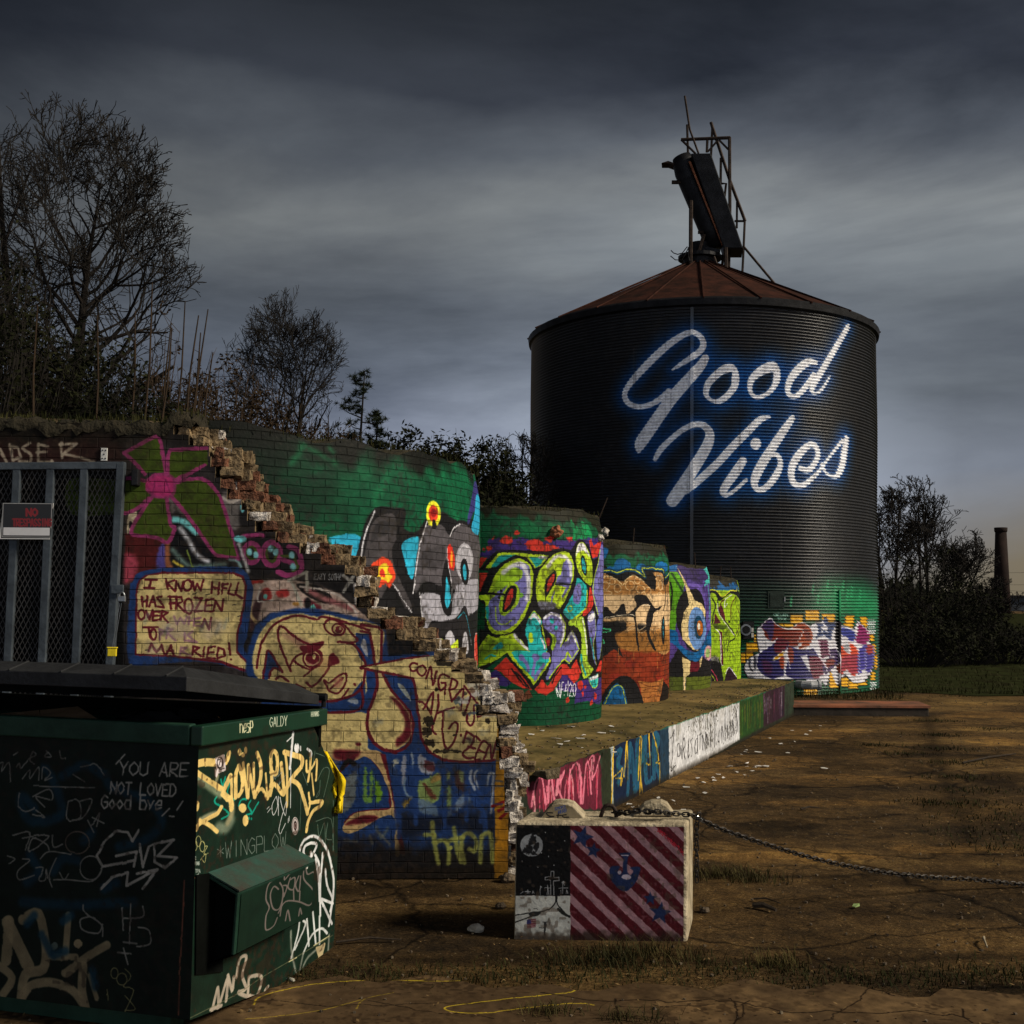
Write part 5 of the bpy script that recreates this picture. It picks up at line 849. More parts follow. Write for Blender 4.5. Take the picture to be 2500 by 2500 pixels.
for st in ['10 220 150 140 310 62 345 90 370 200 404 400', '10 215 110 310 205 420', '420 420 432 212 520 186 790 172', '500 470 640 400 770 330', '500 495 600 465 740 462 830 520 920 650 1000 900 1092 1195 1060 1208 930 1190 850 1150 640 850 450 620', '270 640 180 760 75 970 220 1000 330 1020 420 1060 490 930 445 880 410 630', '-60 470 100 455 200 480', '240 650 100 760 -60 795']: c.line(st, 34, PNK, None, 4, True, 0.95)
c.ell(350, 525, 140, 118, (160, 46, 98), None, 6); c.line('230 470 330 420 470 450 490 520 460 620 300 630 220 560', 24, PNK, None, 8, True, 0.8); c.line('300 480 280 600|400 470 440 580|330 530 420 520', 14, (120, 36, 80), None, 6, True, 0.8)
# the 505 piece
c.poly('1060 990 1320 960 1500 1050 1680 1080 1690 1380 1200 1380 1100 1200', (28, 26, 28), None, 24)
for x, y, a, b in [(1210, 1160, 72, 90), (1400, 1170, 80, 110)]: c.ring(x, y, a, b, 52, PNK, None, 4); c.ring(x, y, a * 0.6, b * 0.62, 24, (64, 74, 30), None, 4)
c.line('1120 1000 1250 990 1320 1000', 36, PNK, None, 8); c.line('1560 1100 1640 1130 1680 1220 1670 1330 1560 1370 1460 1340|1520 1230 1620 1260 1660 1240', 46, PNK, None, 5); c.line('1500 1190 1600 1200 1640 1290 1600 1330', 26, (64, 74, 30), None, 4)
for x, y in [(1190, 1150), (1250, 1180), (1390, 1120), (1440, 1150), (1590, 1180), (1600, 1290)]: c.ell(x, y, 26, 34, (130, 200, 206), None, 12)
c.ell(1100, 1030, 60, 36, (110, 196, 200), None, 12); c.line('1090 1080 1120 1160 1180 1340', 30, (190, 190, 186), None, 16, True, 0.85); c.line('1000 1220 1080 1240 1110 1290', 22, (120, 150, 150), None, 14)
# the dusty pink layer over the face
f = 'F'
c.poly('1000 235 1100 212 1320 205 1500 250 1700 320 1850 450 1932 520 1932 560 1700 470 1450 446 1150 475 1000 590', (176, 152, 138), f, 10, False); c.poly('1360 245 1560 268 1660 400 1480 360', (24, 22, 22), f, 8); c.poly('1500 130 1932 130 1932 330 1700 300 1560 250', (26, 24, 24), f, 12)
c.line('1450 290 1560 350 1700 400 1800 440', 40, (150, 92, 92), f, 20); c.line('1440 380 1540 430', 36, (110, 40, 50), f, 14); c.poly('1090 300 1130 270 1170 320 1150 380 1090 370', (150, 46, 44), f, 12); c.poly('1210 300 1290 290 1300 340 1220 350', (150, 46, 44), f, 14); c.line('1015 235 1090 225', 26, (170, 44, 40), f, 8); c.poly('1010 440 1100 300 1060 520 1000 620', (58, 36, 40), f, 16); c.line('1080 270 1060 380 1180 370', 14, (196, 186, 176), f, 6); c.ell(1118, 345, 18, 22, (100, 180, 170), f, 8); c.ell(1490, 430, 22, 22, (90, 170, 160), f, 8); c.ell(1450, 400, 26, 50, (30, 28, 30), f, 12); c.line('1010 330 1000 470 1040 540', 24, (190, 160, 110), f, 8); c.ell(1360, 400, 30, 16, (180, 130, 60), f, 10)
c.line('1300 220 1440 150 1446 300|1320 215 1400 410', 24, (170, 166, 150), f, 8, False, 0.9); c.line('1730 178 1800 230|1812 180 1732 300', 26, (150, 146, 138), f, 8, False, 0.9); c.text('EAZY SOTH!', 1500, 212, 46, 22, 4, (190, 190, 190), f, 2, 0, 0.1, False, 0.8, 3); c.text('TRIPEN', 1480, 282, 18, 16, 5, (20, 18, 20), f, 2, 0.12)
c.line('1390 265 1560 290 1700 340 1800 430 1830 470', 16, (196, 182, 170), f, 8); c.poly('1815 240 1870 240 1875 420 1820 400', (196, 188, 180), f, 14, False)
# first speech bubble
c.poly('45 860 52 300 70 230 115 160 260 125 500 112 860 108 960 150 1015 250 1018 340 975 640 950 760 1060 890 1062 960 1000 950 780 880 600 855 300 870', BLU, f, 5); c.poly('92 805 96 300 118 225 170 175 300 150 860 148 945 180 975 255 958 420 905 640 900 770 1052 945 960 935 770 868 400 822', MAR, f, 3, False)
c.poly('106 792 110 310 138 218 200 176 400 165 860 164 930 196 955 258 940 420 888 640 888 785 1030 930 975 918 770 845 400 806', CRM, f, 4, False)
T = ['175 210 265 212|220 214 207 275|165 275 242 277', '335 205 350 285|402 215 345 242 408 302', '412 296 418 222 458 300 472 222', '545 225 562 296 582 242 607 296 632 212', '700 230 694 316|757 235 745 325|698 272 752 278', '780 242 775 322|780 242 822 242|778 277 812 279', '850 240 825 318 872 332', '905 240 885 325 937 356',
     '146 345 150 420|187 340 186 420|150 384 190 380', '205 422 236 340 256 420|216 392 250 390', '302 340 266 352 306 402 320 430 274 422', '355 346 422 345|370 350 376 440|366 396 412 392', '415 440 422 350 462 346 470 380 425 402 482 462', '560 352 622 355 560 460 622 456', '652 375 640 462 702 460|652 372 712 366|646 416 698 411', '712 455 726 380 776 456 787 364',
     '185 455 206 522 232 450', '240 465 230 532 292 526|240 463 287 460|236 496 282 492', '296 530 306 455 350 470 310 496 356 546', '620 580 640 520 676 602 692 510', '160 585 272 585|200 590 212 662', '200 774 222 712 262 780 302 722 322 792', '335 802 376 730 402 802|346 770 396 770', '545 800 552 735 602 746 556 772 612 812', '640 742 630 816', '672 745 660 826 722 830|672 745 722 736|666 786 712 781', '748 750 742 832 802 812 792 760 748 745', '832 710 842 800']
for s_ in T: c.line(s_, 17, MAR, f, 3, False)
c.ring(505, 255, 32, 42, 17, MAR, f, 3); c.ring(515, 418, 32, 58, 17, MAR, f, 3); c.ring(145, 486, 27, 37, 17, MAR, f, 3); c.ring(235, 640, 24, 38, 17, MAR, f, 3); c.ell(848, 838, 9, 9, MAR, f)
FAD = (140, 92, 112)
for s_ in ['400 500 425 560 450 510 480 562 502 500', '520 500 515 562|540 530 520 535', '560 515 555 576 622 576|560 515 610 510|560 545 600 545', '285 600 288 682|285 600 322 612 290 642', '345 590 340 672|350 590 386 602 350 632 412 692', '480 630 486 692', '545 622 502 650 560 690 582 706 502 690', '450 800 456 740 502 746 460 772 532 812']: c.line(s_, 16, FAD, f, 6, False, 0.85)
for x, y, a, b in [(430, 600, 130, 90), (700, 600, 90, 80), (240, 760, 60, 40), (560, 440, 80, 50)]: c.ell(x, y, a, b, (176, 156, 150), f, 60, 0.45, 0, 40)
for x, y in [(545, 325), (650, 330), (860, 410), (900, 500), (170, 770)]: c.text('##', x, y, 20, 14, 5, (30, 28, 28), f); c.line(f'{x} {y} {x + 30} {y - 6}', 7, (36, 32, 32), f, 2)
for x, y in [(760, 560), (820, 520), (640, 540), (360, 560), (200, 480)]: c.line(f'{x} {y} {x - 30} {y + 70}', 20, (120, 130, 130), f, 20, True, 0.5)
# blue field, face, neck, legs
i_ = 'I'
c.poly('560 1030 570 940 600 850 660 800 760 780 840 782 960 805 1110 850 1120 960 1330 950 1445 1000 1560 1330 1560 1800 900 1800 900 1200 640 1160', BLU, i_, 6, False)
c.poly('590 1020 598 930 636 850 690 815 765 802 840 812 885 806 960 825 1098 856 1094 960 1072 1010 1052 1010 1040 1095 1010 1132 900 1150 780 1112 640 1080', CRM, i_, 4); c.poly('600 1100 600 1180 1020 1190 1040 1192 1042 1330 1100 1380 800 1420 600 1400', CRM, i_, 4, False)
c.poly('640 1140 760 1110 870 1140 960 1132 1020 1066 1032 1110 1025 1170 1000 1192 850 1192 640 1172', BLU, i_, 3); c.poly('1140 770 1180 800 1252 935 1180 912 1145 985 1095 985 1110 860', BLU, f, 3); c.poly('0 128 100 135 130 300 165 500 60 502 0 420 -40 200', BLU, 'N', 3, False); c.poly('-60 120 0 128 0 430 -60 300', BLU, 'N', 3, False); c.poly('20 200 60 220 82 405 10 300', (150, 150, 156), 'N', 4); c.poly('1760 1170 1800 1140 1850 1160 1840 1190', (140, 148, 160), f, 6)
c.poly('75 560 190 580 190 700 170 880 130 900 80 880 65 700', BLU, 'N', 3); 
c.line('1050 905 1065 800 1100 690 1180 570 1320 500 1430 500 1520 522 1560 502 1700 530 1932 606', 18, MAR, f, 4); c.line('0 28 210 55 248 95 238 480|0 100 105 118 140 300 170 490', 32, MAR, 'N', 5, False); c.line('1100 985 1120 850 1145 768 1252 935|1145 985 1160 930 1190 905 1250 930|1200 990 1240 970 1300 1010', 17, MAR, f, 3)
c.line('1690 700 1800 715 1870 790 1905 880 1890 1000 1870 1060 1800 1120 1640 1165 1500 1160', 20, MAR, f, 4); c.line('1870 1060 1885 1160 1850 1235 1700 1255 1500 1250', 20, MAR, f, 4)
# eye, brow, nose, lips, third eye
c.poly('1250 640 1330 650 1460 715 1440 790 1350 720', (150, 104, 92), f, 40, True, 0.8); c.line('1318 930 1270 820 1226 700 1218 600 1255 580 1340 655 1460 716 1570 702', 18, MAR, f, 3); c.poly('1390 735 1460 722 1575 702 1545 755 1440 785 1400 770', MAR, f, 4); c.line('1312 925 1330 850 1395 795 1540 770 1560 860 1480 912 1400 890 1340 845', 16, MAR, f, 3); c.ring(1485, 830, 70, 66, 14, MAR, f, 3); c.ell(1488, 830, 56, 50, MAR, f, 4); c.ell(1500, 815, 12, 22, CRM, f, 3); c.line('1440 850 1490 880 1530 860', 8, (170, 120, 100), f, 3); c.line('1420 970 1480 920 1540 890', 14, MAR, f, 4)
c.line('1660 800 1625 890 1545 1000 1482 1050 1440 1020', 18, MAR, f, 3); c.poly('1618 810 1662 788 1702 860 1650 882 1610 900', MAR, f, 8); c.ell(1580, 880, 40, 60, (190, 140, 90), f, 40, 0.5)
c.line('1582 1000 1622 1020 1700 962 1752 948 1742 1030 1690 1100 1622 1090 1582 1005|1630 1072 1722 985', 16, MAR, f, 3); c.ell(1690, 1020, 30, 50, (170, 110, 90), f, 20, 0.7, 20); c.line('1772 1068 1720 1140|1820 1030 1824 1040', 16, MAR, f, 3); c.line('1360 1035 1430 1070', 18, MAR, f, 3)
c.line('1575 560 1622 522 1720 552 1800 640 1842 690 1760 712', 16, MAR, f, 3); c.ring(1660, 590, 84, 55, 14, MAR, f, 3, 1, 25); c.ring(1690, 602, 48, 40, 13, MAR, f, 3, 1, 20); c.ell(1694, 604, 30, 30, MAR, f, 4); c.ell(1705, 595, 8, 12, CRM, f, 2)
# tear drop
n_ = 'N'
c.poly('182 590 270 620 330 760 450 900 560 1030 612 1180 592 1350 500 1450 380 1502 250 1482 130 1380 80 1250 90 1080 150 920 192 780', CRM, n_, 4); c.poly('350 880 420 900 520 1010 592 1150 592 1330 500 1420 420 1455 420 1370 500 1290 520 1160 450 1010', MAR, n_, 24); c.line('182 580 195 700 185 800 130 950 85 1080 78 1250 130 1390 250 1490 330 1510 480 1500 600 1370 622 1200 575 1040 450 890 340 760 270 610', 36, MAR, n_, 4); c.line('250 1490 420 1540', 26, MAR, n_, 8)
# second bubble
c.poly('270 600 600 680 640 1000 660 1300 700 1430 800 1540 960 1640 560 1640 600 1400 640 1200 590 1040 470 900 360 760', BLU, n_, 4, False); c.poly('430 720 520 760 590 920 520 850', (150, 156, 150), n_, 6)
c.poly('20 530 250 480 560 430 750 398 880 388 950 395 1300 395 1500 600 1700 760 1760 1000 1605 1128 1600 1622 1200 1642 980 1620 790 1510 710 1360 676 1050 640 760 615 660 300 595', CRM, n_, 4, False); c.line('0 540 250 585 615 660 640 760 676 1050 710 1360 790 1510 960 1620 1200 1645 1600 1625', 30, MAR, n_, 4, False); c.line('0 525 250 478 560 420 800 392', 22, MAR, n_, 3, False)
T2 = ['670 492 612 476 576 520 602 572 662 562', '768 668 826 525 846 742 896 575', '1040 642 962 610 912 690 940 802 1002 742|950 715 1000 720 990 842', '1072 665 1050 800 1072 932|1075 660 1136 700 1112 772 1050 792', '1072 925 1206 780 1176 1032|1110 885 1192 905', '1218 748 1378 960|1300 862 1214 1092', '1440 1082 1382 1112 1400 1042 1362 980 1332 1010 1340 1130 1302 1212 1252 1162 1252 1080 1292 1060',
      '688 930 742 950 822 1060|742 1022 852 820 826 1080', '912 852 906 1020 842 1250 886 1310|902 1070 1102 1000', '970 1062 964 1300 1002 1482 1082 1430 1130 1302 1142 1200 1092 1180 1040 1250', '1246 1285 1210 1420|1246 1285 1322 1336|1226 1362 1286 1386', '1405 1392 1345 1340 1300 1450 1200 1542 1252 1602 1322 1592|1272 1462 1342 1492', '1502 1432 1432 1402 1342 1602 1402 1612|1382 1502 1452 1532', '1448 1612 1522 1432 1542 1612 1596 1392']
for s_ in T2: c.line(s_, 25, MAR, n_, 3, True)
c.ring(716, 570, 48, 58, 25, MAR, n_, 3); c.ell(1180, 1325, 13, 16, MAR, n_)
for e in [(800, 1165, 60, 72), (776, 1290, 62, 60), (812, 1420, 62, 52), (960, 1520, 104, 26), (1130, 1520, 62, 14), (885, 790, 16, 30), (760, 795, 14, 18), (1500, 1160, 40, 30), (1100, 1330, 24, 12)]: c.ell(*e, (40, 34, 26), n_, 4, 0.95, 0, 26)
for e in [(1050, 1060, 60, 40), (1450, 1290, 50, 30), (1280, 1380, 40, 30), (200, 1180, 60, 40), (780, 420, 60, 30)]: c.ell(*e, (120, 128, 130), n_, 40, 0.45, 0, 30)
c.poly('1240 640 1330 600 1500 600 1760 760 1800 1110 1430 1112 1400 920 1250 740', (176, 170, 160), n_, 20, False, 0.75); 
for k in range(26):
    r_ = random.Random(k); c.ell(r_.uniform(1080, 1700), r_.uniform(500, 1110), r_.uniform(15, 60), r_.uniform(12, 50), r_.choice([(40, 36, 34), (210, 204, 196), (70, 90, 100), (120, 90, 70)]), n_, 10, 0.8, 0, 30)
c.poly('860 390 1250 380 1290 500 1040 520 900 510', (46, 40, 32), n_, 10, False); c.poly('320 130 600 130 640 250 800 380 500 380 320 400', (22, 22, 24), n_, 14, False)
# lower field
e_ = 'E'
c.poly('60 0 380 0 400 180 520 300 620 340 640 960 720 1290 60 1300', CRM, e_, 4, False, 0.0)
c.poly('-200 380 100 400 240 340 340 352 400 400 480 500 560 690 566 830 400 850 230 880 140 980 135 1050 200 1055 330 1002 440 930 555 895 608 960 608 1240 560 1330 -200 1330', BLU, e_, 4); c.poly('-200 400 0 330 100 395 60 560 -200 640', (120, 96, 80), e_, 12, False, 0.4)
c.line('100 510 180 430 240 380 335 350 410 400 490 510 550 640 568 830|560 835 400 848 232 880 150 960', 16, MAR, e_, 4); c.poly('300 312 480 322 545 500 602 780 642 950 652 1240 606 1240 612 960 560 892 440 932 330 1002 200 1052 135 1040 142 980 232 880 400 850 562 832 562 700 480 500 402 400 332 360 240 402', (190, 158, 108), e_, 3); c.poly('470 332 522 342 622 870 705 1250 652 1245 622 950 560 600', MAR, e_, 6, False); c.poly('150 980 300 900 440 900 430 940 300 970', MAR, e_, 14); c.poly('60 300 180 300 290 310 260 370 180 400 60 380', MAR, e_, 24); c.ell(275, 250, 24, 16, MAR, e_, 10); c.line('130 470 180 400 240 430', 40, BK, e_, 8)
lay_ = [('590 390 632 400 632 580 600 480', (176, 172, 150)), ('672 372 706 360 700 560 664 610', (150, 150, 160)), ('752 340 776 350 770 460', (150, 160, 170)), ('820 340 900 390 965 430 940 520 830 490', (150, 150, 156)), ('820 600 900 560 1010 520 1012 720 900 812 822 740', (132, 150, 80)), ('330 490 352 485 352 700 378 705 384 508 410 512 402 742 372 776 322 745', (110, 150, 60)), ('430 570 492 700 440 770', (112, 156, 32)), ('250 500 140 600 140 860 230 780 258 600', (104, 110, 108)), ('680 782 752 740 690 832', (150, 120, 50)), ('1080 510 1115 505 1110 560 1080 570', (150, 160, 90)), ('1080 640 1120 640 1130 800 1080 812', (120, 140, 80)), ('1150 510 1180 490 1250 520 1250 670 1180 650 1140 590', (70, 44, 40)), ('1195 490 1240 520 1230 600 1190 560', (130, 150, 100)), ('870 395 960 420 960 490 880 480', (74, 34, 38)), ('1160 770 1240 700 1300 760 1180 840 1090 920 1070 900', (110, 128, 150)), ('830 750 960 790 1000 860 980 900 830 860', (90, 110, 130)), ('860 610 900 620 960 700 990 740 930 740', (96, 48, 40)), ('940 560 1010 520 1020 570 950 600', (160, 130, 70))]
for p_, q_ in lay_: c.poly(p_, q_, e_, 14, True, 0.9, 12)
c.line('1300 490 1290 570 1330 660|1390 490 1340 500 1330 560 1370 650|1500 515 1460 520 1440 620|1500 520 1490 700 1480 870', 22, (160, 166, 176), e_, 10, True, 0.9); c.line('700 560 690 640 720 720 760 730', 18, (110, 130, 150), e_, 10)
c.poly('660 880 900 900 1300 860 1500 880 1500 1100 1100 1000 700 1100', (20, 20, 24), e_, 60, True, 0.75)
for x, l_ in [(620, 560), (640, 640), (790, 520), (1050, 560), (1130, 420), (1250, 480), (1420, 700), (1380, 500)]: c.line(f'{x} 450 {x + 6} {450 + l_}', 40, BLU, e_, 14, True, 0.85)
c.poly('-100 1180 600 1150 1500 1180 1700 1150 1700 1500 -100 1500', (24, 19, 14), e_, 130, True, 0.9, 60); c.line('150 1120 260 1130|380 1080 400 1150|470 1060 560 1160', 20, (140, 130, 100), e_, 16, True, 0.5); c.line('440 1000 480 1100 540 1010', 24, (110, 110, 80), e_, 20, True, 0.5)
lg = (150, 152, 74)
c.line('946 960 956 1090 1000 1330|968 1140 1050 1120 1096 1200 1092 1330|880 1070 960 1074|1142 1010 1172 1200 1202 1312|1080 1132 1222 1090|1280 1200 1332 1215 1342 1130 1290 1060 1230 1080 1206 1180 1236 1320|1390 1085 1470 1060 1492 1320|1392 1090 1380 1320', 38, lg, e_, 14, True, 0.85); c.ell(1120, 1188, 16, 20, lg, e_, 6)
c.poly('1530 120 1560 95 1640 240 1648 480 1642 960 1630 1500 1505 1500 1515 960 1508 700 1520 480', (158, 108, 26), e_, 5, False); c.poly('1640 250 1700 250 1760 560 1700 900 1700 1500 1636 1500', (66, 70, 76), e_, 10, False, 0.85); c.line('1490 812 1600 775 1712 766|1550 852 1652 800|1560 920 1642 850', 26, (116, 22, 26), e_, 6)
for y in [300, 400, 580, 625, 790]: c.line(f'1520 {y} 1580 {y + 6}', 14, BLU, e_, 8, True, 0.7)
c.grime(0.35, 0.05, 77, (40, 34, 26), 0.6); c.grime(0.3, 0.4, 78, (30, 26, 20), 0.55)
c.wear(0.0024, 0.28, (58, 44, 34), 70)
M_wall = painted('wall_paint', c, (0.205, 0.066), 0.68, 0.8, 0, 0.08, 0.25, 0.25)
M_brick = simple('broken_brick', (0.125, 0.052, 0.030), 0.9, 0, 0.6, 14.0, 1.0, (0.06, 0.035, 0.024), 0.05)
M_mort = simple('old_mortar', (0.19, 0.135, 0.075), 0.95, 0, 0.6, 10.0, 1.0, (0.045, 0.034, 0.022), 0.05)
M_lime = simple('limewash', (0.58, 0.53, 0.47), 0.9, 0, 0.7, 22.0, 1.0, (0.07, 0.055, 0.045), 0.05)
M_moss = simple('mossy_coping', (0.020, 0.016, 0.009), 0.95, 0, 0.6, 7.0, 1.0, (0.016, 0.014, 0.008), 0.2)
# outline of the front wythe (photograph px), then the further-out core wythe
front = [(-420, 1020), (415, 1042), (470, 1080), (505, 1092), (508, 1135), (520, 1160), (532, 1185), (560, 1210), (585, 1225), (600, 1260), (625, 1290), (650, 1300), (680, 1318), (700, 1330), (735, 1340), (760, 1360), (800, 1372), (838, 1390), (868, 1410), (872, 1485), (905, 1500), (940, 1530), (975, 1560), (1010, 1575), (1040, 1592), (1062, 1600), (1066, 1622), (1098, 1628), (1104, 1650), (1130, 1655), (1140, 1675), (1162, 1680), (1168, 1752), (1208, 1756), (1212, 1800), (1222, 1860), (1230, 1950), (1240, 2000), (1240, 2200)]
core = [(-420, 1012), (415, 1034), (554, 1058), (561, 1088), (580, 1112), (598, 1118), (607, 1143), (629, 1155), (632, 1186), (648, 1194), (660, 1214), (679, 1224), (680, 1244), (710, 1267), (730, 1286), (760, 1298), (778, 1317), (797, 1323), (804, 1330), (838, 1333), (841, 1348), (862, 1360), (871, 1376), (896, 1386), (901, 1475), (946, 1479), (952, 1497), (1020, 1501), (1030, 1541), (1064, 1550), (1077, 1569), (1114, 1579), (1118, 1597), (1141, 1600), (1146, 1622), (1176, 1641), (1188, 1675), (1234, 1678), (1247, 1715), (1245, 1758), (1254, 1802), (1263, 1840), (1275, 1890), (1262, 1935), (1256, 1990), (1256, 2200)]
wall = empty('broken_brick_wall', (wq[0], wq[1], 0), 'broken brick wall with a painted cartoon face and two speech bubbles, stepping down in jagged courses', 'brick wall')
def uv_edge(pts, extra=0.0):
    out = []
    S2 = PlaneS(WS.o - WN * extra, WU)
    for x, y in pts: U, V, _ = S2.hit(np.array([float(x)]), np.array([float(y)])); out.append((U[0], V[0]))
    return out
fe = uv_edge(front); ce = uv_edge(core, 0.30)
def edge_at(E_, v):          # rightmost u of the wythe at height v
    us = [a[0] + (b[0] - a[0]) * (v - a[1]) / (b[1] - a[1]) for a, b in zip(E_[1:], E_[2:]) if (a[1] - v) * (b[1] - v) <= 0 and a[1] != b[1]]
    return max(us) if us else E_[1][0]
row = 0.066; rw = random.Random(11); frows = []; topv = fe[1][1]; nrow = int(topv / row)
for k in range(nrow + 1):
    v0, v1 = k * row, (k + 1) * row if k < nrow else topv + 0.01
    frows.append((v0, v1, edge_at(fe, min((v0 + v1) / 2, topv - 0.01)) + rw.uniform(-0.012, 0.022)))
def wp(u, v, d): q = WS.pt(u, v) - WN * d; return q
def slabs(rows, d0, d1, name, mats, mi_side, paint=True, left=uL, rough=0.0):
    mb = MB()
    for v0, v1, ue in rows:
        n = max(6, int((ue - left) / 0.25)); 
        for i in range(n):
            a, b = left + (ue - left) * i / n, left + (ue - left) * (i + 1) / n
            mb.add([wp(a, v0, d0), wp(b, v0, d0), wp(b, v1, d0), wp(a, v1, d0)], [(0, 1, 2, 3)], 0)
        j = [rw.uniform(-rough, rough) for _ in range(4)]
        mb.add([wp(ue, v0, d0), wp(ue + j[0], v0, d1), wp(ue + j[1], v1, d1), wp(ue, v1, d0)], [(0, 1, 2, 3)], mi_side)
        mb.add([wp(left, v1, d0), wp(ue, v1, d0), wp(ue, v1, d1), wp(left, v1, d1)], [(0, 1, 2, 3)], mi_side)
        mb.add([wp(left, v0, d1), wp(ue, v0, d1), wp(ue, v1, d1), wp(left, v1, d1)], [(3, 2, 1, 0)], mi_side)
    ob = mb.build(name, mats, wall)
    if paint: put_uv(ob, c, plane_uv(WS))
    return ob
slabs(frows, 0.0, 0.20, 'painted_face', [M_wall, M_mort], 1, True, rough=0.02)
topc = ce[1][1]; nrow = int(topc / row); crows = [(k * row, (k + 1) * row if k < nrow else topc, edge_at(ce, min((k + .5) * row, topc - 0.01)) - 0.02 + rw.uniform(-0.03, 0.02)) for k in range(nrow + 1)]
slabs(crows, 0.203, 0.40, 'brick_core', [M_mort, M_brick], 0, False, rough=0.03)
# loose, chipped bricks along the break
be = MB(); ang = math.atan2(WU[1], WU[0])
for k, (v0, v1, ue) in enumerate(frows):
    uc = crows[k][2] if k < len(crows) else ue
    span = max(uc - ue, 0.02); n = 1 + int(span / 0.09)
    for layer, d in enumerate((0.065, 0.15, 0.26, 0.35)):
        for i in range(n + 1):
            f_ = (i + rw.random() * 0.7) / (n + 0.4)
            lim = (layer + 1.2) / 4.0
            if f_ > lim or rw.random() < 0.05: continue
            L_ = rw.uniform(0.05, 0.13); u = ue + span * f_ + L_ * 0.42; hh = row * rw.uniform(0.75, 1.02)
            if u < fe[1][0] - 0.2: continue
            p = wp(u, (v0 + v1) / 2 + rw.uniform(-0.006, 0.006), d)
            low = v0 < 1.45
            mi = rw.choices([0, 1, 2], [1.5, 4, 7] if low else ([6, 9, 1.5] if v0 > 1.9 else [4, 9, 2]))[0]
            be.box(p, L_, 0.105, hh, ang + rw.uniform(-0.14, 0.14), mi, 0.011)
ob = be.build('broken_edge', [M_brick, M_mort, M_lime], wall)
txr = bpy.data.textures.new('chips', 'CLOUDS'); txr.noise_scale = 0.028; txr.noise_depth = 3
md = ob.modifiers.new('sub', 'SUBSURF'); md.subdivision_type = 'SIMPLE'; md.levels = md.render_levels = 2
md = ob.modifiers.new('chip', 'DISPLACE'); md.texture = txr; md.texture_coords = 'GLOBAL'; md.strength = 0.034; md.mid_level = 0.5
cpm = MB(); prev = None
us = np.linspace(uL, fe[1][0] + 0.16, 60); tops = []
for k, u in enumerate(us):
    base = topv if u < fe[1][0] else edge_at(ce, 0) * 0 + topc - 0.06 * (u - fe[1][0]) / 0.55
    tops.append((u, base + rw.uniform(0.01, 0.045)))
vs = []
for u, t in tops:
    for d, dz in ((-0.004, -0.075), (-0.012, -0.02), (0.03, 0.0), (0.22, 0.025), (0.40, 0.0), (0.42, -0.08)): vs.append(wp(u, t + dz + rw.uniform(-0.025, 0.025), d + rw.uniform(-0.012, 0.012)))
cpm.add(vs, [(i * 6 + j, (i + 1) * 6 + j, (i + 1) * 6 + j + 1, i * 6 + j + 1) for i in range(len(us) - 1) for j in range(5)] + [(0, 1, 2, 3, 4, 5), tuple((len(us) - 1) * 6 + j for j in range(5, -1, -1))])
fix_normals(cpm.build('coping', M_moss, wall, True))

# ------------------------------------------------------------------ steel gate in the wall
M_gate = simple('grey_gate_paint', (0.050, 0.060, 0.070), 0.55, 0.2, 0.35, 7.0, 0.2)
M_mesh = simple('expanded_steel', (0.055, 0.052, 0.050), 0.6, 0.5, 0.3, 10.0, 0)
gate = empty('steel_gate', wp(wuv(150, 1600)[0], 0, -0.03), 'grey steel gate with four upright bars and diamond mesh', 'gate')
def kq(x, y): return wuv(x / 2.5754, 1000 + y / 2.5754)
def bar(x0, y0, x1, y1, wd, name, d=-0.07, th=0.045):
    a, b = kq(x0, y0), kq(x1, y1); dx, dy = b[0] - a[0], b[1] - a[1]; ln = math.hypot(dx, dy); px_, py_ = -dy / ln * wd / 2, dx / ln * wd / 2
    P = [(a[0] + px_, a[1] + py_), (a[0] - px_, a[1] - py_), (b[0] - px_, b[1] - py_), (b[0] + px_, b[1] + py_)]
    mb = MB(); mb.prism([wp(u, v, d) for u, v in P], -WN * -th * 0 + WN * -th); return bevel(fix_normals(mb.build(name, M_gate, gate)), 0.004)
def drop(x, y, dx): return (x, y, x + dx, y + 2150)
bar(*drop(128, 380, -104), 0.046, 'bar'); bar(*drop(338, 380, -100), 0.046, 'bar'); bar(*drop(548, 375, -98), 0.046, 'bar'); bar(*drop(776, 345, -120), 0.046, 'frame_post', -0.075, 0.06); bar(*drop(-90, 380, -90), 0.046, 'bar')
bar(-400, 366, 800, 358, 0.045, 'top_rail', -0.073, 0.055); bar(-500, 2300, 690, 2290, 0.05, 'bottom_rail', -0.073, 0.055)
bar(722, 1130, 800, 1130, 0.055, 'hasp', -0.095, 0.02)
mb = MB(); ga, gb = kq(-400, 2300), kq(770, 380); cw, ch = 0.030, 0.062; j = 0; v = ga[1]
lines = []
W0, W1, V0, V1 = ga[0], gb[0] - 0.02, ga[1], gb[1]
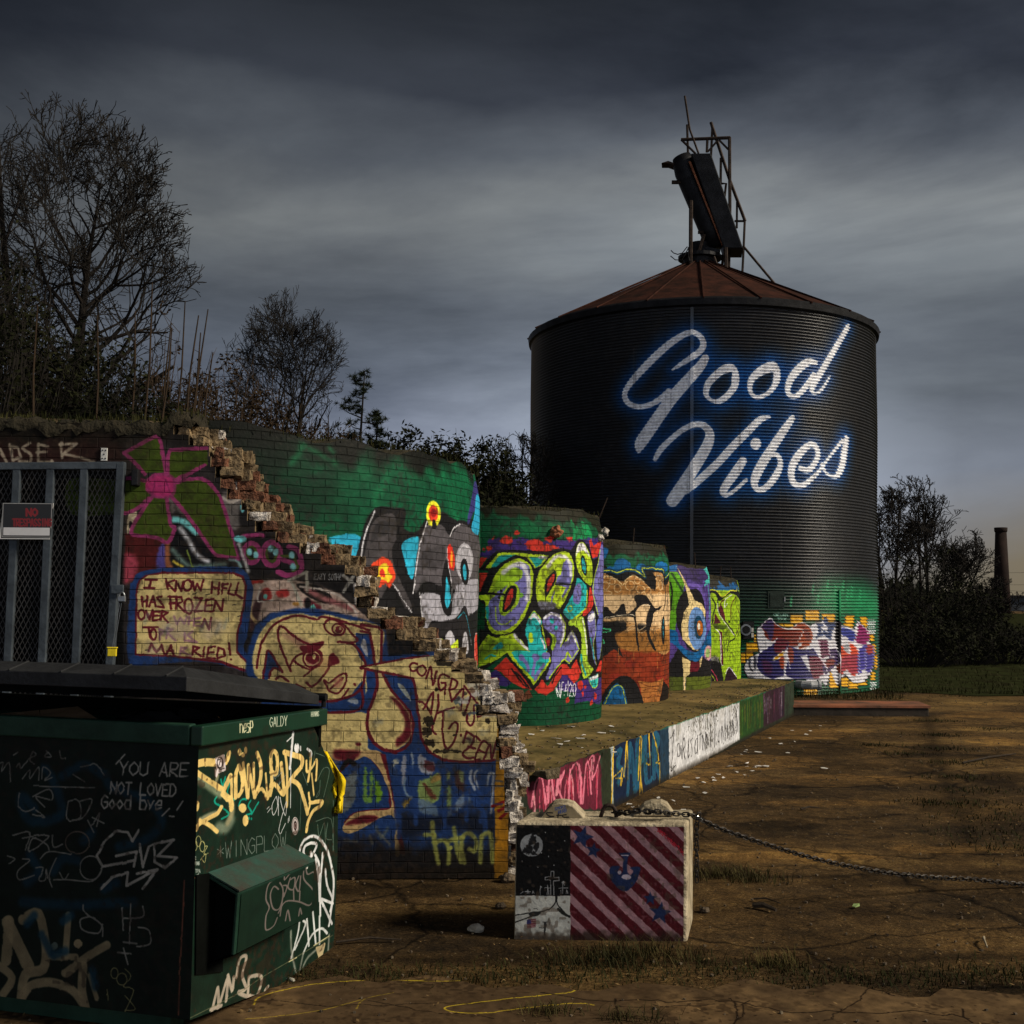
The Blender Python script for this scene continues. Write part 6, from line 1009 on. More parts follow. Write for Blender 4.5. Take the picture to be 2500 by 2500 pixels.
for sgn in (1, -1):
    k = -int((V1 - V0) * cw / ch / cw) - 2
    while W0 + k * cw < W1 + (V1 - V0) * cw / ch + cw:
        u0 = W0 + k * cw; pts = []
        # clip the diagonal wire to the leaf
        ta, tb = 0.0, V1 - V0
        du = sgn * cw / ch
        x0 = u0 if sgn > 0 else u0
        for lim in ((W0 - x0) / du, (W1 - x0) / du): pass
        lo, hi = sorted(((W0 - x0) / du, (W1 - x0) / du)); ta, tb = max(ta, lo), min(tb, hi)
        if tb > ta + 0.01:
            r_ = 0.0022; A = (x0 + du * ta, V0 + ta); B = (x0 + du * tb, V0 + tb); d_ = -0.045 - 0.003 * sgn
            mb.add([wp(A[0] - r_, A[1], d_), wp(A[0] + r_, A[1], d_), wp(B[0] + r_, B[1], d_), wp(B[0] - r_, B[1], d_)], [(0, 1, 2, 3)])
            mb.add([wp(A[0] - r_, A[1], d_ + .004), wp(A[0] + r_, A[1], d_ + .004), wp(B[0] + r_, B[1], d_ + .004), wp(B[0] - r_, B[1], d_ + .004)], [(3, 2, 1, 0)])
        k += 1
mb.build('diamond_mesh', M_mesh, gate)
# padlock, warning sign, yellow tag, white bracket
a = kq(798, 1190); pk = empty('padlock', wp(*a, -0.12), 'small steel padlock hanging from the gate hasp', 'padlock'); mb = MB(); mb.box(wp(*a, -0.12), 0.045, 0.022, 0.034, ang); bevel(mb.build('lock_body', M_galv, pk), 0.005)
mb = MB(); mb.tube([wp(a[0] + 0.015 * math.cos(t), a[1] + 0.018 + 0.022 * max(0, math.sin(t)) + (0.0 if 0 < t < math.pi else -0.01), -0.12) for t in np.linspace(-0.3, math.pi + 0.3, 13)], 0.0045, 6); mb.build('shackle', M_galv, pk)
cn = [kq(38, 818), kq(346, 820), kq(362, 597), kq(56, 594)]; so_ = wp(*cn[0], -0.105); SU = wp(*cn[1], -0.105) - so_; sw = float(np.linalg.norm(SU)); SVv = wp(*cn[3], -0.105) - so_; shh = float(np.linalg.norm(SVv))
SSg = PlaneS(so_, SU, SVv - SU * ((SVv @ SU) / (sw * sw))); cs2 = Canvas(SSg, -0.01, sw + 0.03, -0.01, shh + 0.02, 1100, (200, 198, 196), 'K')
def sp(fx0, fy0, fx1, fy1, colr): cs2.a[int(cs2.h * fy0):int(cs2.h * fy1), int(cs2.w * fx0):int(cs2.w * fx1)] = np.array(colr) / 255
sp(.05, .06, .95, .93, (22, 22, 22)); sp(.065, .085, .935, .915, (150, 148, 146)); sp(.075, .10, .925, .90, (20, 20, 20)); sp(.09, .13, .91, .32, (190, 188, 188))
cs2.text('NO', 166, 668, 44, 38, 12, (112, 18, 22), None, 1.5); cs2.text('TRESPASSING', 80, 732, 44, 22.5, 9, (112, 18, 22), None, 1.5)
M_sign = painted('sign_print', cs2, None, 0.5, 0.05, 0, 0.4, 0.15)
sg = MB(); P0 = SSg.pt(0, 0); P = [SSg.pt(0, 0), SSg.pt(sw, 0), SSg.pt(sw + 0.015, shh), SSg.pt(0.01, shh)]; sg.prism(P, WN * -0.008); ob = fix_normals(sg.build('warning_sign', M_sign, loc=SSg.pt(sw / 2, shh / 2))); put_uv(ob, cs2, plane_uv(SSg)); tag(ob, 'black NO TRESPASSING sign with red letters wired to the gate bars', 'sign')
M_yel = simple('yellow_plastic', (0.62, 0.47, 0.02), 0.45, 0, 0.2, 8, 0.05)
a = kq(738, 1520); tg = empty('yellow_tag', wp(*a, -0.12), 'small yellow tag hanging on a thin wire below the padlock', 'tag'); mb = MB(); mb.box(wp(*a, -0.12), 0.052, 0.02, 0.048, ang); mb.box(wp(a[0], a[1] + 0.028, -0.12), 0.062, 0.026, 0.008, ang); bevel(mb.build('tag_body', M_yel, tg), 0.004)
mb = MB(); b = kq(796, 1215); mb.tube([wp(a[0], a[1] + 0.03, -0.12), wp(b[0] - 0.01, b[1], -0.12)], 0.0016, 4); mb.tube([wp(a[0] + 0.012, a[1] + 0.03, -0.12), wp(b[0], b[1], -0.12)], 0.0016, 4); mb.build('wire', M_galv, tg)
a = kq(657, 282); M_wp = simple('white_plate', (0.5, 0.49, 0.46), 0.6, 0, 0.2, 20, 0); br = empty('wall_bracket', wp(*a, 0), 'small white metal plate with holes screwed above the gate', 'bracket'); mb = MB(); mb.box(wp(*a, -0.006), 0.036, 0.012, 0.078, ang); mb.build('plate', M_wp, br)
mb = MB()
for du, dv in ((-0.009, 0.024), (0.009, 0.024), (0.0, 0.0), (-0.009, -0.026), (0.009, -0.026)): mb.tube([wp(a[0] + du, a[1] + dv, -0.011), wp(a[0] + du, a[1] + dv, -0.0145)], 0.0045, 8)
mb.build('bolt', M_black, br)
a = kq(862, 432); mb = MB(); mb.box(wp(*a, -0.03), 0.042, 0.07, 0.10, ang); tag(bevel(mb.build('hinge_stub', M_black, loc=wp(*a, 0)), 0.006), 'black steel stub fixed to the brick beside the green flower', 'bracket')
# ------------------------------------------------------------------ dumpster
yaw = R(15.5); dd = np.array([math.sin(yaw), math.cos(yaw), 0]); de = np.array([-math.cos(yaw), math.sin(yaw), 0]); dn = -de
C0 = g1(487, 1771, 1.22); DS = PlaneS((C0[0], C0[1], 0), dd)      # side face: U runs back, V up
def duv(x, y): U, V, _ = DS.hit(np.array([float(x)]), np.array([float(y)])); return U[0], V[0]
def dp(t, h, o=0.0): return DS.o + dd * t + np.array([0, 0, h]) + dn * o      # o: outwards to the right
DGR = (16, 36, 26)
cS = Canvas(DS, -0.25, 1.45, 0, 1.3, 420, DGR, 'P'); cS.softk = 1.3; cS.kx = 0.66; cS.grime(0.4, 0.25, 81, (10, 24, 18), 0.5); cS.grime(0.5, 0.06, 82, (40, 34, 26), 0.68)
YC = (214, 184, 112)
tl = (12, 132, 112)
cS.line('480 690 500 760 532 660|590 710 556 860 640 930|430 895 412 965 572 1090 488 1155|690 1000 720 930 780 922|830 942 802 1000 842 1082 780 1108|922 962 842 1100|810 1140 812 1150|838 1150 840 1158', 22, tl, None, 3)
cS.line('440 650 420 740', 44, (150, 146, 110), None, 20, True, 0.8); cS.line('120 640 300 740 480 860', 90, (128, 138, 110), None, 46, True, 0.9); cS.line('450 1250 540 1270 600 1180', 110, (112, 124, 104), None, 60, True, 0.9); cS.line('240 1170 330 1120 430 1090', 60, (140, 140, 112), None, 30, True, 0.9); cS.line('600 950 612 1080 560 1200', 70, (150, 144, 110), None, 40, True, 0.9)
for s_, w_ in [('575 385 562 440 540 490', 62), ('410 492 280 488 150 520', 88), ('140 540 200 610 330 700 480 800', 60), ('500 860 590 930 606 1040', 62), ('486 1020 440 1090 330 1150 220 1220 190 1280', 52), ('230 1180 330 1220 436 1306', 46), ('590 650 530 780 510 850 560 920', 66), ('602 680 606 900 618 1000', 40), ('690 540 655 640 655 900', 56), ('690 530 730 640 732 800 690 880', 56), ('742 495 760 640 790 900', 38), ('802 520 800 900', 44), ('812 560 850 780 882 900', 44), ('866 500 872 900', 36), ('905 380 950 520 945 690 890 870', 54), ('890 870 960 800 1020 900', 40), ('1008 620 1030 925', 28), ('1030 910 1080 720 1068 430 1104 360 1142 420 1136 620 1070 600', 52), ('1060 880 1110 740 1220 860 1190 500', 50), ('1236 360 1260 600 1258 1010', 38), ('1228 370 1330 400 1432 440 1425 540 1330 660 1220 860', 62), ('1300 690 1400 760 1460 930 1502 1092', 52), ('1500 1085 1530 980 1515 850', 30), ('1530 965 1670 950 1650 1005 1570 1060 1510 1180 1490 1300', 46), ('1542 370 1530 560 1508 710', 38), ('1488 470 1496 600 1560 540 1612 460 1600 700', 32), ('1550 620 1576 870', 24)]:
    cS.line(s_, w_, YC, None, 7, True)
for e in [(700, 368, 22, 46), (740, 400, 22, 30), (772, 345, 18, 42), (196, 1000, 32, 66), (735, 1025, 46, 52), (770, 1170, 34, 66)]: cS.ell(*e, YC, None, 5)
wt = (206, 206, 206)
cS.line('1332 140 1306 420 1292 560', 36, wt, None, 5); cS.line('1260 240 1325 180', 16, wt, None, 3); cS.line('1305 560 1300 1025', 10, wt, None, 3); cS.ell(1375, 320, 30, 60, wt, None, 4); cS.ell(1375, 258, 8, 26, DGR, None, 3); cS.line('1420 300 1420 350', 14, wt); cS.line('1500 330 1545 370 1540 420', 30, wt, None, 5)
cS.line('1132 890 1082 1000 1100 1112 1150 1000 1134 890|1158 890 1158 1115|1178 900 1200 1010 1242 1116 1252 950 1168 1250 1180 1330 1240 1210|1020 1040 1050 1010|1030 1080 1064 1030|1272 1200 1276 1150|1284 1180 1288 1130', 9, wt, None, 3)
th = (150, 158, 150)
cS.text('*WINGPLOW', 440, 1640, 190, 92, 6, th, None, 2, -0.18, 0, False, 0.75); cS.line('1600 1185 1780 1160 1800 1540|1620 1220 1640 1360 1700 1200 1710 1440|1740 1200 1720 1380 1790 1400|1590 350 1560 560|1600 380 1660 400 1700 420|1620 700 1690 560 1760 590 1690 900|1650 700 1640 860 1600 900 1640 820|1440 600 1500 760|1430 760 1410 1290|1805 940 1808 1540', 6, (120, 140, 124), None, 2, True, 0.8)
cS.line('1180 560 1150 660 1200 600 1160 760 1240 640|1090 690 1100 640 1120 690 1140 640', 6, (170, 176, 180), None, 2, False, 0.7)
cS.text('THANKS', 70, 1640, 40, 20, 5, th, None, 2); cS.text('FOR HAVING', 70, 1700, 40, 16, 5, th, None, 2); cS.text('ME', 78, 1760, 40, 20, 5, th, None, 2); cS.text('TPA', 180, 1790, 40, 20, 5, th, None, 2); cS.line('180 1830 220 1800 190 1860 240 1880|110 860 160 840 130 920 150 960 100 940|100 980 150 1000 110 1040 90 1080 140 1060|80 1130 140 1120 130 1180 90 1200 120 1250', 6, th, None, 2)
for x, y in [(170, 1470), (215, 1420), (260, 1480)]: cS.ring(x, y, 30, 62, 6, (176, 170, 110), None, 2)
cS.line('290 1480 320 1480 280 1560 330 1560|240 1640 300 1560 290 1670 250 1620', 6, (176, 170, 110), None, 2)
cS.line('1400 1572 1440 1440 1540 1362 1640 1390 1740 1540 1800 1800 1810 1932 1800 2100 1770 2240', 34, wt, None, 12); cS.line('1540 1440 1470 1480 1460 1580 1540 1600 1610 1460 1540 1440|1540 1550 1545 1610', 34, wt, None, 5); cS.line('1590 1580 1640 1700 1640 1932|1680 1560 1650 1932', 30, wt, None, 6)
q_ = 'Q'
cS.line('1420 200 1450 420 1460 640|1500 170 1470 400 1468 800|1520 310 1540 480 1590 600 1590 650|1480 620 1600 670|1480 640 1590 880|1590 690 1560 900', 26, wt, q_, 5); cS.line('1250 860 1230 1000 1160 1240|1290 850 1310 900 1200 1150|1325 800 1350 1110|1390 760 1420 1090|1460 800 1460 1090|1290 1190 1380 1000 1480 930 1540 980', 24, (190, 192, 190), q_, 7); cS.line('1160 960 1170 1200 1240 1500|1290 1190 1220 1520|1440 1140 1320 1260 1250 1450|1560 1000 1540 1240 1480 1350', 22, (150, 150, 138), q_, 20, True, 0.8); cS.poly('1420 1130 1470 1110 1520 1080 1500 1180 1465 1260', (176, 160, 122), q_, 5)
gy = (158, 146, 130)
cS.line('300 1932 380 1600 395 1560 400 1700 380 1920|320 1780 430 1740|420 1700 500 1440 480 1690|500 1420 545 1580 560 1440|590 1440 620 1260 680 1215 690 1260 650 1420 690 1560 610 1600 690 1640|720 1440 710 1600 680 1880|720 1440 820 1420 855 1470 800 1640 720 1640 830 1780|920 1540 885 1600 895 1760|520 1932 545 1800 590 1920', 34, gy, q_, 8)
cS.line('-40 1940 200 1820 590 1620 860 1440 1150 1270 1600 1000', 7, (110, 108, 80), q_, 4, True, 0.8); cS.line('1140 1280 1220 1235|1400 1110 1560 1010', 10, (196, 186, 140), q_, 5); cS.line('40 430 150 400|50 420 60 560|40 980 40 1350 10 1500|10 1700 0 1800', 16, (130, 70, 48), q_, 10, True, 0.8)
# stickers
cS.poly('410 436 522 388 540 582 432 628', (206, 194, 192), None, 2, False); cS.poly('410 560 450 620 430 670 410 650', (206, 194, 192), None, 4, False); cS.ring(470, 490, 34, 62, 11, (26, 22, 24), None, 2); cS.line('450 460 495 450 490 540|440 540 470 570 520 560|470 470 460 520', 10, (26, 22, 24), None, 2); cS.ell(1355, 1240, 40, 108, (196, 186, 182), None, 2); cS.ring(1355, 1240, 33, 92, 5, (70, 60, 60), None, 2); cS.ell(1357, 1236, 20, 56, (30, 24, 26), None, 2); cS.ring(1357, 1236, 10, 30, 7, (180, 150, 140), None, 2)
cS.wear(0.0012, 0.5, (48, 30, 20), 80)
for k in range(26):
    q_ = random.Random(k + 70); x_ = q_.uniform(40, 1750); y_ = q_.choice([330, 420, 1650, 1900]) + q_.uniform(-40, 40); cS.line(f'{x_} {y_} {x_ + q_.uniform(-6, 6)} {y_ + q_.uniform(60, 260)}', q_.uniform(4, 12), (56, 34, 20), None, 10, True, .5)
M_ds = painted('dumpster_side_paint', cS, None, 0.42, 0.3, 0, 0.28, 0.3, dent=1.4)
# front face
FS2 = PlaneS((C0[0], C0[1], 0), -de)          # U runs right towards the corner
cF = Canvas(FS2, -1.4, 0.05, 0, 1.3, 330, (13, 22, 18), 'S'); cF.grime(0.4, 0.2, 91, (8, 14, 12), 0.5)
cF.line('230 480 150 400 140 460 200 560 330 560 420 500 360 300 300 200|420 260 560 190 700 260 740 330 860 380 1000 430 1090 560 1000 680 800 740|200 800 260 900 180 980|560 700 620 640|360 900 420 820 520 830|150 1110 500 1130 900 1110|700 1020 780 980', 60, (14, 40, 54), None, 40, True, 0.8)
wm = (128, 124, 116)
cF.text('YOU ARE', 800, 255, 90, 68, 11, wm, None, 3, 0.02, 0.1); cF.text('NOT LOVED', 740, 380, 80, 50, 11, wm, None, 3, 0.04, 0.1); cF.text('Good bye', 680, 480, 90, 52, 11, wm, None, 3, 0.02, 0.05); cF.line('780 180 840 115|1090 530 1140 480|1190 490 1230 430|1140 536 1170 534', 10, wm)
cF.line('935 625 890 700 860 640 780 630 700 700 650 800 690 870 800 850 900 830|780 800 920 770 900 870|940 720 960 870 1000 740 1040 720 1040 840|1040 720 1170 690 1060 800 1190 810 1110 880 1040 840|680 1020 760 940 860 910 850 1000 1060 890 920 920|1060 890 960 1020', 17, wm, None, 4, False)
w2 = (100, 98, 92)
cF.line('-10 180 20 170 10 230 60 170 70 300|90 120 120 100|110 200 130 170 140 210 180 160 240 120 220 100 200 160 230 180|320 100 300 130 340 130 310 90|400 90 410 140 440 140|150 280 200 220 200 280 260 200 260 290|280 280 290 200 340 240 300 290 350 270|490 250 570 300|540 200 600 190 640 180 700 260|230 330 640 340', 8, w2, None, 3)
cF.line('220 400 330 350 350 420 240 400 300 470|130 380 120 460 170 500 230 480|240 490 300 540 220 520|460 430 530 430 540 540 450 550 460 430|540 430 620 420 560 540 470 560|610 600 640 560 670 510 650 600|620 540 700 580|590 560 630 640|90 660 200 640 170 760|150 680 330 660 200 770 220 680 310 720 330 760|350 660 360 740 420 720', 9, w2, None, 3); cF.ring(520, 710, 80, 75, 8, (80, 70, 62), None, 3); cF.ring(610, 880, 74, 80, 8, w2, None, 3); cF.line('50 800 100 820 60 850|150 820 200 830 120 900 130 960 230 930|240 880 290 880 260 960 300 960 310 890 320 950|380 810 330 930 350 1010|400 910 430 960 460 920|360 960 460 960 620 970 680 900|270 820 330 770 480 790', 8, w2, None, 3)
cF.line('560 1130 570 1180 680 1260 690 1340|600 1210 540 1230 560 1300 660 1320 690 1260|820 1150 830 1300|830 1220 960 1210 960 1140|880 1120 870 1390|830 1380 920 1390|930 1280 1000 1300 1010 1390 920 1410|790 1450 880 1460|830 1420 860 1530', 10, w2, None, 3); cF.ring(770, 1590, 24, 36, 5, (110, 104, 70), None, 2); cF.ring(820, 1630, 34, 40, 5, (110, 104, 70), None, 2); cF.line('840 1560 880 1610 830 1680 900 1700 840 1850|720 1700 730 1780|840 1740 910 1830 840 1840', 5, (110, 104, 70), None, 2)
cr2 = (112, 100, 76)
for s_, w_ in [('60 1240 40 1500', 70), ('50 1250 190 1540', 80), ('150 1230 260 1190 310 1420', 60), ('310 1420 290 1560 170 1600 140 1760', 60), ('350 1480 510 1480', 40), ('460 1200 440 1470', 44), ('440 1590 600 1470 720 1400', 50), ('560 1540 550 1700 580 1840', 58), ('140 1770 200 1680 330 1650 480 1700 560 1800', 54), ('-20 1530 80 1620 20 1730', 50), ('600 1600 650 1760', 30)]: cF.line(s_, w_, cr2, None, 10, True, 0.9)
cF.ell(525, 1390, 30, 30, cr2, None, 4); cF.ell(365, 1405, 24, 26, (60, 70, 66), None, 6); cF.line('180 1260 230 1200|420 1240 480 1200|280 1330 340 1450|360 1470 440 1440|620 1560 640 1680', 50, (14, 44, 60), None, 30, True, 0.8)
cF.line('1240 960 1225 1300 1210 1600 1200 1870', 9, (120, 66, 50), None, 8, True, 0.8)
cF.wear(0.0016, 0.4, (30, 24, 20), 90)
M_df = painted('dumpster_front_paint', cF, None, 0.5, 0.3, 0, 0.1, 0.3, dent=1.2)
M_green = simple('dumpster_green', (0.012, 0.034, 0.022), 0.45, 0.0, 0.4, 5.0, 0.12)
M_greenl = simple('worn_green', (0.020, 0.052, 0.040), 0.5, 0.0, 0.5, 7.0, 0.2, (0.040, 0.038, 0.030))
M_lid = simple('lid_plastic', (0.020, 0.0205, 0.0215), 0.55, 0, 0.35, 6.0, 0.25)
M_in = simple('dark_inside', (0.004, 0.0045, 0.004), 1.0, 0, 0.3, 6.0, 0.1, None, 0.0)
dum = empty('dumpster', dp(0, 0), 'dark green steel dumpster covered in scrawled tags with its black lid propped half open', 'dumpster')
prof = [duv(482, 1815), duv(764, 1770), duv(789, 1828), duv(814, 1889), duv(826, 1924), duv(824, 2091), duv(816, 2287), duv(811, 2356), (0.0, 0.10)]
hz0 = prof[0][1]; prof[0] = (0.0, hz0); bl_ = 1.95
mb = MB(); mb.add([dp(t, h) for t, h in prof], [tuple(range(len(prof) - 1, -1, -1))]); ob = fix_normals(mb.build('side_panel', M_ds, dum)); put_uv(ob, cS, plane_uv(DS))
mb = MB(); mb.add([dp(0, 0.10), dp(0, hz0), dp(0, hz0) + de * bl_, dp(0, 0.10) + de * bl_], [(0, 1, 2, 3)]); ob = mb.build('front_panel', M_df, dum); put_uv(ob, cF, plane_uv(FS2))
mb = MB(); n = len(prof); A = [dp(t, h, -0.004) for t, h in prof]; B = [dp(t, h) + de * bl_ for t, h in prof]
mb.add(A + B, [(i, i + 1, n + i + 1, n + i) for i in range(1, n - 1)] + [tuple(range(n, 2 * n))])
inn = [dp(t, 0.75, -0.03) for t, h in ((0.03, 0), (1.0, 0))]; mb.build('body', M_green, dum)
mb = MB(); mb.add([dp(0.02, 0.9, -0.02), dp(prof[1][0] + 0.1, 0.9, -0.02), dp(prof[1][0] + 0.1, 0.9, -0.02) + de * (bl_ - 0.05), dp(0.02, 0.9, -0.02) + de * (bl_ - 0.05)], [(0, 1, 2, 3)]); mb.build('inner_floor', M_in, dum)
rr1 = duv(786, 1729); h0, h1 = 1.222, rr1[1]; tr = rr1[0]
mb = MB(); fr = 0.078
def rimbox(a0, a1, o0, o1): return
mb.hexa([dp(-0.03, h0 - fr, -0.02), dp(-0.03, h0 - fr, 0.032), dp(tr, h1 - fr, 0.032), dp(tr, h1 - fr, -0.02), dp(-0.03, h0, -0.02), dp(-0.03, h0, 0.032), dp(tr, h1, 0.032), dp(tr, h1, -0.02)])
cR = Canvas(PlaneS(dp(0, 0, 0.032), dd), -0.1, 1.3, 1.0, 1.3, 420, (18, 48, 34), 'J'); cR.kx = 0.5; cR.text('nesp', 1192, 486, 66, 17, 4.5, (214, 210, 170), None, 2, -0.05); cR.text('GALDY', 1340, 458, 48, 18, 3.2, (200, 204, 180), None, 2, -0.1); cR.text('HINNS', 1546, 406, 24, 8, 2.2, (200, 204, 180), None, 2, -0.08); cR.grime(0.4, 0.1, 95, (36, 34, 24), 0.62)
ob = bevel(fix_normals(mb.build('rim', painted('rim_paint', cR, None, 0.4, 0.1, 0, 0.3, 0.3), dum)), 0.006); put_uv(ob, cR, plane_uv(PlaneS(dp(0, 0, 0.032), dd)))
mb = MB(); f0 = dp(-0.03, h0 - fr, -0.025); mb.hexa([f0, f0 + dd * 0.05, f0 + dd * 0.05 + de * bl_, f0 + de * bl_] + [q + np.array([0, 0, fr + 0.003]) for q in (f0, f0 + dd * 0.05, f0 + dd * 0.05 + de * bl_, f0 + de * bl_)]); bevel(fix_normals(mb.build('rim', M_green, dum)), 0.006)
mb = MB(); f0 = dp(0.015, 0.06, -0.1)
for q0 in (0.06, 0.9):
    a = dp(q0, 0.02, -0.12); mb.hexa([a, a + dd * 0.1, a + dd * 0.1 + de * 1.7, a + de * 1.7] + [p + np.array([0, 0, 0.10]) for p in (a, a + dd * 0.1, a + dd * 0.1 + de * 1.7, a + de * 1.7)])
mb.build('skid', M_green, dum)
# fork pocket along the side
pt0, ph0 = duv(500, 2138); pt1, ph1 = duv(701, 2066); pw = 0.135
t0, t1 = 0.10, pt1
def hh(t): return ph0 + (ph1 - ph0) * (t - pt0) / (pt1 - pt0)
pk_ = MB(); th_ = 0.012
for (o0, hA, o1, hB) in ((0.0, 0.0, pw, -0.062), (pw, -0.062, pw - 0.012, -0.30)):
    pts = [dp(t0, hh(t0) + hA, o0), dp(t1, hh(t1) + hA, o0), dp(t1, hh(t1) + hB, o1), dp(t0, hh(t0) + hB, o1)]
    nrm = np.cross(pts[1] - pts[0], pts[3] - pts[0]); nrm /= np.linalg.norm(nrm); pk_.prism(pts, nrm * th_ if nrm @ (dn + np.array([0, 0, 1.0])) < 0 else -nrm * th_)
sleeve = bevel(fix_normals(pk_.build('fork_pocket', M_green, dum)), 0.003)
mb = MB(); e1_ = 0.03
pts = [dp(t0 - e1_ * 0, hh(t0) + 0.003, 0.0), dp(t1, hh(t1) + 0.003, 0.0), dp(t1, hh(t1) - 0.056, pw + 0.004), dp(t0, hh(t0) - 0.056, pw + 0.004)]; mb.prism(pts, (0, 0, 0.006)); fix_normals(mb.build('top_plate', M_greenl, sleeve))
mb = MB(); mb.add([dp(t1, hh(t1), 0), dp(t1, hh(t1) - 0.062, pw), dp(t1, hh(t1) - 0.30, pw - 0.012), dp(t1, hh(t1) - 0.36, 0)], [(0, 1, 2, 3)]); mb.add([dp(t0, hh(t0) - 0.35, 0.001), dp(t1, hh(t1) - 0.35, 0.001), dp(t1, hh(t1) - 0.301, pw - 0.012), dp(t0, hh(t0) - 0.301, pw - 0.012)], [(0, 1, 2, 3)])
mb.add([dp(t0 + 0.05, hh(t0), 0.001), dp(t0 + 0.05, hh(t0) - 0.06, pw - 0.004), dp(t0 + 0.05, hh(t0) - 0.30, pw - 0.014), dp(t0 + 0.05, hh(t0) - 0.35, 0.001)], [(0, 1, 2, 3)]); mb.build('pocket_end', M_in, sleeve)
# the bubble-letter tag on the pocket face
PF = PlaneS(dp(0, 0, pw + 0.001), dd); cE = Canvas(PF, -0.1, 1.0, 0.1, 0.9, 420, DGR, 'Q'); cE.kx = 0.47; cE.grime(0.4, 0.2, 96, (10, 24, 18), 0.5)
cE.line('1000 400 1080 365 1090 420 1150 350 1240 300 1230 250 1300 250 1330 360 1400 340 1420 440|1010 400 920 470 900 620 940 710 910 800 910 930 940 945 1000 900 1030 820|1290 330 1300 420 1400 530 1400 640 1360 690 1250 650 1110 650 1040 770|1030 520 980 490 945 580 980 720 1050 720 1090 560|1040 450 1080 540 1060 800|1080 480 1120 490 1090 600|1150 400 1130 500 1190 520 1200 400 1150 420|1200 640 1190 520|1240 380 1210 480 1250 540 1260 380|1260 540 1260 640|1120 850 1140 740 1170 850|1260 800 1270 720 1290 780', 13, (104, 94, 90), None, 3); cE.line('1000 400 1080 362|1230 250 1320 255 1325 300', 14, (210, 210, 200), None, 3)
mb = MB(); mb.add([dp(t0 + 0.02, hh(t0) - 0.070, pw + 0.0035), dp(t1 - 0.005, hh(t1) - 0.068, pw + 0.0035), dp(t1 - 0.005, hh(t1) - 0.297, pw - 0.0085), dp(t0 + 0.02, hh(t0) - 0.298, pw - 0.0085)], [(0, 1, 2, 3)]); ob = mb.build('outer_plate', painted('pocket_paint', cE, None, 0.45, 0.1, 0, 0.25, 0.3), sleeve); put_uv(ob, cE, plane_uv(PF))
g_ = [duv(x, y) for x, y in ((476, 2136), (540, 2128), (540, 2372), (474, 2380))]; mb = MB(); mb.prism([dp(t, h, 0.002) for t, h in g_], dn * 0.006); fix_normals(mb.build('recess_shade_sheet', M_in, dum))  # black sheet added to paint in the dark recess beside the pocket
mb = MB(); q0 = dp(tr - 0.03, 1.0, -0.0); mb.hexa([q0, q0 + dd * 0.03, q0 + dd * 0.03 + de * bl_, q0 + de * bl_] + [p + np.array([0, 0, h1 - 1.0 + 0.01]) for p in (q0, q0 + dd * 0.03, q0 + dd * 0.03 + de * bl_, q0 + de * bl_)]); fix_normals(mb.build('rim', M_in, dum))  # rear rim in black: shade of the gap under the lid put into its colour
# tie hook low on the side
a = duv(440 + 1125 / 4.2925, 2050 + 1530 / 4.2925); mb = MB(); mb.tube([dp(a[0], a[1] + 0.03, 0.0), dp(a[0] - 0.01, a[1] + 0.03, 0.03), dp(a[0] - 0.012, a[1], 0.045), dp(a[0] + 0.01, a[1] - 0.02, 0.045), dp(a[0] + 0.03, a[1] - 0.015, 0.03), dp(a[0] + 0.032, a[1] + 0.012, 0.02)], 0.010, 8); mb.build('tie_hook', simple('worn_white_steel', (0.35, 0.33, 0.27), 0.5, 0.3, 0.4, 20, 0.2), dum, True)
# lid: a dished plastic slab hinged at the back, front edge raised
lf = duv(452, 1645); lb = duv(770, 1697); lt0, lh0, lt1, lh1 = lf[0] - 0.02, lf[1] - 0.01, lb[0], lb[1]
mb = MB(); ll = 1.98; NL = 4
def lp(t_, s_, dz): t = lt0 + (lt1 - lt0) * t_; h = lh0 + (lh1 - lh0) * t_; return dp(t, h + dz, 0.02) + de * s_
ins = 0.13
ring0 = [lp(0, 0, -0.055), lp(1, 0, -0.045), lp(1, ll, -0.045), lp(0, ll, -0.055)]; ring1 = [lp(0, 0, 0.0), lp(1, 0, 0), lp(1, ll, 0), lp(0, ll, 0)]
ring2 = [lp(0.10, 0.09, 0.045), lp(0.93, 0.09, 0.045), lp(0.93, ll - .09, 0.045), lp(0.10, ll - .09, 0.045)]; under = [lp(0.01, 0.01, -0.052), lp(0.99, 0.01, -0.042), lp(0.99, ll - .01, -0.042), lp(0.01, ll - .01, -0.052)]; u2 = [lp(0.1, 0.09, -0.0), lp(0.93, 0.09, 0.0), lp(0.93, ll - .09, 0.0), lp(0.1, ll - .09, -0.0)]
b0 = mb.add(ring0 + ring1 + ring2 + under + u2, [])
for k in range(4):
    k2 = (k + 1) % 4; mb.f += [(b0 + k, b0 + k2, b0 + 4 + k2, b0 + 4 + k), (b0 + 4 + k, b0 + 4 + k2, b0 + 8 + k2, b0 + 8 + k), (b0 + 12 + k, b0 + 12 + k2, b0 + k2, b0 + k), (b0 + 16 + k, b0 + 16 + k2, b0 + 12 + k2, b0 + 12 + k)]; mb.m += [0] * 4
mb.f += [(b0 + 8, b0 + 9, b0 + 10, b0 + 11), (b0 + 19, b0 + 18, b0 + 17, b0 + 16)]; mb.m += [0, 0]
for s_ in (0.09, 0.32, 0.56, 0.80, 1.05, 1.3): mb.tube([lp(0.0, s_ * 1.0, 0.002), lp(0.10, s_ if s_ > .1 else .09, 0.047)], 0.006, 5)
bevel(fix_normals(mb.build('lid', M_lid, dum)), 0.012, 2)
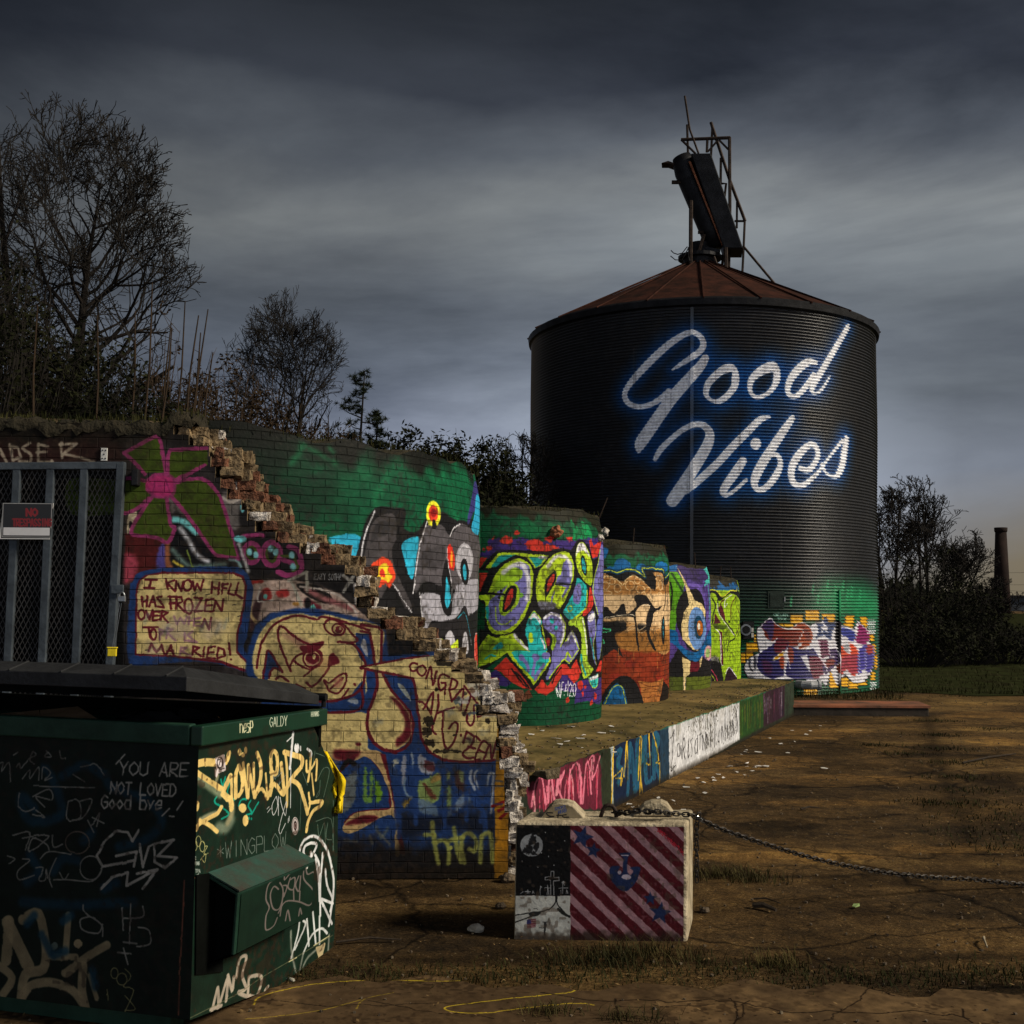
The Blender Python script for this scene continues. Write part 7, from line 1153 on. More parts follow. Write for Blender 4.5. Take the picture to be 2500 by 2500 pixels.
mb = MB(); a = duv(778, 1700); mb.tube([dp(a[0] - 0.02, a[1], -0.06), dp(a[0] - 0.02, a[1], 0.05)], 0.018, 10); mb.tube([dp(a[0] - 0.005, a[1] - 0.05, 0.03), dp(a[0] - 0.005, a[1] + 0.01, 0.03)], 0.012, 8); mb.build('hinge', M_black, dum)
M_bag = simple('black_bag', (0.012, 0.012, 0.013), 0.22, 0, 0.3, 9.0, 0.0)
def blob(name, c_, r3, seed, mat, lab, cat, amp=0.35):
    bm = bmesh.new(); bmesh.ops.create_icosphere(bm, subdivisions=4, radius=1); from_noise = __import__('mathutils').noise
    for v in bm.verts:
        n_ = from_noise.noise(v.co * 1.6 + Vector((seed, 0, 0))) * amp + abs(from_noise.noise(v.co * 4.2 + Vector((0, seed, 0)))) * amp * 0.6
        v.co = Vector((v.co.x * r3[0], v.co.y * r3[1], v.co.z * r3[2])) * (1 + n_)
    me = bpy.data.meshes.new(name); bm.to_mesh(me); bm.free(); me.materials.append(mat)
    me.polygons.foreach_set('use_smooth', [True] * len(me.polygons)); o = bpy.data.objects.new(name, me); col.objects.link(o); o.location = tuple(c_); return tag(o, lab, cat)
blob('trash_bag', dp(0.60, 1.10, -0.52), (0.26, 0.22, 0.11), 3, M_bag, 'shiny black trash bag bulging out under the dumpster lid', 'trash bag')
M_card = simple('cardboard', (0.16, 0.105, 0.06), 0.85, 0, 0.3, 9.0, 0.1)
cb_ = MB(); a = aty(60, 1752, 4.95); b = aty(225, 1728, 5.0); d_ = aty(300, 1768, 4.8); e2 = aty(-60, 1775, 4.8)
cb_.prism([aty(-120, 1758, 4.95), aty(95, 1738, 5.0), aty(100, 1764, 4.78), aty(-130, 1772, 4.76)], (0, 0, 0.008)); cb_.prism([aty(97, 1738, 5.0), aty(190, 1729, 5.05), aty(245, 1764, 4.80), aty(100, 1764, 4.79)], (0, 0, 0.008))
tag(fix_normals(cb_.build('cardboard', M_card, loc=aty(95, 1755, 4.9))), 'folded sheet of brown cardboard sticking out of the dumpster', 'cardboard')
# yellow cloth hanging at the back of the dumpster
M_rag = simple('yellow_cloth', (0.72, 0.52, 0.008), 0.6, 0, 0.25, 7.0, 0.15)
mb = MB(); lft = [(788, 1832), (800, 1868), (812, 1905), (820, 1945), (823, 1985)]; rgt = [(800, 1838), (826, 1880), (842, 1905), (838, 1950), (836, 1985)]; Yb = float(dp(prof[3][0], 0)[1]) + 0.06
rows_ = []
for k in range(17):
    f_ = k / 16 * 4; i = min(3, int(f_)); q = f_ - i; L_ = np.array(lft[i]) * (1 - q) + np.array(lft[i + 1]) * q; R_ = np.array(rgt[i]) * (1 - q) + np.array(rgt[i + 1]) * q
    rows_.append([aty(*(L_ * (1 - s) + R_ * s), Yb + 0.05 * math.sin(s * 9 + k * 0.5) + 0.03 * math.sin(k * 1.1 + s * 3)) for s in np.linspace(-0.6, 1, 12)])
mb.add([p for r_ in rows_ for p in r_], [(k * 12 + i, k * 12 + i + 1, (k + 1) * 12 + i + 1, (k + 1) * 12 + i) for k in range(16) for i in range(11)])
ob = mb.build('cloth', M_rag, loc=rows_[0][6], smooth=True); md = ob.modifiers.new('thick', 'SOLIDIFY'); md.thickness = 0.006; tag(ob, 'crumpled bright yellow cloth hanging behind the dumpster', 'cloth')

# ------------------------------------------------------------------ concrete barrier block
bfl = g1(1253, 2291); bfr = g1(1677, 2294); BY = float((bfl[1] + bfr[1]) / 2); tfl = aty(1258, 2012, BY); tfr = aty(1679, 2007, BY); bh = float((tfl[2] + tfr[2]) / 2)
tbl = g1(1296, 1981, bh); tbr = g1(1692, 1975, bh)
BS = PlaneS((bfl[0], BY, 0), (1, 0, 0)); cB = Canvas(BS, -0.06, float(bfr[0] - bfl[0]) + 0.06, -0.02, bh + 0.03, 520, (132, 98, 104), 'M'); cB.grime(0.35, 0.05, 101, (110, 84, 92), 0.52); cB.grime(0.3, 0.2, 102, (118, 96, 104), 0.5)
for k in range(-6, 9):
    x = 600 + k * 178; cB.poly(f'{x} 200 {x + 100} 200 {x + 1230} 1300 {x + 1130} 1300', (66, 17, 24), None, 3, False)
cB.grime(0.25, 0.03, 103, (170, 140, 146), 0.68)
def star(cx, cy, r_, rot, colr, q=0.42): cB.poly(' '.join(f'{cx + (r_ if i % 2 == 0 else r_ * q) * math.sin(R(rot + i * 36))} {cy - (r_ if i % 2 == 0 else r_ * q) * math.cos(R(rot + i * 36))}' for i in range(10)), colr, None, 8, False)
NV = (26, 36, 66)
star(672, 412, 96, 18, NV); star(760, 520, 66, 10, NV); star(1222, 910, 60, 0, NV); star(1305, 1030, 96, 8, NV)
cB.poly('895 660 975 650 960 690 975 720 1000 690 1000 640 1005 590 985 560 975 545 1062 540 1040 590 1040 690 1060 720 1085 690 1060 660 1140 655 1130 720 1090 800 1030 850 960 830 905 750', NV, None, 8); cB.ell(1030, 735, 38, 20, (150, 140, 152), None, 5); cB.line('990 560 1045 560', 8, (150, 140, 152), None, 4); cB.ell(975, 700, 14, 16, (150, 140, 152), None, 4)
cB.text('jestinterface', 1278, 362, 44, 18.5, 6, (140, 26, 40), None, 2, 0.92)
cB.poly('60 290 575 290 573 888 60 888', (13, 13, 14), None, 3, False); cB.poly('60 888 573 888 573 1300 60 1300', (156, 156, 150), None, 3, False); cB.ell(260, 478, 94, 90, (120, 122, 124), None, 4)
for e in [(270, 430, 22, 40), (240, 510, 30, 36), (300, 490, 22, 36), (210, 520, 26, 20), (250, 470, 18, 22), (285, 545, 20, 14)]: cB.ell(*e, (26, 26, 28), None, 8, 1, 0, 14)
for x, y in [(372, 372), (470, 518), (400, 570), (310, 658), (525, 440), (340, 540), (180, 610), (440, 640)]: cB.ell(x, y, 4, 4, (150, 150, 150), None, 2)
gr = (130, 130, 132)
cB.line('415 880 415 762 372 762 372 738 415 735 415 690 440 690 440 735 484 738 484 762 440 765 440 880', 6, gr, None, 3, False); cB.line('330 880 332 810 345 820|385 880 388 800 400 880|365 825 410 825|515 870 515 780 530 800|480 825 560 825|220 870 225 840 235 870|205 855 250 855|170 870 190 855|120 850 130 870|265 870 270 850 280 870|540 870 545 840 555 870|500 840 500 870', 5, gr, None, 3, False); cB.ell(518, 782, 12, 10, gr, None, 3)
cB.line('455 890 450 950 400 1000 320 1020 250 1030 120 1045|330 1025 220 1070 120 1105|462 890 470 960 520 1020 570 1060', 9, (22, 22, 22), None, 3); cB.line('475 1000 530 1040 565 1060', 20, (30, 30, 28), None, 6); cB.poly('235 1040 260 1018 320 1018 330 1036 300 1055 250 1055', (34, 34, 34), None, 4); cB.line('275 995 300 992 305 1000', 5, (40, 40, 40)); cB.poly('222 1080 296 1074 294 1140 222 1152', (104, 52, 60), None, 2, False); cB.poly('222 1080 256 1077 256 1112 222 1116', (44, 44, 84), None, 2, False); cB.line('258 1090 296 1086|258 1104 296 1100|224 1128 296 1120|224 1142 296 1134', 4, (150, 130, 130), None, 1.5); cB.poly('358 1100 380 1100 372 1212 358 1212', (40, 40, 40), None, 4, False); cB.line('350 1102 385 1102|400 1075 400 1125|320 1145 360 1148', 6, (50, 50, 48), None, 3)
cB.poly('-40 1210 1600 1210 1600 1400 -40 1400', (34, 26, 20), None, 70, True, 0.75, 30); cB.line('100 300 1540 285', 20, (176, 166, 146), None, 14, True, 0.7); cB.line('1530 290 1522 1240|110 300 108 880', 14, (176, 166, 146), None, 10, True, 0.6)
cB.wear(0.002, 0.5, (70, 58, 48), 100)
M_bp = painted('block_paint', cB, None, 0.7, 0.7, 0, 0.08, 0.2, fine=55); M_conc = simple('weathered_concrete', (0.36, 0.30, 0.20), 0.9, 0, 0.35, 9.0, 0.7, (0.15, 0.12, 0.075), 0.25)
blk = empty('concrete_block', (bfl[0], BY, 0), 'concrete barrier block painted with diagonal red stripes and a night scene', 'concrete block')
bl4 = [(bfl[0], BY, -0.03), (bfr[0], BY, -0.03), (tbr[0], tbr[1], -0.03), (tbl[0], tbl[1], -0.03)]
mb = MB(); mb.hexa(bl4 + [(tfl[0], BY + 0.002, bh), (tfr[0], BY + 0.002, bh), tuple(tbr), tuple(tbl)]); bevel(fix_normals(mb.build('block_body', M_conc, blk)), 0.016, 3)
mb = MB(); e_ = 0.014; nx, nz = 24, 16
def fpnt(s, t): x0 = bfl[0] * (1 - t) + tfl[0] * t + e_ * 0.6; x1 = bfr[0] * (1 - t) + tfr[0] * t - e_ * 1.4; return (x0 + (x1 - x0) * s, BY - 0.003 + 0.002 * t, -0.02 + (bh - e_ + 0.02) * t)
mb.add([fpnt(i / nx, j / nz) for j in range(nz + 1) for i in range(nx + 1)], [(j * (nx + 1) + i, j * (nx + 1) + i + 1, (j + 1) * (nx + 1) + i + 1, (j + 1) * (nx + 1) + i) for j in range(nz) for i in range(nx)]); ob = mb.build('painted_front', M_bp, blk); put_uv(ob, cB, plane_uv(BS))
def ridge(pts, yo, y1):            # moulded lug on the top, traced profile
    mb = MB(); mb.prism([aty(x, y, BY + yo) for x, y in pts], (0.02, y1, 0)); return bevel(fix_normals(mb.build('lug', M_conc, blk)), 0.008, 2)
def mpx(x, y): return 1220 + x / 3.331, 1920 + y / 3.331
ridge([mpx(*p) for p in [(330, 262), (385, 190), (430, 148), (480, 140), (540, 145), (590, 160), (680, 250), (690, 262)]], 0.12, 0.16); ridge([mpx(*p) for p in [(1080, 245), (1170, 160), (1230, 138), (1310, 136), (1360, 158), (1400, 215), (1420, 245)]], 0.17, 0.14)
ztop = bh
mb = MB(); lp_ = [aty(*mpx(x, y), BY + 0.16) for x, y in [(810, 246), (840, 190), (858, 160), (880, 152), (915, 158), (940, 190), (955, 230)]]; lp_[0][2] = bh - 0.02; lp_[-1][2] = bh - 0.02; mb.tube(lp_, 0.011, 10); mb.build('lifting_loop', M_rustbar, blk, True)
cT = (26, 24, 22)
PT = PlaneS((0, BY + 0.117, 0), (1, 0, 0))
cL = Canvas(PT, -0.1, 1.0, 0.3, 0.9, 500, (120, 108, 84), 'M'); cL.grime(0.4, 0.05, 106, (70, 60, 44), 0.55); cL.line('430 215 380 215 400 240 440 245 380 255|480 215 470 260|465 235 500 235|540 230 510 235 520 250 560 250', 9, cT, None, 3); cL.text('SMOKE', 448, 196, 24, 19, 4, (40, 60, 120), None, 2, -0.25); cL.text('HERB', 478, 222, 24, 17, 4, (40, 60, 120), None, 2, -0.25)
mb = MB(); mb.add([aty(*mpx(x, y), BY + 0.117) for x, y in [(345, 257), (392, 192), (435, 154), (482, 146), (538, 151), (584, 165), (665, 250), (668, 257)]], [tuple(range(8))]); ob = fix_normals(mb.build('lug_face', painted('lug_paint', cL, None, 0.85, 0.6, 0, 0.2, 0.3), blk)); put_uv(ob, cL, plane_uv(PT))
# chain
M_chain = simple('dark_chain', (0.030, 0.027, 0.024), 0.5, 0.7, 0.4, 20, 0.15)
def link(mb, c_, t, up, L_, W2, r_):
    t = t / np.linalg.norm(t); s = np.cross(t, up); s /= np.linalg.norm(s); pts = []
    for k in range(12):
        q = 2 * math.pi * k / 12; ex = math.cos(q); ey = math.sin(q); pts.append(c_ + t * (ex * W2 + math.copysign(L_ / 2 - W2, ex) if abs(ex) > 1e-6 else 0) + s * ey * W2)
    n = 5; vs = []; K = len(pts); up2 = np.cross(s, t)
    for i in range(K):
        tg_ = pts[(i + 1) % K] - pts[i - 1]; tg_ /= np.linalg.norm(tg_); a = np.cross(tg_, up2); a /= np.linalg.norm(a)
        for j in range(n): q = 2 * math.pi * j / n; vs.append(pts[i] + r_ * (math.cos(q) * a + math.sin(q) * up2))
    mb.add(vs, [(i * n + j, i * n + (j + 1) % n, ((i + 1) % K) * n + (j + 1) % n, ((i + 1) % K) * n + j) for i in range(K) for j in range(n)])
def chain(path, name, label, pitch=0.027, L_=0.040, W2=0.0115, r_=0.0040):
    P = catmull(np.array(path, float), False, 24); seg = np.linalg.norm(np.diff(P, axis=0), axis=1); s = np.concatenate([[0], np.cumsum(seg)]); mb = MB(); k = 0
    for d in np.arange(0, s[-1], pitch):
        i = min(np.searchsorted(s, d, 'right') - 1, len(P) - 2); f_ = (d - s[i]) / max(seg[i], 1e-9); p = P[i] * (1 - f_) + P[i + 1] * f_; t = P[i + 1] - P[i]
        t = t / np.linalg.norm(t); ref = np.array([0, 0, 1.0]) if abs(t[2]) < 0.8 else np.array([0, 1.0, 0]); a = np.cross(t, ref); a /= np.linalg.norm(a); b = np.cross(a, t)
        q = (0.35 if k % 2 else 0.35 + math.pi / 2) + 0.25 * math.sin(k * 1.7); link(mb, p, t, a * math.cos(q) + b * math.sin(q), L_, W2, r_); k += 1
    return tag(mb.build(name, M_chain, loc=P[0]), label, 'chain')
def bt(x, y, o, dz=0.0): p = aty(*mpx(x, y), BY + o); return p + np.array([0, 0, dz])
cpt = [bt(935, 215, 0.16), bt(1000, 222, 0.12), bt(1080, 205, 0.10), bt(1180, 200, 0.10), bt(1290, 205, 0.09), bt(1400, 218, 0.12), bt(1500, 228, 0.13), bt(1560, 232, 0.13)]
for p in cpt[1:-1]: p[2] = max(p[2], bh + 0.015)
far = [(1700, 1996, .15), (1772, 2028, .25), (1873, 2062, .40), (1974, 2092, .55), (2074, 2115, .70), (2175, 2132, .85), (2276, 2142, .98), (2377, 2147, 1.08), (2500, 2150, 1.18)]
fp = [aty(x, y, BY + o) for x, y, o in far]
fp[-1][2] = max(fp[-1][2], 0.012); end = fp[-1]
for p in fp: p[2] = max(p[2], 0.014)
fp += [end + np.array([0.35, 0.05, -0.0]), end + np.array([0.8, 0.12, -0.0])]
for p in fp[-3:]: p[2] = 0.016
chain(cpt + fp, 'chain', 'long dark chain draped over the concrete block and sagging away to the right')
chain([bt(950, 226, 0.13, .012), bt(1030, 232, 0.07, .012), bt(1120, 216, 0.06, .012), bt(1200, 226, 0.06, .012), bt(1290, 226, .055, .012), bt(1380, 240, 0.08, .012)], 'chain', 'short doubled length of dark chain heaped beside the lifting loop')
hz_ = aty(1694, 1994, BY + 0.16); hd = [hz_ + np.array([0.012, -0.01, 0.005]), aty(1695, 2020, BY + 0.14), aty(1695, 2080, BY + 0.14), aty(1695, 2120, BY + 0.14), aty(1696, 2158, BY + 0.14)]
for p in hd: p[0] += 0.012
chain(hd, 'chain', 'loose end of dark chain hanging down the right side of the concrete block')
M_clip = simple('bright_clip', (0.45, 0.44, 0.42), 0.3, 0.8, 0.2, 20, 0); mb = MB(); a, b = aty(1697, 1993, BY + 0.15), aty(1715, 2003, BY + 0.17); mb.tube([a, (a + b) / 2 + np.array([0, 0, .010]), b, (a + b) / 2 - np.array([0, 0, .010]), a], 0.005, 6); tag(mb.build('snap_clip', M_clip, loc=a), 'bright steel snap clip joining the chain at the block corner', 'clip')
# ------------------------------------------------------------------ vegetation
M_bark = simple('bark', (0.014, 0.011, 0.009), 0.9, 0, 0.4, 10, 0.5); M_twig = simple('twig', (0.013, 0.011, 0.009), 0.9, 0, 0.3, 10, 0); M_brown = simple('dry_stem', (0.034, 0.022, 0.013), 0.9, 0, 0.4, 10, 0)
def leafmat(name, c1, c2):
    mt, t, b = nodemat(name); n = t.nodes.new; l = t.links.new
    oi = n('ShaderNodeTexCoord'); nz = n('ShaderNodeTexNoise'); nz.inputs['Scale'].default_value = 2.2; nz.inputs['Detail'].default_value = 5; l(oi.outputs['Object'], nz.inputs['Vector'])
    rp = n('ShaderNodeValToRGB'); rp.color_ramp.elements[0].position = 0.35; rp.color_ramp.elements[1].position = 0.68; rp.color_ramp.elements[0].color = (*c1, 1); rp.color_ramp.elements[1].color = (*c2, 1)
    l(nz.outputs['Fac'], rp.inputs[0]); l(rp.outputs[0], b.inputs['Base Color']); b.inputs['Roughness'].default_value = 0.75; b.inputs['Specular IOR Level'].default_value = 0.04; return mt
M_leaf = leafmat('dark_leaf', (0.005, 0.006, 0.003), (0.017, 0.018, 0.007)); M_leafb = leafmat('brown_leaf', (0.010, 0.007, 0.004), (0.032, 0.019, 0.008)); M_pine = leafmat('pine_needle', (0.008, 0.012, 0.006), (0.026, 0.032, 0.014)); M_grass = leafmat('grass_blade', (0.018, 0.018, 0.007), (0.075, 0.058, 0.020)); M_dgrass = leafmat('dark_grass', (0.010, 0.012, 0.004), (0.036, 0.034, 0.011))
def unit(v): return v / (np.linalg.norm(v) + 1e-9)
class Grow:
    def __init__(s, seed, inside): s.r = random.Random(seed); s.n = np.random.default_rng(seed); s.inside = inside; s.wood = MB(); s.fine = MB(); s.tips = []; s.cnt = 0
    def branch(s, p, d, ln, rad, lvl, maxl, cfg):
        nseg = cfg['seg'][lvl]; pts = [p]; rr_ = [rad]; step = ln / nseg; q = p; dirs = []
        for i in range(nseg):
            d = unit(d + s.n.normal(0, cfg['wob'][lvl], 3) + np.array([0, 0, cfg['up'][lvl]])); q2 = q + d * step
            if lvl > 0 and not s.inside(q2): break
            q = q2; pts.append(q); rr_.append(max(cfg['rmin'], rad * (1 - 0.75 * (i + 1) / nseg))); dirs.append(d)
        if len(pts) < 2: return
        (s.wood if lvl < 2 else s.fine).tube(pts, rr_, 7 if lvl == 0 else (5 if lvl == 1 else 3), cap=False)
        s.tips.append(pts[-1]); s.cnt += 1
        if lvl >= maxl: return
        nc = cfg['kids'][lvl]
        for k in range(nc):
            f_ = cfg['from'][lvl] + (1 - cfg['from'][lvl]) * (k + s.r.random()) / nc; x = f_ * (len(pts) - 1); i = min(int(x), len(pts) - 2); b = pts[i] + (pts[i + 1] - pts[i]) * (x - i)
            dd_ = dirs[i]; az = s.r.uniform(0, 2 * math.pi); a = np.cross(dd_, unit(s.n.normal(0, 1, 3))); a = unit(a); c_ = np.cross(dd_, a)
            an = R(s.r.uniform(*cfg['ang'][lvl])); nd = dd_ * math.cos(an) + (a * math.cos(az) + c_ * math.sin(az)) * math.sin(an)
            s.branch(b, unit(nd), ln * s.r.uniform(*cfg['len'][lvl]) * (1.0 - 0.35 * f_), max(cfg['rmin'], rr_[i] * cfg['rk'][lvl]), lvl + 1, maxl, cfg)
from mathutils import noise as _ns
def ell_in(c_, r3, lump=0.75, fq=1.1):
    c_ = np.array(c_); r3 = np.array(r3)
    return lambda q: (((q - c_) / r3) ** 2).sum() < (0.86 + lump * _ns.noise(Vector(q) * fq) + 0.22 * _ns.noise(Vector(q) * fq * 5)) ** 2
def tree(base, h, env, cfg, maxl, seed, label, lean=(0, 0, 1), trunks=1, rad=0.14, name='bare_tree', group=None, cat='tree', mats=None):
    root = empty(name, base, label, cat, group); g = Grow(seed, env); base = np.array(base, float)
    for k in range(trunks):
        ld = unit(np.array(lean, float) + (g.n.normal(0, 0.16, 3) * [1, 1, 0] if trunks > 1 else 0)); g.branch(base + (g.n.normal(0, 0.12, 3) * [1, 1, 0] if trunks > 1 else 0), ld, h, rad * (1 if k == 0 else 0.75), 0, maxl, cfg)
    mw, mf = mats or (M_bark, M_twig); g.wood.build('trunk', mw, root); g.fine.build('crown', mf, root); return g, root
vase = dict(seg=[10, 7, 6, 5, 4], wob=[0.035, 0.10, 0.14, 0.20, 0.25], up=[0.05, 0.10, 0.08, 0.06, 0.04], kids=[11, 8, 5, 3, 0], ang=[(28, 58), (22, 55), (25, 60), (25, 65), (0, 0)], len=[(0.52, 0.8), (0.45, 0.7), (0.4, 0.65), (0.4, 0.7), (0, 0)], rk=[0.5, 0.5, 0.55, 0.6, 0], rmin=0.006)
vase['from'] = [0.22, 0.15, 0.15, 0.1, 0]
def bkz(x, y): return bank_h(x, y) - 0.15
def at_bank(px, Y): x = float(aty(px, 1400, Y)[0]); return (x, Y, bkz(x, Y))
def fork_tree(base, h, env, seed, label, limbs, depth, lean, trad, spread, trunk_f=1.0, rmin=0.006, low=0.12, llen=0.42):
    """leader with limbs that fork again and again into fine twigs"""
    root = empty('bare_tree', base, label, 'tree', 'bare winter trees'); r_ = random.Random(seed); n_ = np.random.default_rng(seed); wood, fine = MB(), MB(); base = np.array(base, float)
    def fk(p, d, ln, rad, k):
        pts = [p]; q = p; dirs = d
        for i in range(3):
            dirs = unit(dirs + n_.normal(0, .13, 3) + np.array([0, 0, .035])); q = q + dirs * ln / 3
            if not env(q): break
            pts.append(q)
        if len(pts) < 2: return
        r1 = max(rmin, rad * .68); (wood if k > depth - 2 else fine).tube(pts, np.linspace(max(rmin, rad), r1, len(pts)), 5 if k > depth - 2 else 3, cap=False)
        if k == 0 or len(pts) < 4: return
        for s_ in range(3 if r_.random() < .42 else 2):
            ax = unit(n_.normal(0, 1, 3)); ax = unit(ax - dirs * (ax @ dirs)); an = R(r_.uniform(14, 40)); fk(pts[-1], unit(dirs * math.cos(an) + ax * math.sin(an)), ln * r_.uniform(.66, .92), r1 * r_.uniform(.7, .95), k - 1)
        if r_.random() < .8:
            ax = unit(n_.normal(0, 1, 3)); fk(pts[2], unit(dirs + ax * .9), ln * .6, r1 * .5, max(0, k - 2))
    tp_ = [base]; d = unit(np.array(lean, float)); N_ = 14
    for i in range(N_): d = unit(d + n_.normal(0, .035, 3) + np.array([0, 0, .03])); tp_.append(tp_[-1] + d * h * trunk_f / N_)
    rr_ = np.linspace(trad, trad * .07, N_ + 1); rr_[0] *= 1.35; wood.tube(tp_, rr_, 9, cap=False)
    for k in range(limbs):
        f_ = low + (1 - low) * (k + r_.random()) / limbs; x = f_ * N_; i = min(int(x), N_ - 1); p = tp_[i] + (tp_[i + 1] - tp_[i]) * (x - i); a = k * 2.4 + r_.uniform(-.5, .5); el = R(r_.uniform(*spread)); fk(p, np.array([math.cos(a) * math.cos(el), math.sin(a) * math.cos(el), math.sin(el)]), h * llen * (1 - .55 * f_) * r_.uniform(.75, 1.1) * .62, rr_[i] * .55, depth)
    wood.build('trunk', M_bark, root); fine.build('crown', M_twig, root)
b = at_bank(150, 20.0); top = float(aty(250, 205, 20)[2]); H_ = top - b[2]; cx_ = float(aty(205, 600, 20)[0])
fork_tree(b, H_ * 0.95, ell_in((cx_, 20, b[2] + H_ * 0.55), (2.15, 2.3, H_ * 0.48), 0.22), 21, 'tallest bare tree, dark against the sky on the left bank', 36, 6, (0.0, 0, 1), 0.15, (8, 55), 0.84, 0.0066, 0.12, 0.31)
b = at_bank(95, 21.5); top = float(aty(60, 270, 21.5)[2]); H_ = top - b[2]; cx_ = float(aty(10, 640, 21.5)[0])
tree(b, H_ * 0.9, ell_in((cx_, 21.5, b[2] + H_ * 0.58), (1.55, 2.0, H_ * 0.44)), dict(vase, **{'kids': [10, 7, 4, 3, 0]}), 4, 33, 'leaning bare tree at the left edge, left of the tallest tree', (-0.22, 0, 1), 1, 0.12, group='bare winter trees')
b = at_bank(-20, 17); tree(b, 3.4, ell_in((b[0], 17, b[2] + 1.9), (1.2, 1.6, 1.9)), vase, 3, 40, 'short dark bare tree cut by the left edge of the photo', (0.05, 0, 1), 2, 0.08, group='bare winter trees')
b = at_bank(702, 27.0); top = float(aty(690, 668, 27)[2]); H_ = top - b[2]; cx_ = float(aty(706, 850, 27)[0])
fork_tree(b, H_ * 0.9, ell_in((cx_, 27, b[2] + H_ * 0.50), (1.72, 1.8, H_ * 0.52), 0.22, 1.3), 57, 'round headed bare tree with fine twigs behind the broken wall', 24, 6, (0, 0, 1), 0.12, (30, 72), 0.80, 0.0056, 0.08, 0.36)
# young pine
def pine(base, h, w, seed, label):
    root = empty('pine_tree', base, label, 'tree'); r_ = random.Random(seed); mb = MB(); base = np.array(base); mb.tube([base, base + np.array([0.02, 0, h * .5]), base + np.array([0.09, 0, h])], [0.05, 0.03, 0.01], 6); fo = MB()
    for k in range(26):
        f_ = 0.12 + 0.86 * (k + r_.random()) / 26; a = r_.uniform(0, 2 * math.pi); L_ = w * (1.05 - f_ * 0.75) * r_.uniform(0.35, 1.15); d = np.array([math.cos(a), math.sin(a), r_.uniform(-0.15, 0.45)]); p = base + np.array([0.06 * f_, 0, h * f_])
        q = p + d * L_; mb.tube([p, p + d * L_ * .6 + np.array([0, 0, -.02]), q], [0.016, 0.01, 0.004], 4)
        for _ in range(int(6 + 10 * L_ / w)):
            c_ = p + d * L_ * r_.uniform(.35, 1.1) + np.array([r_.gauss(0, .07), r_.gauss(0, .07), r_.gauss(.03, .04)])
            for _ in range(26):
                e = unit(np.array([r_.gauss(0, 1), r_.gauss(0, 1), r_.gauss(0.3, 0.7)])) * r_.uniform(0.06, 0.15); s_ = unit(np.cross(e, [r_.gauss(0, 1), r_.gauss(0, 1), r_.gauss(0, 1)])) * 0.007
                fo.add([c_ - s_, c_ + s_, c_ + e], [(0, 1, 2)])
    mb.build('trunk', M_bark, root); fo.build('crown', M_pine, root)
b = at_bank(868, 22.5); pine(b, float(aty(870, 905, 22.5)[2]) - b[2], 0.75, 5, 'small dark pine beside the round headed bare tree'); b = at_bank(905, 24); pine(b, float(aty(900, 1000, 24)[2]) - b[2] , 0.3, 9, 'little pine sapling to the right of the taller pine')
def bush(base, r3, nst, nleaf, leaf, mat, seed, name, label, cat, group=None, stem=M_twig, spiky=0.5, up=0.6, clump=14):
    root = empty(name, base, label, cat, group); r_ = random.Random(seed); st, fo = MB(), MB(); base = np.array(base, float); tips = []
    for k in range(nst):
        a = r_.uniform(0, 2 * math.pi); q = math.sqrt(r_.random()); d = np.array([math.cos(a) * r3[0] * q, math.sin(a) * r3[1] * q, r3[2] * (1.05 - 0.55 * q * q) * r_.uniform(0.55, 1.12)]); s0 = base + np.array([d[0] * 0.35, d[1] * 0.35, -0.1]); mid = s0 + (d - np.array([d[0] * .35, d[1] * .35, 0])) * 0.55 + np.array([r_.gauss(0, .06), r_.gauss(0, .06), 0.1]); e = base + d
        st.tube([s0, mid, e], [0.012, 0.008, 0.003], 3, cap=False); tips.append((mid, e))
        for _ in range(3):
            t = r_.uniform(0.2, 1); p = mid + (e - mid) * t; z = p + np.array([r_.gauss(0, .12), r_.gauss(0, .12), r_.uniform(0.02, .22)]) * spiky * 1.6; st.tube([p, z], [0.005, 0.002], 3, cap=False); tips.append((p, z))
    if nleaf:
        for k in range(nleaf // clump):
            a, e = r_.choice(tips); c_ = a + (e - a) * r_.uniform(0.1, 1.0)
            for _ in range(clump):
                p = c_ + np.array([r_.gauss(0, .07), r_.gauss(0, .07), r_.gauss(0, .06)]); u_ = unit(np.array([r_.gauss(0, 1), r_.gauss(0, 1), r_.gauss(0, .8)])) * leaf * r_.uniform(.6, 1.3); v_ = unit(np.cross(u_, [r_.gauss(0, 1), r_.gauss(0, 1), r_.gauss(0, 1)])) * leaf * 0.4
                fo.add([p - u_, p + v_, p + u_, p - v_], [(0, 1, 2, 3)])
        fo.build('foliage', mat, root)
    st.build('stems', stem, root); return root
# brush on the bank, left to right
BG = 'brush along the top of the bank'
spec = [(-40, 11.5, (1.0, .9, 1.5), M_leaf, 1500, 'dark leafy bush at the left edge above the gate'), (70, 12.5, (1.0, 1.0, 1.25), M_leaf, 1500, 'dark bush directly above the gate bars'), (190, 13.5, (1.0, .9, 1.15), M_leaf, 1600, 'dark bush at the foot of the tallest bare tree'), (300, 12.0, (.8, .8, .95), M_leaf, 1500, 'dark bush above the green painted flower'), (400, 14, (.8, .8, 1.15), M_leafb, 700, 'thin scrubby bush behind the tall dry stalks'),
        (520, 14.5, (.85, .8, 1.15), M_leafb, 1300, 'brown bush to the right of the tall dry stalks'), (600, 16.5, (.9, .8, 1.3), M_leafb, 1300, 'brown bush left of the round headed tree trunk'), (690, 17.5, (.9, .8, 1.0), M_leafb, 1200, 'low brown bush in front of the round headed tree'), (790, 19, (.8, .8, 1.1), M_leafb, 1000, 'brown bush between the round headed tree and the pine'), (862, 18, (.5, .6, .75), M_leaf, 900, 'low green bush under the pine')]
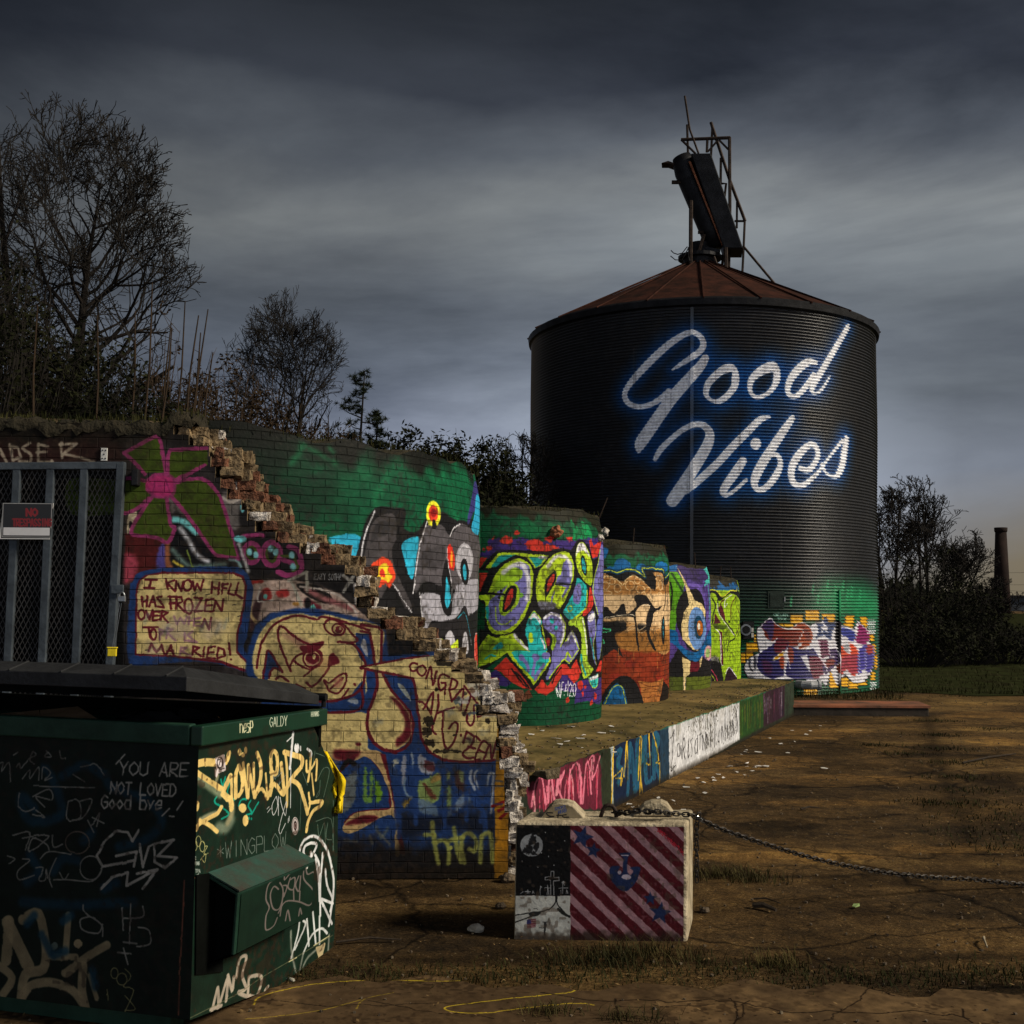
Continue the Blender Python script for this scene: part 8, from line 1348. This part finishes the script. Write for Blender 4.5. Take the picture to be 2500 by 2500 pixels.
for k, (px, Y, r3, mt, nl, lab) in enumerate(spec): bush(at_bank(px, Y), (r3[0] * 1.1, r3[1], r3[2] * 1.75), 150, int(nl * 2.6), 0.036, mt, 60 + k, 'bush', lab, 'bush', BG, M_brown if mt is M_leafb else M_twig, 0.8)
spec = [(985, 19, (.9, .7, 1.85), 2600, 'evergreen bush above the tallest brick drum, nearest the pine'), (1065, 20, (.8, .7, 2.05), 2600, 'evergreen bush over the right end of the tallest drum'), (1140, 21, (.8, .7, 2.35), 3000, 'largest evergreen bush, second from the left edge of the silo'), (1222, 20, (.5, .6, 2.15), 2600, 'evergreen bush nearest to the left edge of the silo'), (1190, 18, (.6, .6, 1.25), 1800, 'low evergreen bush behind the second brick drum')]
for k, (px, Y, r3, nl, lab) in enumerate(spec):
    x = float(aty(px, 1400, Y)[0]); bush((x, Y, max(1.6, bkz(x, Y))), r3, 90, nl * 2, 0.05, M_leaf, 90 + k, 'bush', lab, 'bush', 'evergreen bushes behind the drums', M_twig, 0.7)
b = (float(aty(1275, 1400, 22)[0]), 22.0, 1.6); tree(b, 3.2, ell_in((b[0], 22, 3.6), (.8, .8, 1.9)), vase, 3, 71, 'thin bare sapling standing against the left edge of the silo', (0, 0, 1), 2, 0.035, group='bare winter trees', name='bare_sapling')
# tall dry stalks
for k, (px0, y0, px1, y1) in enumerate([(352, 1005, 372, 690), (398, 1015, 418, 790), (428, 1010, 452, 735), (455, 985, 485, 770), (462, 1010, 490, 812), (472, 1005, 508, 755), (390, 1000, 420, 800), (500, 995, 520, 860), (322, 1000, 330, 760), (85, 1000, 92, 745), (235, 1010, 238, 770)]):
    Y = 10.6 + (k % 3) * 0.5; mb = MB(); p = aty(px0, y0, Y); q = aty(px1, y1, Y); p[2] -= 0.3; mid = (p + q) / 2 + np.array([0.02 * (-1) ** k, 0, 0]); mb.tube([p, mid, q], [0.011, 0.010, 0.006], 5)
    tag(mb.build('dry_stalk', M_brown, loc=p), ['tallest dry stalk rising between the bare trees', 'dry stalk left of the tight cluster', 'straight dry stalk with its tip above the cluster', 'slanting dry stalk in the middle of the cluster', 'lower slanting dry stalk beside the middle one', 'rightmost tall dry stalk, leaning right', 'dry stalk half hidden in the cluster', 'short dry stalk at the right end of the row', 'dry stalk just right of the tallest tree trunk', 'dry stalk left of the leaning tree trunk', 'dry stalk in front of the tallest tree trunk'][k], 'dry stalk', 'dry stalks on the bank')
# grass fringe hanging over the wall and bank
def blades(name, pts, h, n, mat, seed, label=None, lean=0.5, kind='stuff', wd=0.004):
    r_ = random.Random(seed); mb = MB()
    for _ in range(n):
        p = np.array(pts(r_), float); a = r_.uniform(0, 2 * math.pi); hh_ = h * r_.uniform(0.35, 1.2); d = np.array([math.cos(a), math.sin(a), 0]) * hh_ * lean * r_.uniform(0.2, 1.3); s_ = np.array([-math.sin(a), math.cos(a), 0]) * wd
        mb.add([p - s_, p + s_, p + d * 0.35 + np.array([0, 0, hh_ * 0.65]) + s_ * .7, p + d * 0.35 + np.array([0, 0, hh_ * .65]) - s_ * .7, p + d + np.array([0, 0, hh_])], [(0, 1, 2, 3), (3, 2, 4)])
    return tag(mb.build(name, mat), kind=kind)
def bankpt(r_):
    while True:
        x, y = r_.uniform(-7, 3.5), 7.4 + 12 * r_.random() ** 2
        if bank_h(x, y) > 1.2: return (x, y, bank_h(x, y) - 0.02)
blades('bank_grass', bankpt, 0.22, 9000, M_dgrass, 1)
def walltop(r_):
    k = r_.randint(0, len(tops) - 1); u, t = tops[k]; return tuple(wp(u + r_.uniform(-.05, .05), t, r_.uniform(0, .4)))
blades('wall_top_grass', walltop, 0.06, 1300, M_dgrass, 2)
def drumtop(r_):
    S, rt_ = DR[r_.choice([1, 1, 1, 2, 3])]; a = r_.uniform(-1.6, 1.6); zt = {1: 2.80, 2: 2.56, 3: 2.33}[[k for k in DR if DR[k][0] is S][0]]; p = S.pt(a * S.r, zt, -r_.uniform(0.0, .35)); return tuple(p)
blades('drum_top_grass', drumtop, 0.05, 1500, M_dgrass, 3)
def strip_pts(r_):
    x = r_.uniform(-1.2, 3.4); c_ = 5.33 + 0.05 * math.sin(x * 3); k = r_.random()
    return (x + (0.0), c_ + r_.gauss(0.10, 0.10) + (0.12 if x > .9 else 0) * k, -0.01)
blades('grass_strip', strip_pts, 0.036, 3600, M_dgrass, 4, lean=1.3, wd=0.0028)
def tuft_pts(cs_, sp): return lambda r_: (lambda c_: (c_[0] + r_.gauss(0, sp * c_[2]), c_[1] + r_.gauss(0, sp * .5 * c_[2]), -0.01))(r_.choice(cs_))
gpt = lambda u, v: (float(g1(u, v)[0]), float(g1(u, v)[1]))
tf = [(*gpt(1730, 2140), 1.0), (*gpt(1780, 2135), .9), (*gpt(1850, 2150), .8), (*gpt(1560, 2325), .8), (*gpt(1420, 2345), 1.0), (*gpt(1500, 2350), 1.0), (*gpt(1650, 2340), .8), (*gpt(1340, 2480), .5), (*gpt(1540, 2495), .6), (*gpt(1900, 2355), .6)]
blades('grass_tufts', tuft_pts(tf, 0.13), 0.075, 1500, M_grass, 5, lean=1.1, wd=0.0025)
seam = [(*gpt(2275 + 20 * k + random.uniform(-12, 12), 1760 + 34 * k), 0.8 + k * .05) for k in range(10)] + [(*gpt(2140, 1820), .7), (*gpt(2210, 1840), .8), (*gpt(2420, 1780), .8), (*gpt(2200, 1690), .8), (*gpt(2330, 1700), .9), (*gpt(2290, 1960), .7), (*gpt(2440, 1660), 1), (*gpt(2380, 1690), 1)]
blades('seam_grass', tuft_pts(seam, 0.22), 0.04, 2600, M_dgrass, 6, lean=1.4)
blades('silo_foot_grass', lambda r_: (r_.uniform(3.6, 6.9), r_.uniform(20.0, 20.9), 0), 0.16, 1000, M_dgrass, 7, lean=0.9)
blades('lawn_grass', lambda r_: (r_.uniform(6.5, 20), 21.5 + 25 * r_.random() ** 2, 0.0), 0.09, 6000, M_dgrass, 8, lean=1.1, wd=0.008)
# right hand background trees and scrub
RG = 'trees beyond the silo'
for k, (px, Y, yt, w_, lab, ml) in enumerate([(2170, 38, 1200, 1.9, 'bare tree touching the right side of the silo', 4), (2255, 40, 1185, 2.0, 'tallest bare tree right of the silo', 4), (2335, 42, 1300, 2.1, 'lower bare tree right of the tallest one beyond the silo', 4), (2410, 44, 1410, 1.5, 'thin bare tree nearest the brick chimney', 4)]):
    x = float(aty(px, 1450, Y)[0]); H_ = float(aty(px, yt, Y)[2]); tree((x, Y, 0), H_ * .9, ell_in((x, Y, H_ * .55), (w_, w_, H_ * .47)), dict(vase, rmin=0.010, kids=[11, 7, 5, 3, 0]), ml, 100 + k, lab, (0, 0, 1), 2, 0.10, group=RG)
for k, (px, Y, r3, lab) in enumerate([(2180, 34, (1.7, 1.4, 3.0), 'dense dark shrub right against the silo wall'), (2260, 36, (1.7, 1.4, 3.7), 'tallest dark leafy shrub right of the silo'), (2330, 37, (1.6, 1.4, 2.7), 'broad dark shrub in the middle of the scrub'), (2375, 38, (1.2, 1.2, 3.0), 'upright leafy shrub left of the brick chimney'), (2430, 40, (1.4, 1.2, 0.9), 'lower dark shrub beside the foot of the chimney'), (2490, 42, (1.7, 1.2, 0.7), 'low dark shrub at the right edge of the photo'), (2230, 30, (1.9, 1.0, 1.3), 'low brambles in front of the tall shrubs'), (2350, 31, (1.9, 1.0, 1.1), 'low brambles to the right, in front of the broad shrub'), (2450, 32, (1.8, 1.0, 1.0), 'low brambles in front of the chimney foot')]):
    x = float(aty(px, 1450, Y)[0]); bush((x, Y, 0), (r3[0], r3[1], r3[2] * .8), 130, 1800, 0.065, M_leaf, 120 + k, 'shrub', lab, 'shrub', 'scrub beyond the silo', M_twig, 1.5, clump=10)
# brick chimney and what lies far behind
M_chim = simple('chimney_brick', (0.016, 0.009, 0.007), 0.9, 0, 0.35, 0.8, 0.3); Yc = 150.0; x0 = float(aty(2446, 1450, Yc)[0]); zt = float(aty(2446, 1288, Yc)[2]); ch_ = empty('brick_chimney', (x0, Yc, 0), 'tall tapering dark brick chimney standing beyond the trees', 'chimney')
mb = MB(); mb.tube([(x0, Yc, -0.5), (x0, Yc, zt - 0.6)], [1.12, 0.70], 28); mb.build('shaft', M_chim, ch_, True); mb = MB(); mb.tube([(x0, Yc, zt - 0.62), (x0, Yc, zt - .5), (x0, Yc, zt - .02), (x0, Yc, zt)], [0.72, .80, .82, .74], 28); mb.build('cap', M_chim, ch_, True)
M_far = simple('far_building', (0.05, 0.055, 0.06), 0.8, 0, 0.3, 0.3, 0.1); xb = float(aty(2500, 1450, 190)[0]); fb = empty('far_building', (xb, 190, 0), 'long low grey building in the far distance right of the chimney', 'building'); mb = MB(); mb.box((xb + 18, 190, 0.6), 46, 12, 3.2, 0); mb.build('wall', M_far, fb); mb = MB(); mb.box((xb + 18, 190, 2.35), 47, 13, .3, 0); mb.build('roof', M_black, fb)
M_fart = leafmat('far_wood', (0.008, 0.010, 0.007), (0.020, 0.022, 0.012)); mb = MB(); r_ = random.Random(4)
for k in range(1400):
    x = r_.uniform(-40, 170); y = r_.uniform(205, 225); h_ = (2.6 + 1.5 * math.sin(x * .11) + 0.8 * math.sin(x * .37)) * r_.uniform(.35, 1.15); s_ = r_.uniform(.4, 1.1); mb.add([(x - s_, y, -0.1), (x + s_, y, -0.1), (x + s_ * .8, y, h_ * .7), (x, y, h_ + .3), (x - s_ * .8, y, h_ * .72)], [(0, 1, 2, 3, 4)])
tag(mb.build('distant_wood', M_fart), kind='stuff')
M_wire = simple('power_wire', (0.02, 0.02, 0.02), 0.6, 0, 0.2, 5, 0)
for k, (ya, yb) in enumerate([(1392, 1378), (1420, 1412), (1430, 1442), (1450, 1446)]):
    p, q = aty(2340, ya, 200), aty(2900, yb - 40, 160); mb = MB(); mb.tube([p + (q - p) * t + np.array([0, 0, -1.6 * 4 * t * (1 - t)]) for t in np.linspace(0, 1, 14)], 0.022, 4); tag(mb.build('power_line', M_wire, loc=p), 'thin sagging power line crossing the sky beyond the chimney', 'power line', 'power lines beyond the chimney')

# ------------------------------------------------------------------ small things
M_stone = simple('pale_stone', (0.36, 0.32, 0.25), 0.9, 0, 0.4, 20, 0.6); M_rub = simple('rubble', (0.10, 0.075, 0.05), 0.95, 0, 0.5, 9, 0.9)
def rock(px, py, r_, mat, seed, lab, cat='stone', name='stone', h=0.0, group=None): p = g1(px, py, h); o = blob(name, (p[0], p[1], h + r_ * .3), (r_, r_ * .8, r_ * .55), seed, mat, lab, cat, 0.3); return tag(o, group=group) if group else o
rock(1162, 2272, 0.040, M_stone, 11, 'pale rounded stone lying on the dirt left of the concrete block'); rock(1222, 2215, 0.03, M_rub, 12, 'dark brown stone near the left face of the block'); rock(1240, 2150, 0.05, M_rub, 13, 'dark lump of rubble at the foot of the yellow stripe'); rock(1720, 2225, 0.028, M_rub, 17, 'small dark stone at the right foot of the block')
# broken brick protruding from drum two, and the hollow clay block
S2 = DR[2][0]
for k, (x, y, rr0, lab) in enumerate([(1355, 1297, 0.055, 'lump of raw brick sticking out of the lime green drum'), (1462, 1313, 0.035, 'smaller broken brick at the right end of the lime green drum'), (1476, 1300, 0.045, 'piece of painted brick jutting out behind the lime green drum')]):
    U, V, _ = S2.hit(np.array([float(x)]), np.array([float(y)])); blob('brick_stub', S2.pt(U[0], V[0], 0.01), (rr0, rr0, rr0 * .9), 20 + k, M_lime if k else M_orange, lab, 'brick', 0.5)
for k, (x, y, S_k, zt, lab) in enumerate([(1555, 1270, 3, 2.33, 'thin rusty rod standing up from the tan lettered drum'), (1712, 1358, 4, 2.13, 'short rusty rod on the purple eye drum'), (1767, 1385, 5, 2.0, 'left rusty rod on the farthest drum'), (1799, 1388, 5, 2.0, 'right rusty rod on the farthest drum'), (1500, 1232, 2, 2.56, 'thin slanting rod on top of the lime green drum')]):
    S = DR[S_k][0]; U = S.hit(np.array([float(x)]), np.array([float(y + 20)]))[0][0]; p = S.pt(U, zt - 0.1, -0.08); mb = MB(); mb.tube([p, p + np.array([0.02 * (-1) ** k + (0.10 if k == 4 else 0), 0, 0.30])], 0.007, 6); tag(mb.build('steel_rod', M_rustbar, loc=p), lab, 'steel rod', 'rods on the drum tops')
p = g1(1318, 1995, 0.16); M_clay = simple('clay_block', (0.13, 0.10, 0.06), 0.9, 0, 0.5, 10, 0.8, (0.04, 0.035, 0.022)); hb = empty('hollow_block', p, 'mossy hollow clay block lying open end out at the near corner of the platform', 'block'); q = p + np.array([0, 0.12, 0.02])
mb = MB(); W_, Hh, D_, T_ = 0.16, 0.13, 0.26, 0.022
for (dx, dz, sx_, sz_) in ((-W_ / 2, 0, T_, Hh), (W_ / 2, 0, T_, Hh), (0, Hh / 2, W_ + T_, T_), (0, -Hh / 2, W_ + T_, T_)): mb.box(q + np.array([dx, 0, dz]), sx_, D_, sz_, 0, 0, 0.004)
mb.build('shell', M_clay, hb); mb = MB(); mb.box(q + np.array([0, 0.1, 0]), W_ - T_, 0.02, Hh - T_); mb.build('hole_shade_plug', M_in, hb)  # black plug inside the shell stands in for the shade in the hole
for k, (x, y, h_, s3, lab) in enumerate([(1275, 1985, 0.10, (.22, .18, .16), 'dark brick chunk between the wall end and the hollow block'), (1268, 2050, 0.0, (.20, .2, .18), 'largest brick chunk at the foot of the broken wall end'), (1335, 1900, 0.5, (.16, .12, .05), 'mossy chunk lying on the near end of the platform')]):
    pz = g1(x, y, h_); mb = MB(); mb.box((pz[0], pz[1] + 0.1, h_ + s3[2] / 2), *s3, 0.4 * k, 0, 0.03); tag(bevel(mb.build('brick_rubble', M_rub if k % 2 else M_clay, loc=pz), 0.01), lab, 'rubble', 'rubble at the wall end')
# loose paper, chips and leaves
M_paper = simple('paper_scrap', (0.55, 0.52, 0.47), 0.8, 0, 0.3, 20, 0); r_ = random.Random(31); SG = 'scraps of litter below the platform'
def flat(px, py, a, b_, h, mat, name, lab, cat, grp=None):
    p = g1(px, py, h); an = r_.uniform(0, 3); mb = MB(); pts = []
    for q in range(5): t = 2 * math.pi * q / 5 + r_.uniform(-.3, .3); x, y = math.cos(t) * a, math.sin(t) * b_; pts.append((p[0] + x * math.cos(an) - y * math.sin(an), p[1] + x * math.sin(an) + y * math.cos(an), h + 0.006 + r_.uniform(0, .012)))
    mb.prism(pts, (0, 0, 0.003)); return tag(fix_normals(mb.build(name, mat, loc=pts[0])), lab, cat, grp)
for k in range(46):
    t = r_.random(); px, py = (1480 + 430 * t + r_.uniform(10, 130), 1990 - 225 * t + r_.uniform(-8, 30)); flat(px, py, r_.uniform(.012, .045), r_.uniform(.010, .028), 0, M_paper, 'litter', 'pale scrap of litter on the dirt along the foot of the platform', 'litter', SG)
for k in range(14): px = r_.uniform(1290, 1500); flat(px, r_.uniform(1775, 1840), r_.uniform(.015, .05), r_.uniform(.010, .02), PH + .004, M_paper, 'litter', 'pale scrap of litter on the platform deck', 'litter', 'scraps of litter on the platform')
flat(2090, 2216, .03, .018, 0, simple('green_wrapper', (.20, .27, .10), .5, 0, .2, 20, 0), 'wrapper', 'small green wrapper lying on the open dirt', 'wrapper'); flat(2012, 1878, .045, .02, 0, M_paper, 'paper', 'white paper alone on the dirt beyond the chain', 'paper')
M_stick = simple('dead_stick', (0.035, 0.026, 0.018), 0.9, 0, .3, 20, .3); M_stickp = simple('pale_stick', (0.30, 0.25, 0.17), .9, 0, .3, 20, .2)
for a_, b_, rr0, mt, lab in [((1838, 2210), (1895, 2222), .016, M_stick, 'short thick dark stick on the dirt right of the block'), ((1840, 2194), (1905, 2205), .005, M_stick, 'thin dark twig beside the thick stick'), ((2402, 2288), (2410, 2312), .007, M_stickp, 'pale stick lying near the right edge'), ((1955, 1975), (2000, 1972), .008, M_stick, 'dark twig on the dirt beyond the chain'), ((2080, 1688), (2100, 1702), .008, M_stickp, 'pale twig in front of the silo foot'), ((820, 2300), (980, 2294), .006, M_stick, 'long dark stick between the dumpster and the block'), ((2350, 1862), (2480, 1840), .010, M_stick, 'dark branch lying on the grey slab at the right')]:
    p, q = g1(*a_, .012), g1(*b_, .012); mb = MB(); mb.tube([p, (p + q) / 2 + np.array([0, .02, .01]), q], [rr0, rr0, rr0 * .6], 6); tag(mb.build('stick', mt, loc=p), lab, 'stick')
mb = MB(); mats_ = [simple('dead_leaf', (.16, .10, .04), .8, 0, .4, 20, 0), M_rub, simple('gravel', (.11, .085, .055), .9, 0, .4, 30, 0)]
for k in range(5200):
    y = 3.4 + 17 * r_.random() ** 1.6; x = r_.uniform(-2.2, 1.2 + y * .55); s_ = r_.uniform(.003, .012) * (1 + y * .03); z = 0.0 if y > 5.1 else .013
    t = r_.random()
    if t < .45:
        a = r_.uniform(0, 6); c_, q = math.cos(a) * s_, math.sin(a) * s_; mb.add([(x - c_, y - q, z + .006), (x + q * .5, y - c_ * .5, z + .010), (x + c_, y + q, z + .012), (x - q * .5, y + c_ * .5, z + .008)], [(0, 1, 2, 3)], 0)
    else: mb.box((x, y, z + s_ * .2), s_, s_ * .8, s_ * .7, r_.uniform(0, 3), 1 if t < .75 else 2, s_ * .2)
tag(mb.build('gravel', mats_), kind='stuff')
mb = MB()
for k in range(700):
    t = r_.random(); q = p0 + pd * plen * t + pl * (r_.random() ** 2) * 3; mb.box((q[0], q[1], PH + .01), r_.uniform(.006, .03), r_.uniform(.006, .02), .008, r_.uniform(0, 3), r_.choice([0, 1, 2]), .003)
tag(mb.build('deck_debris', mats_), kind='stuff')
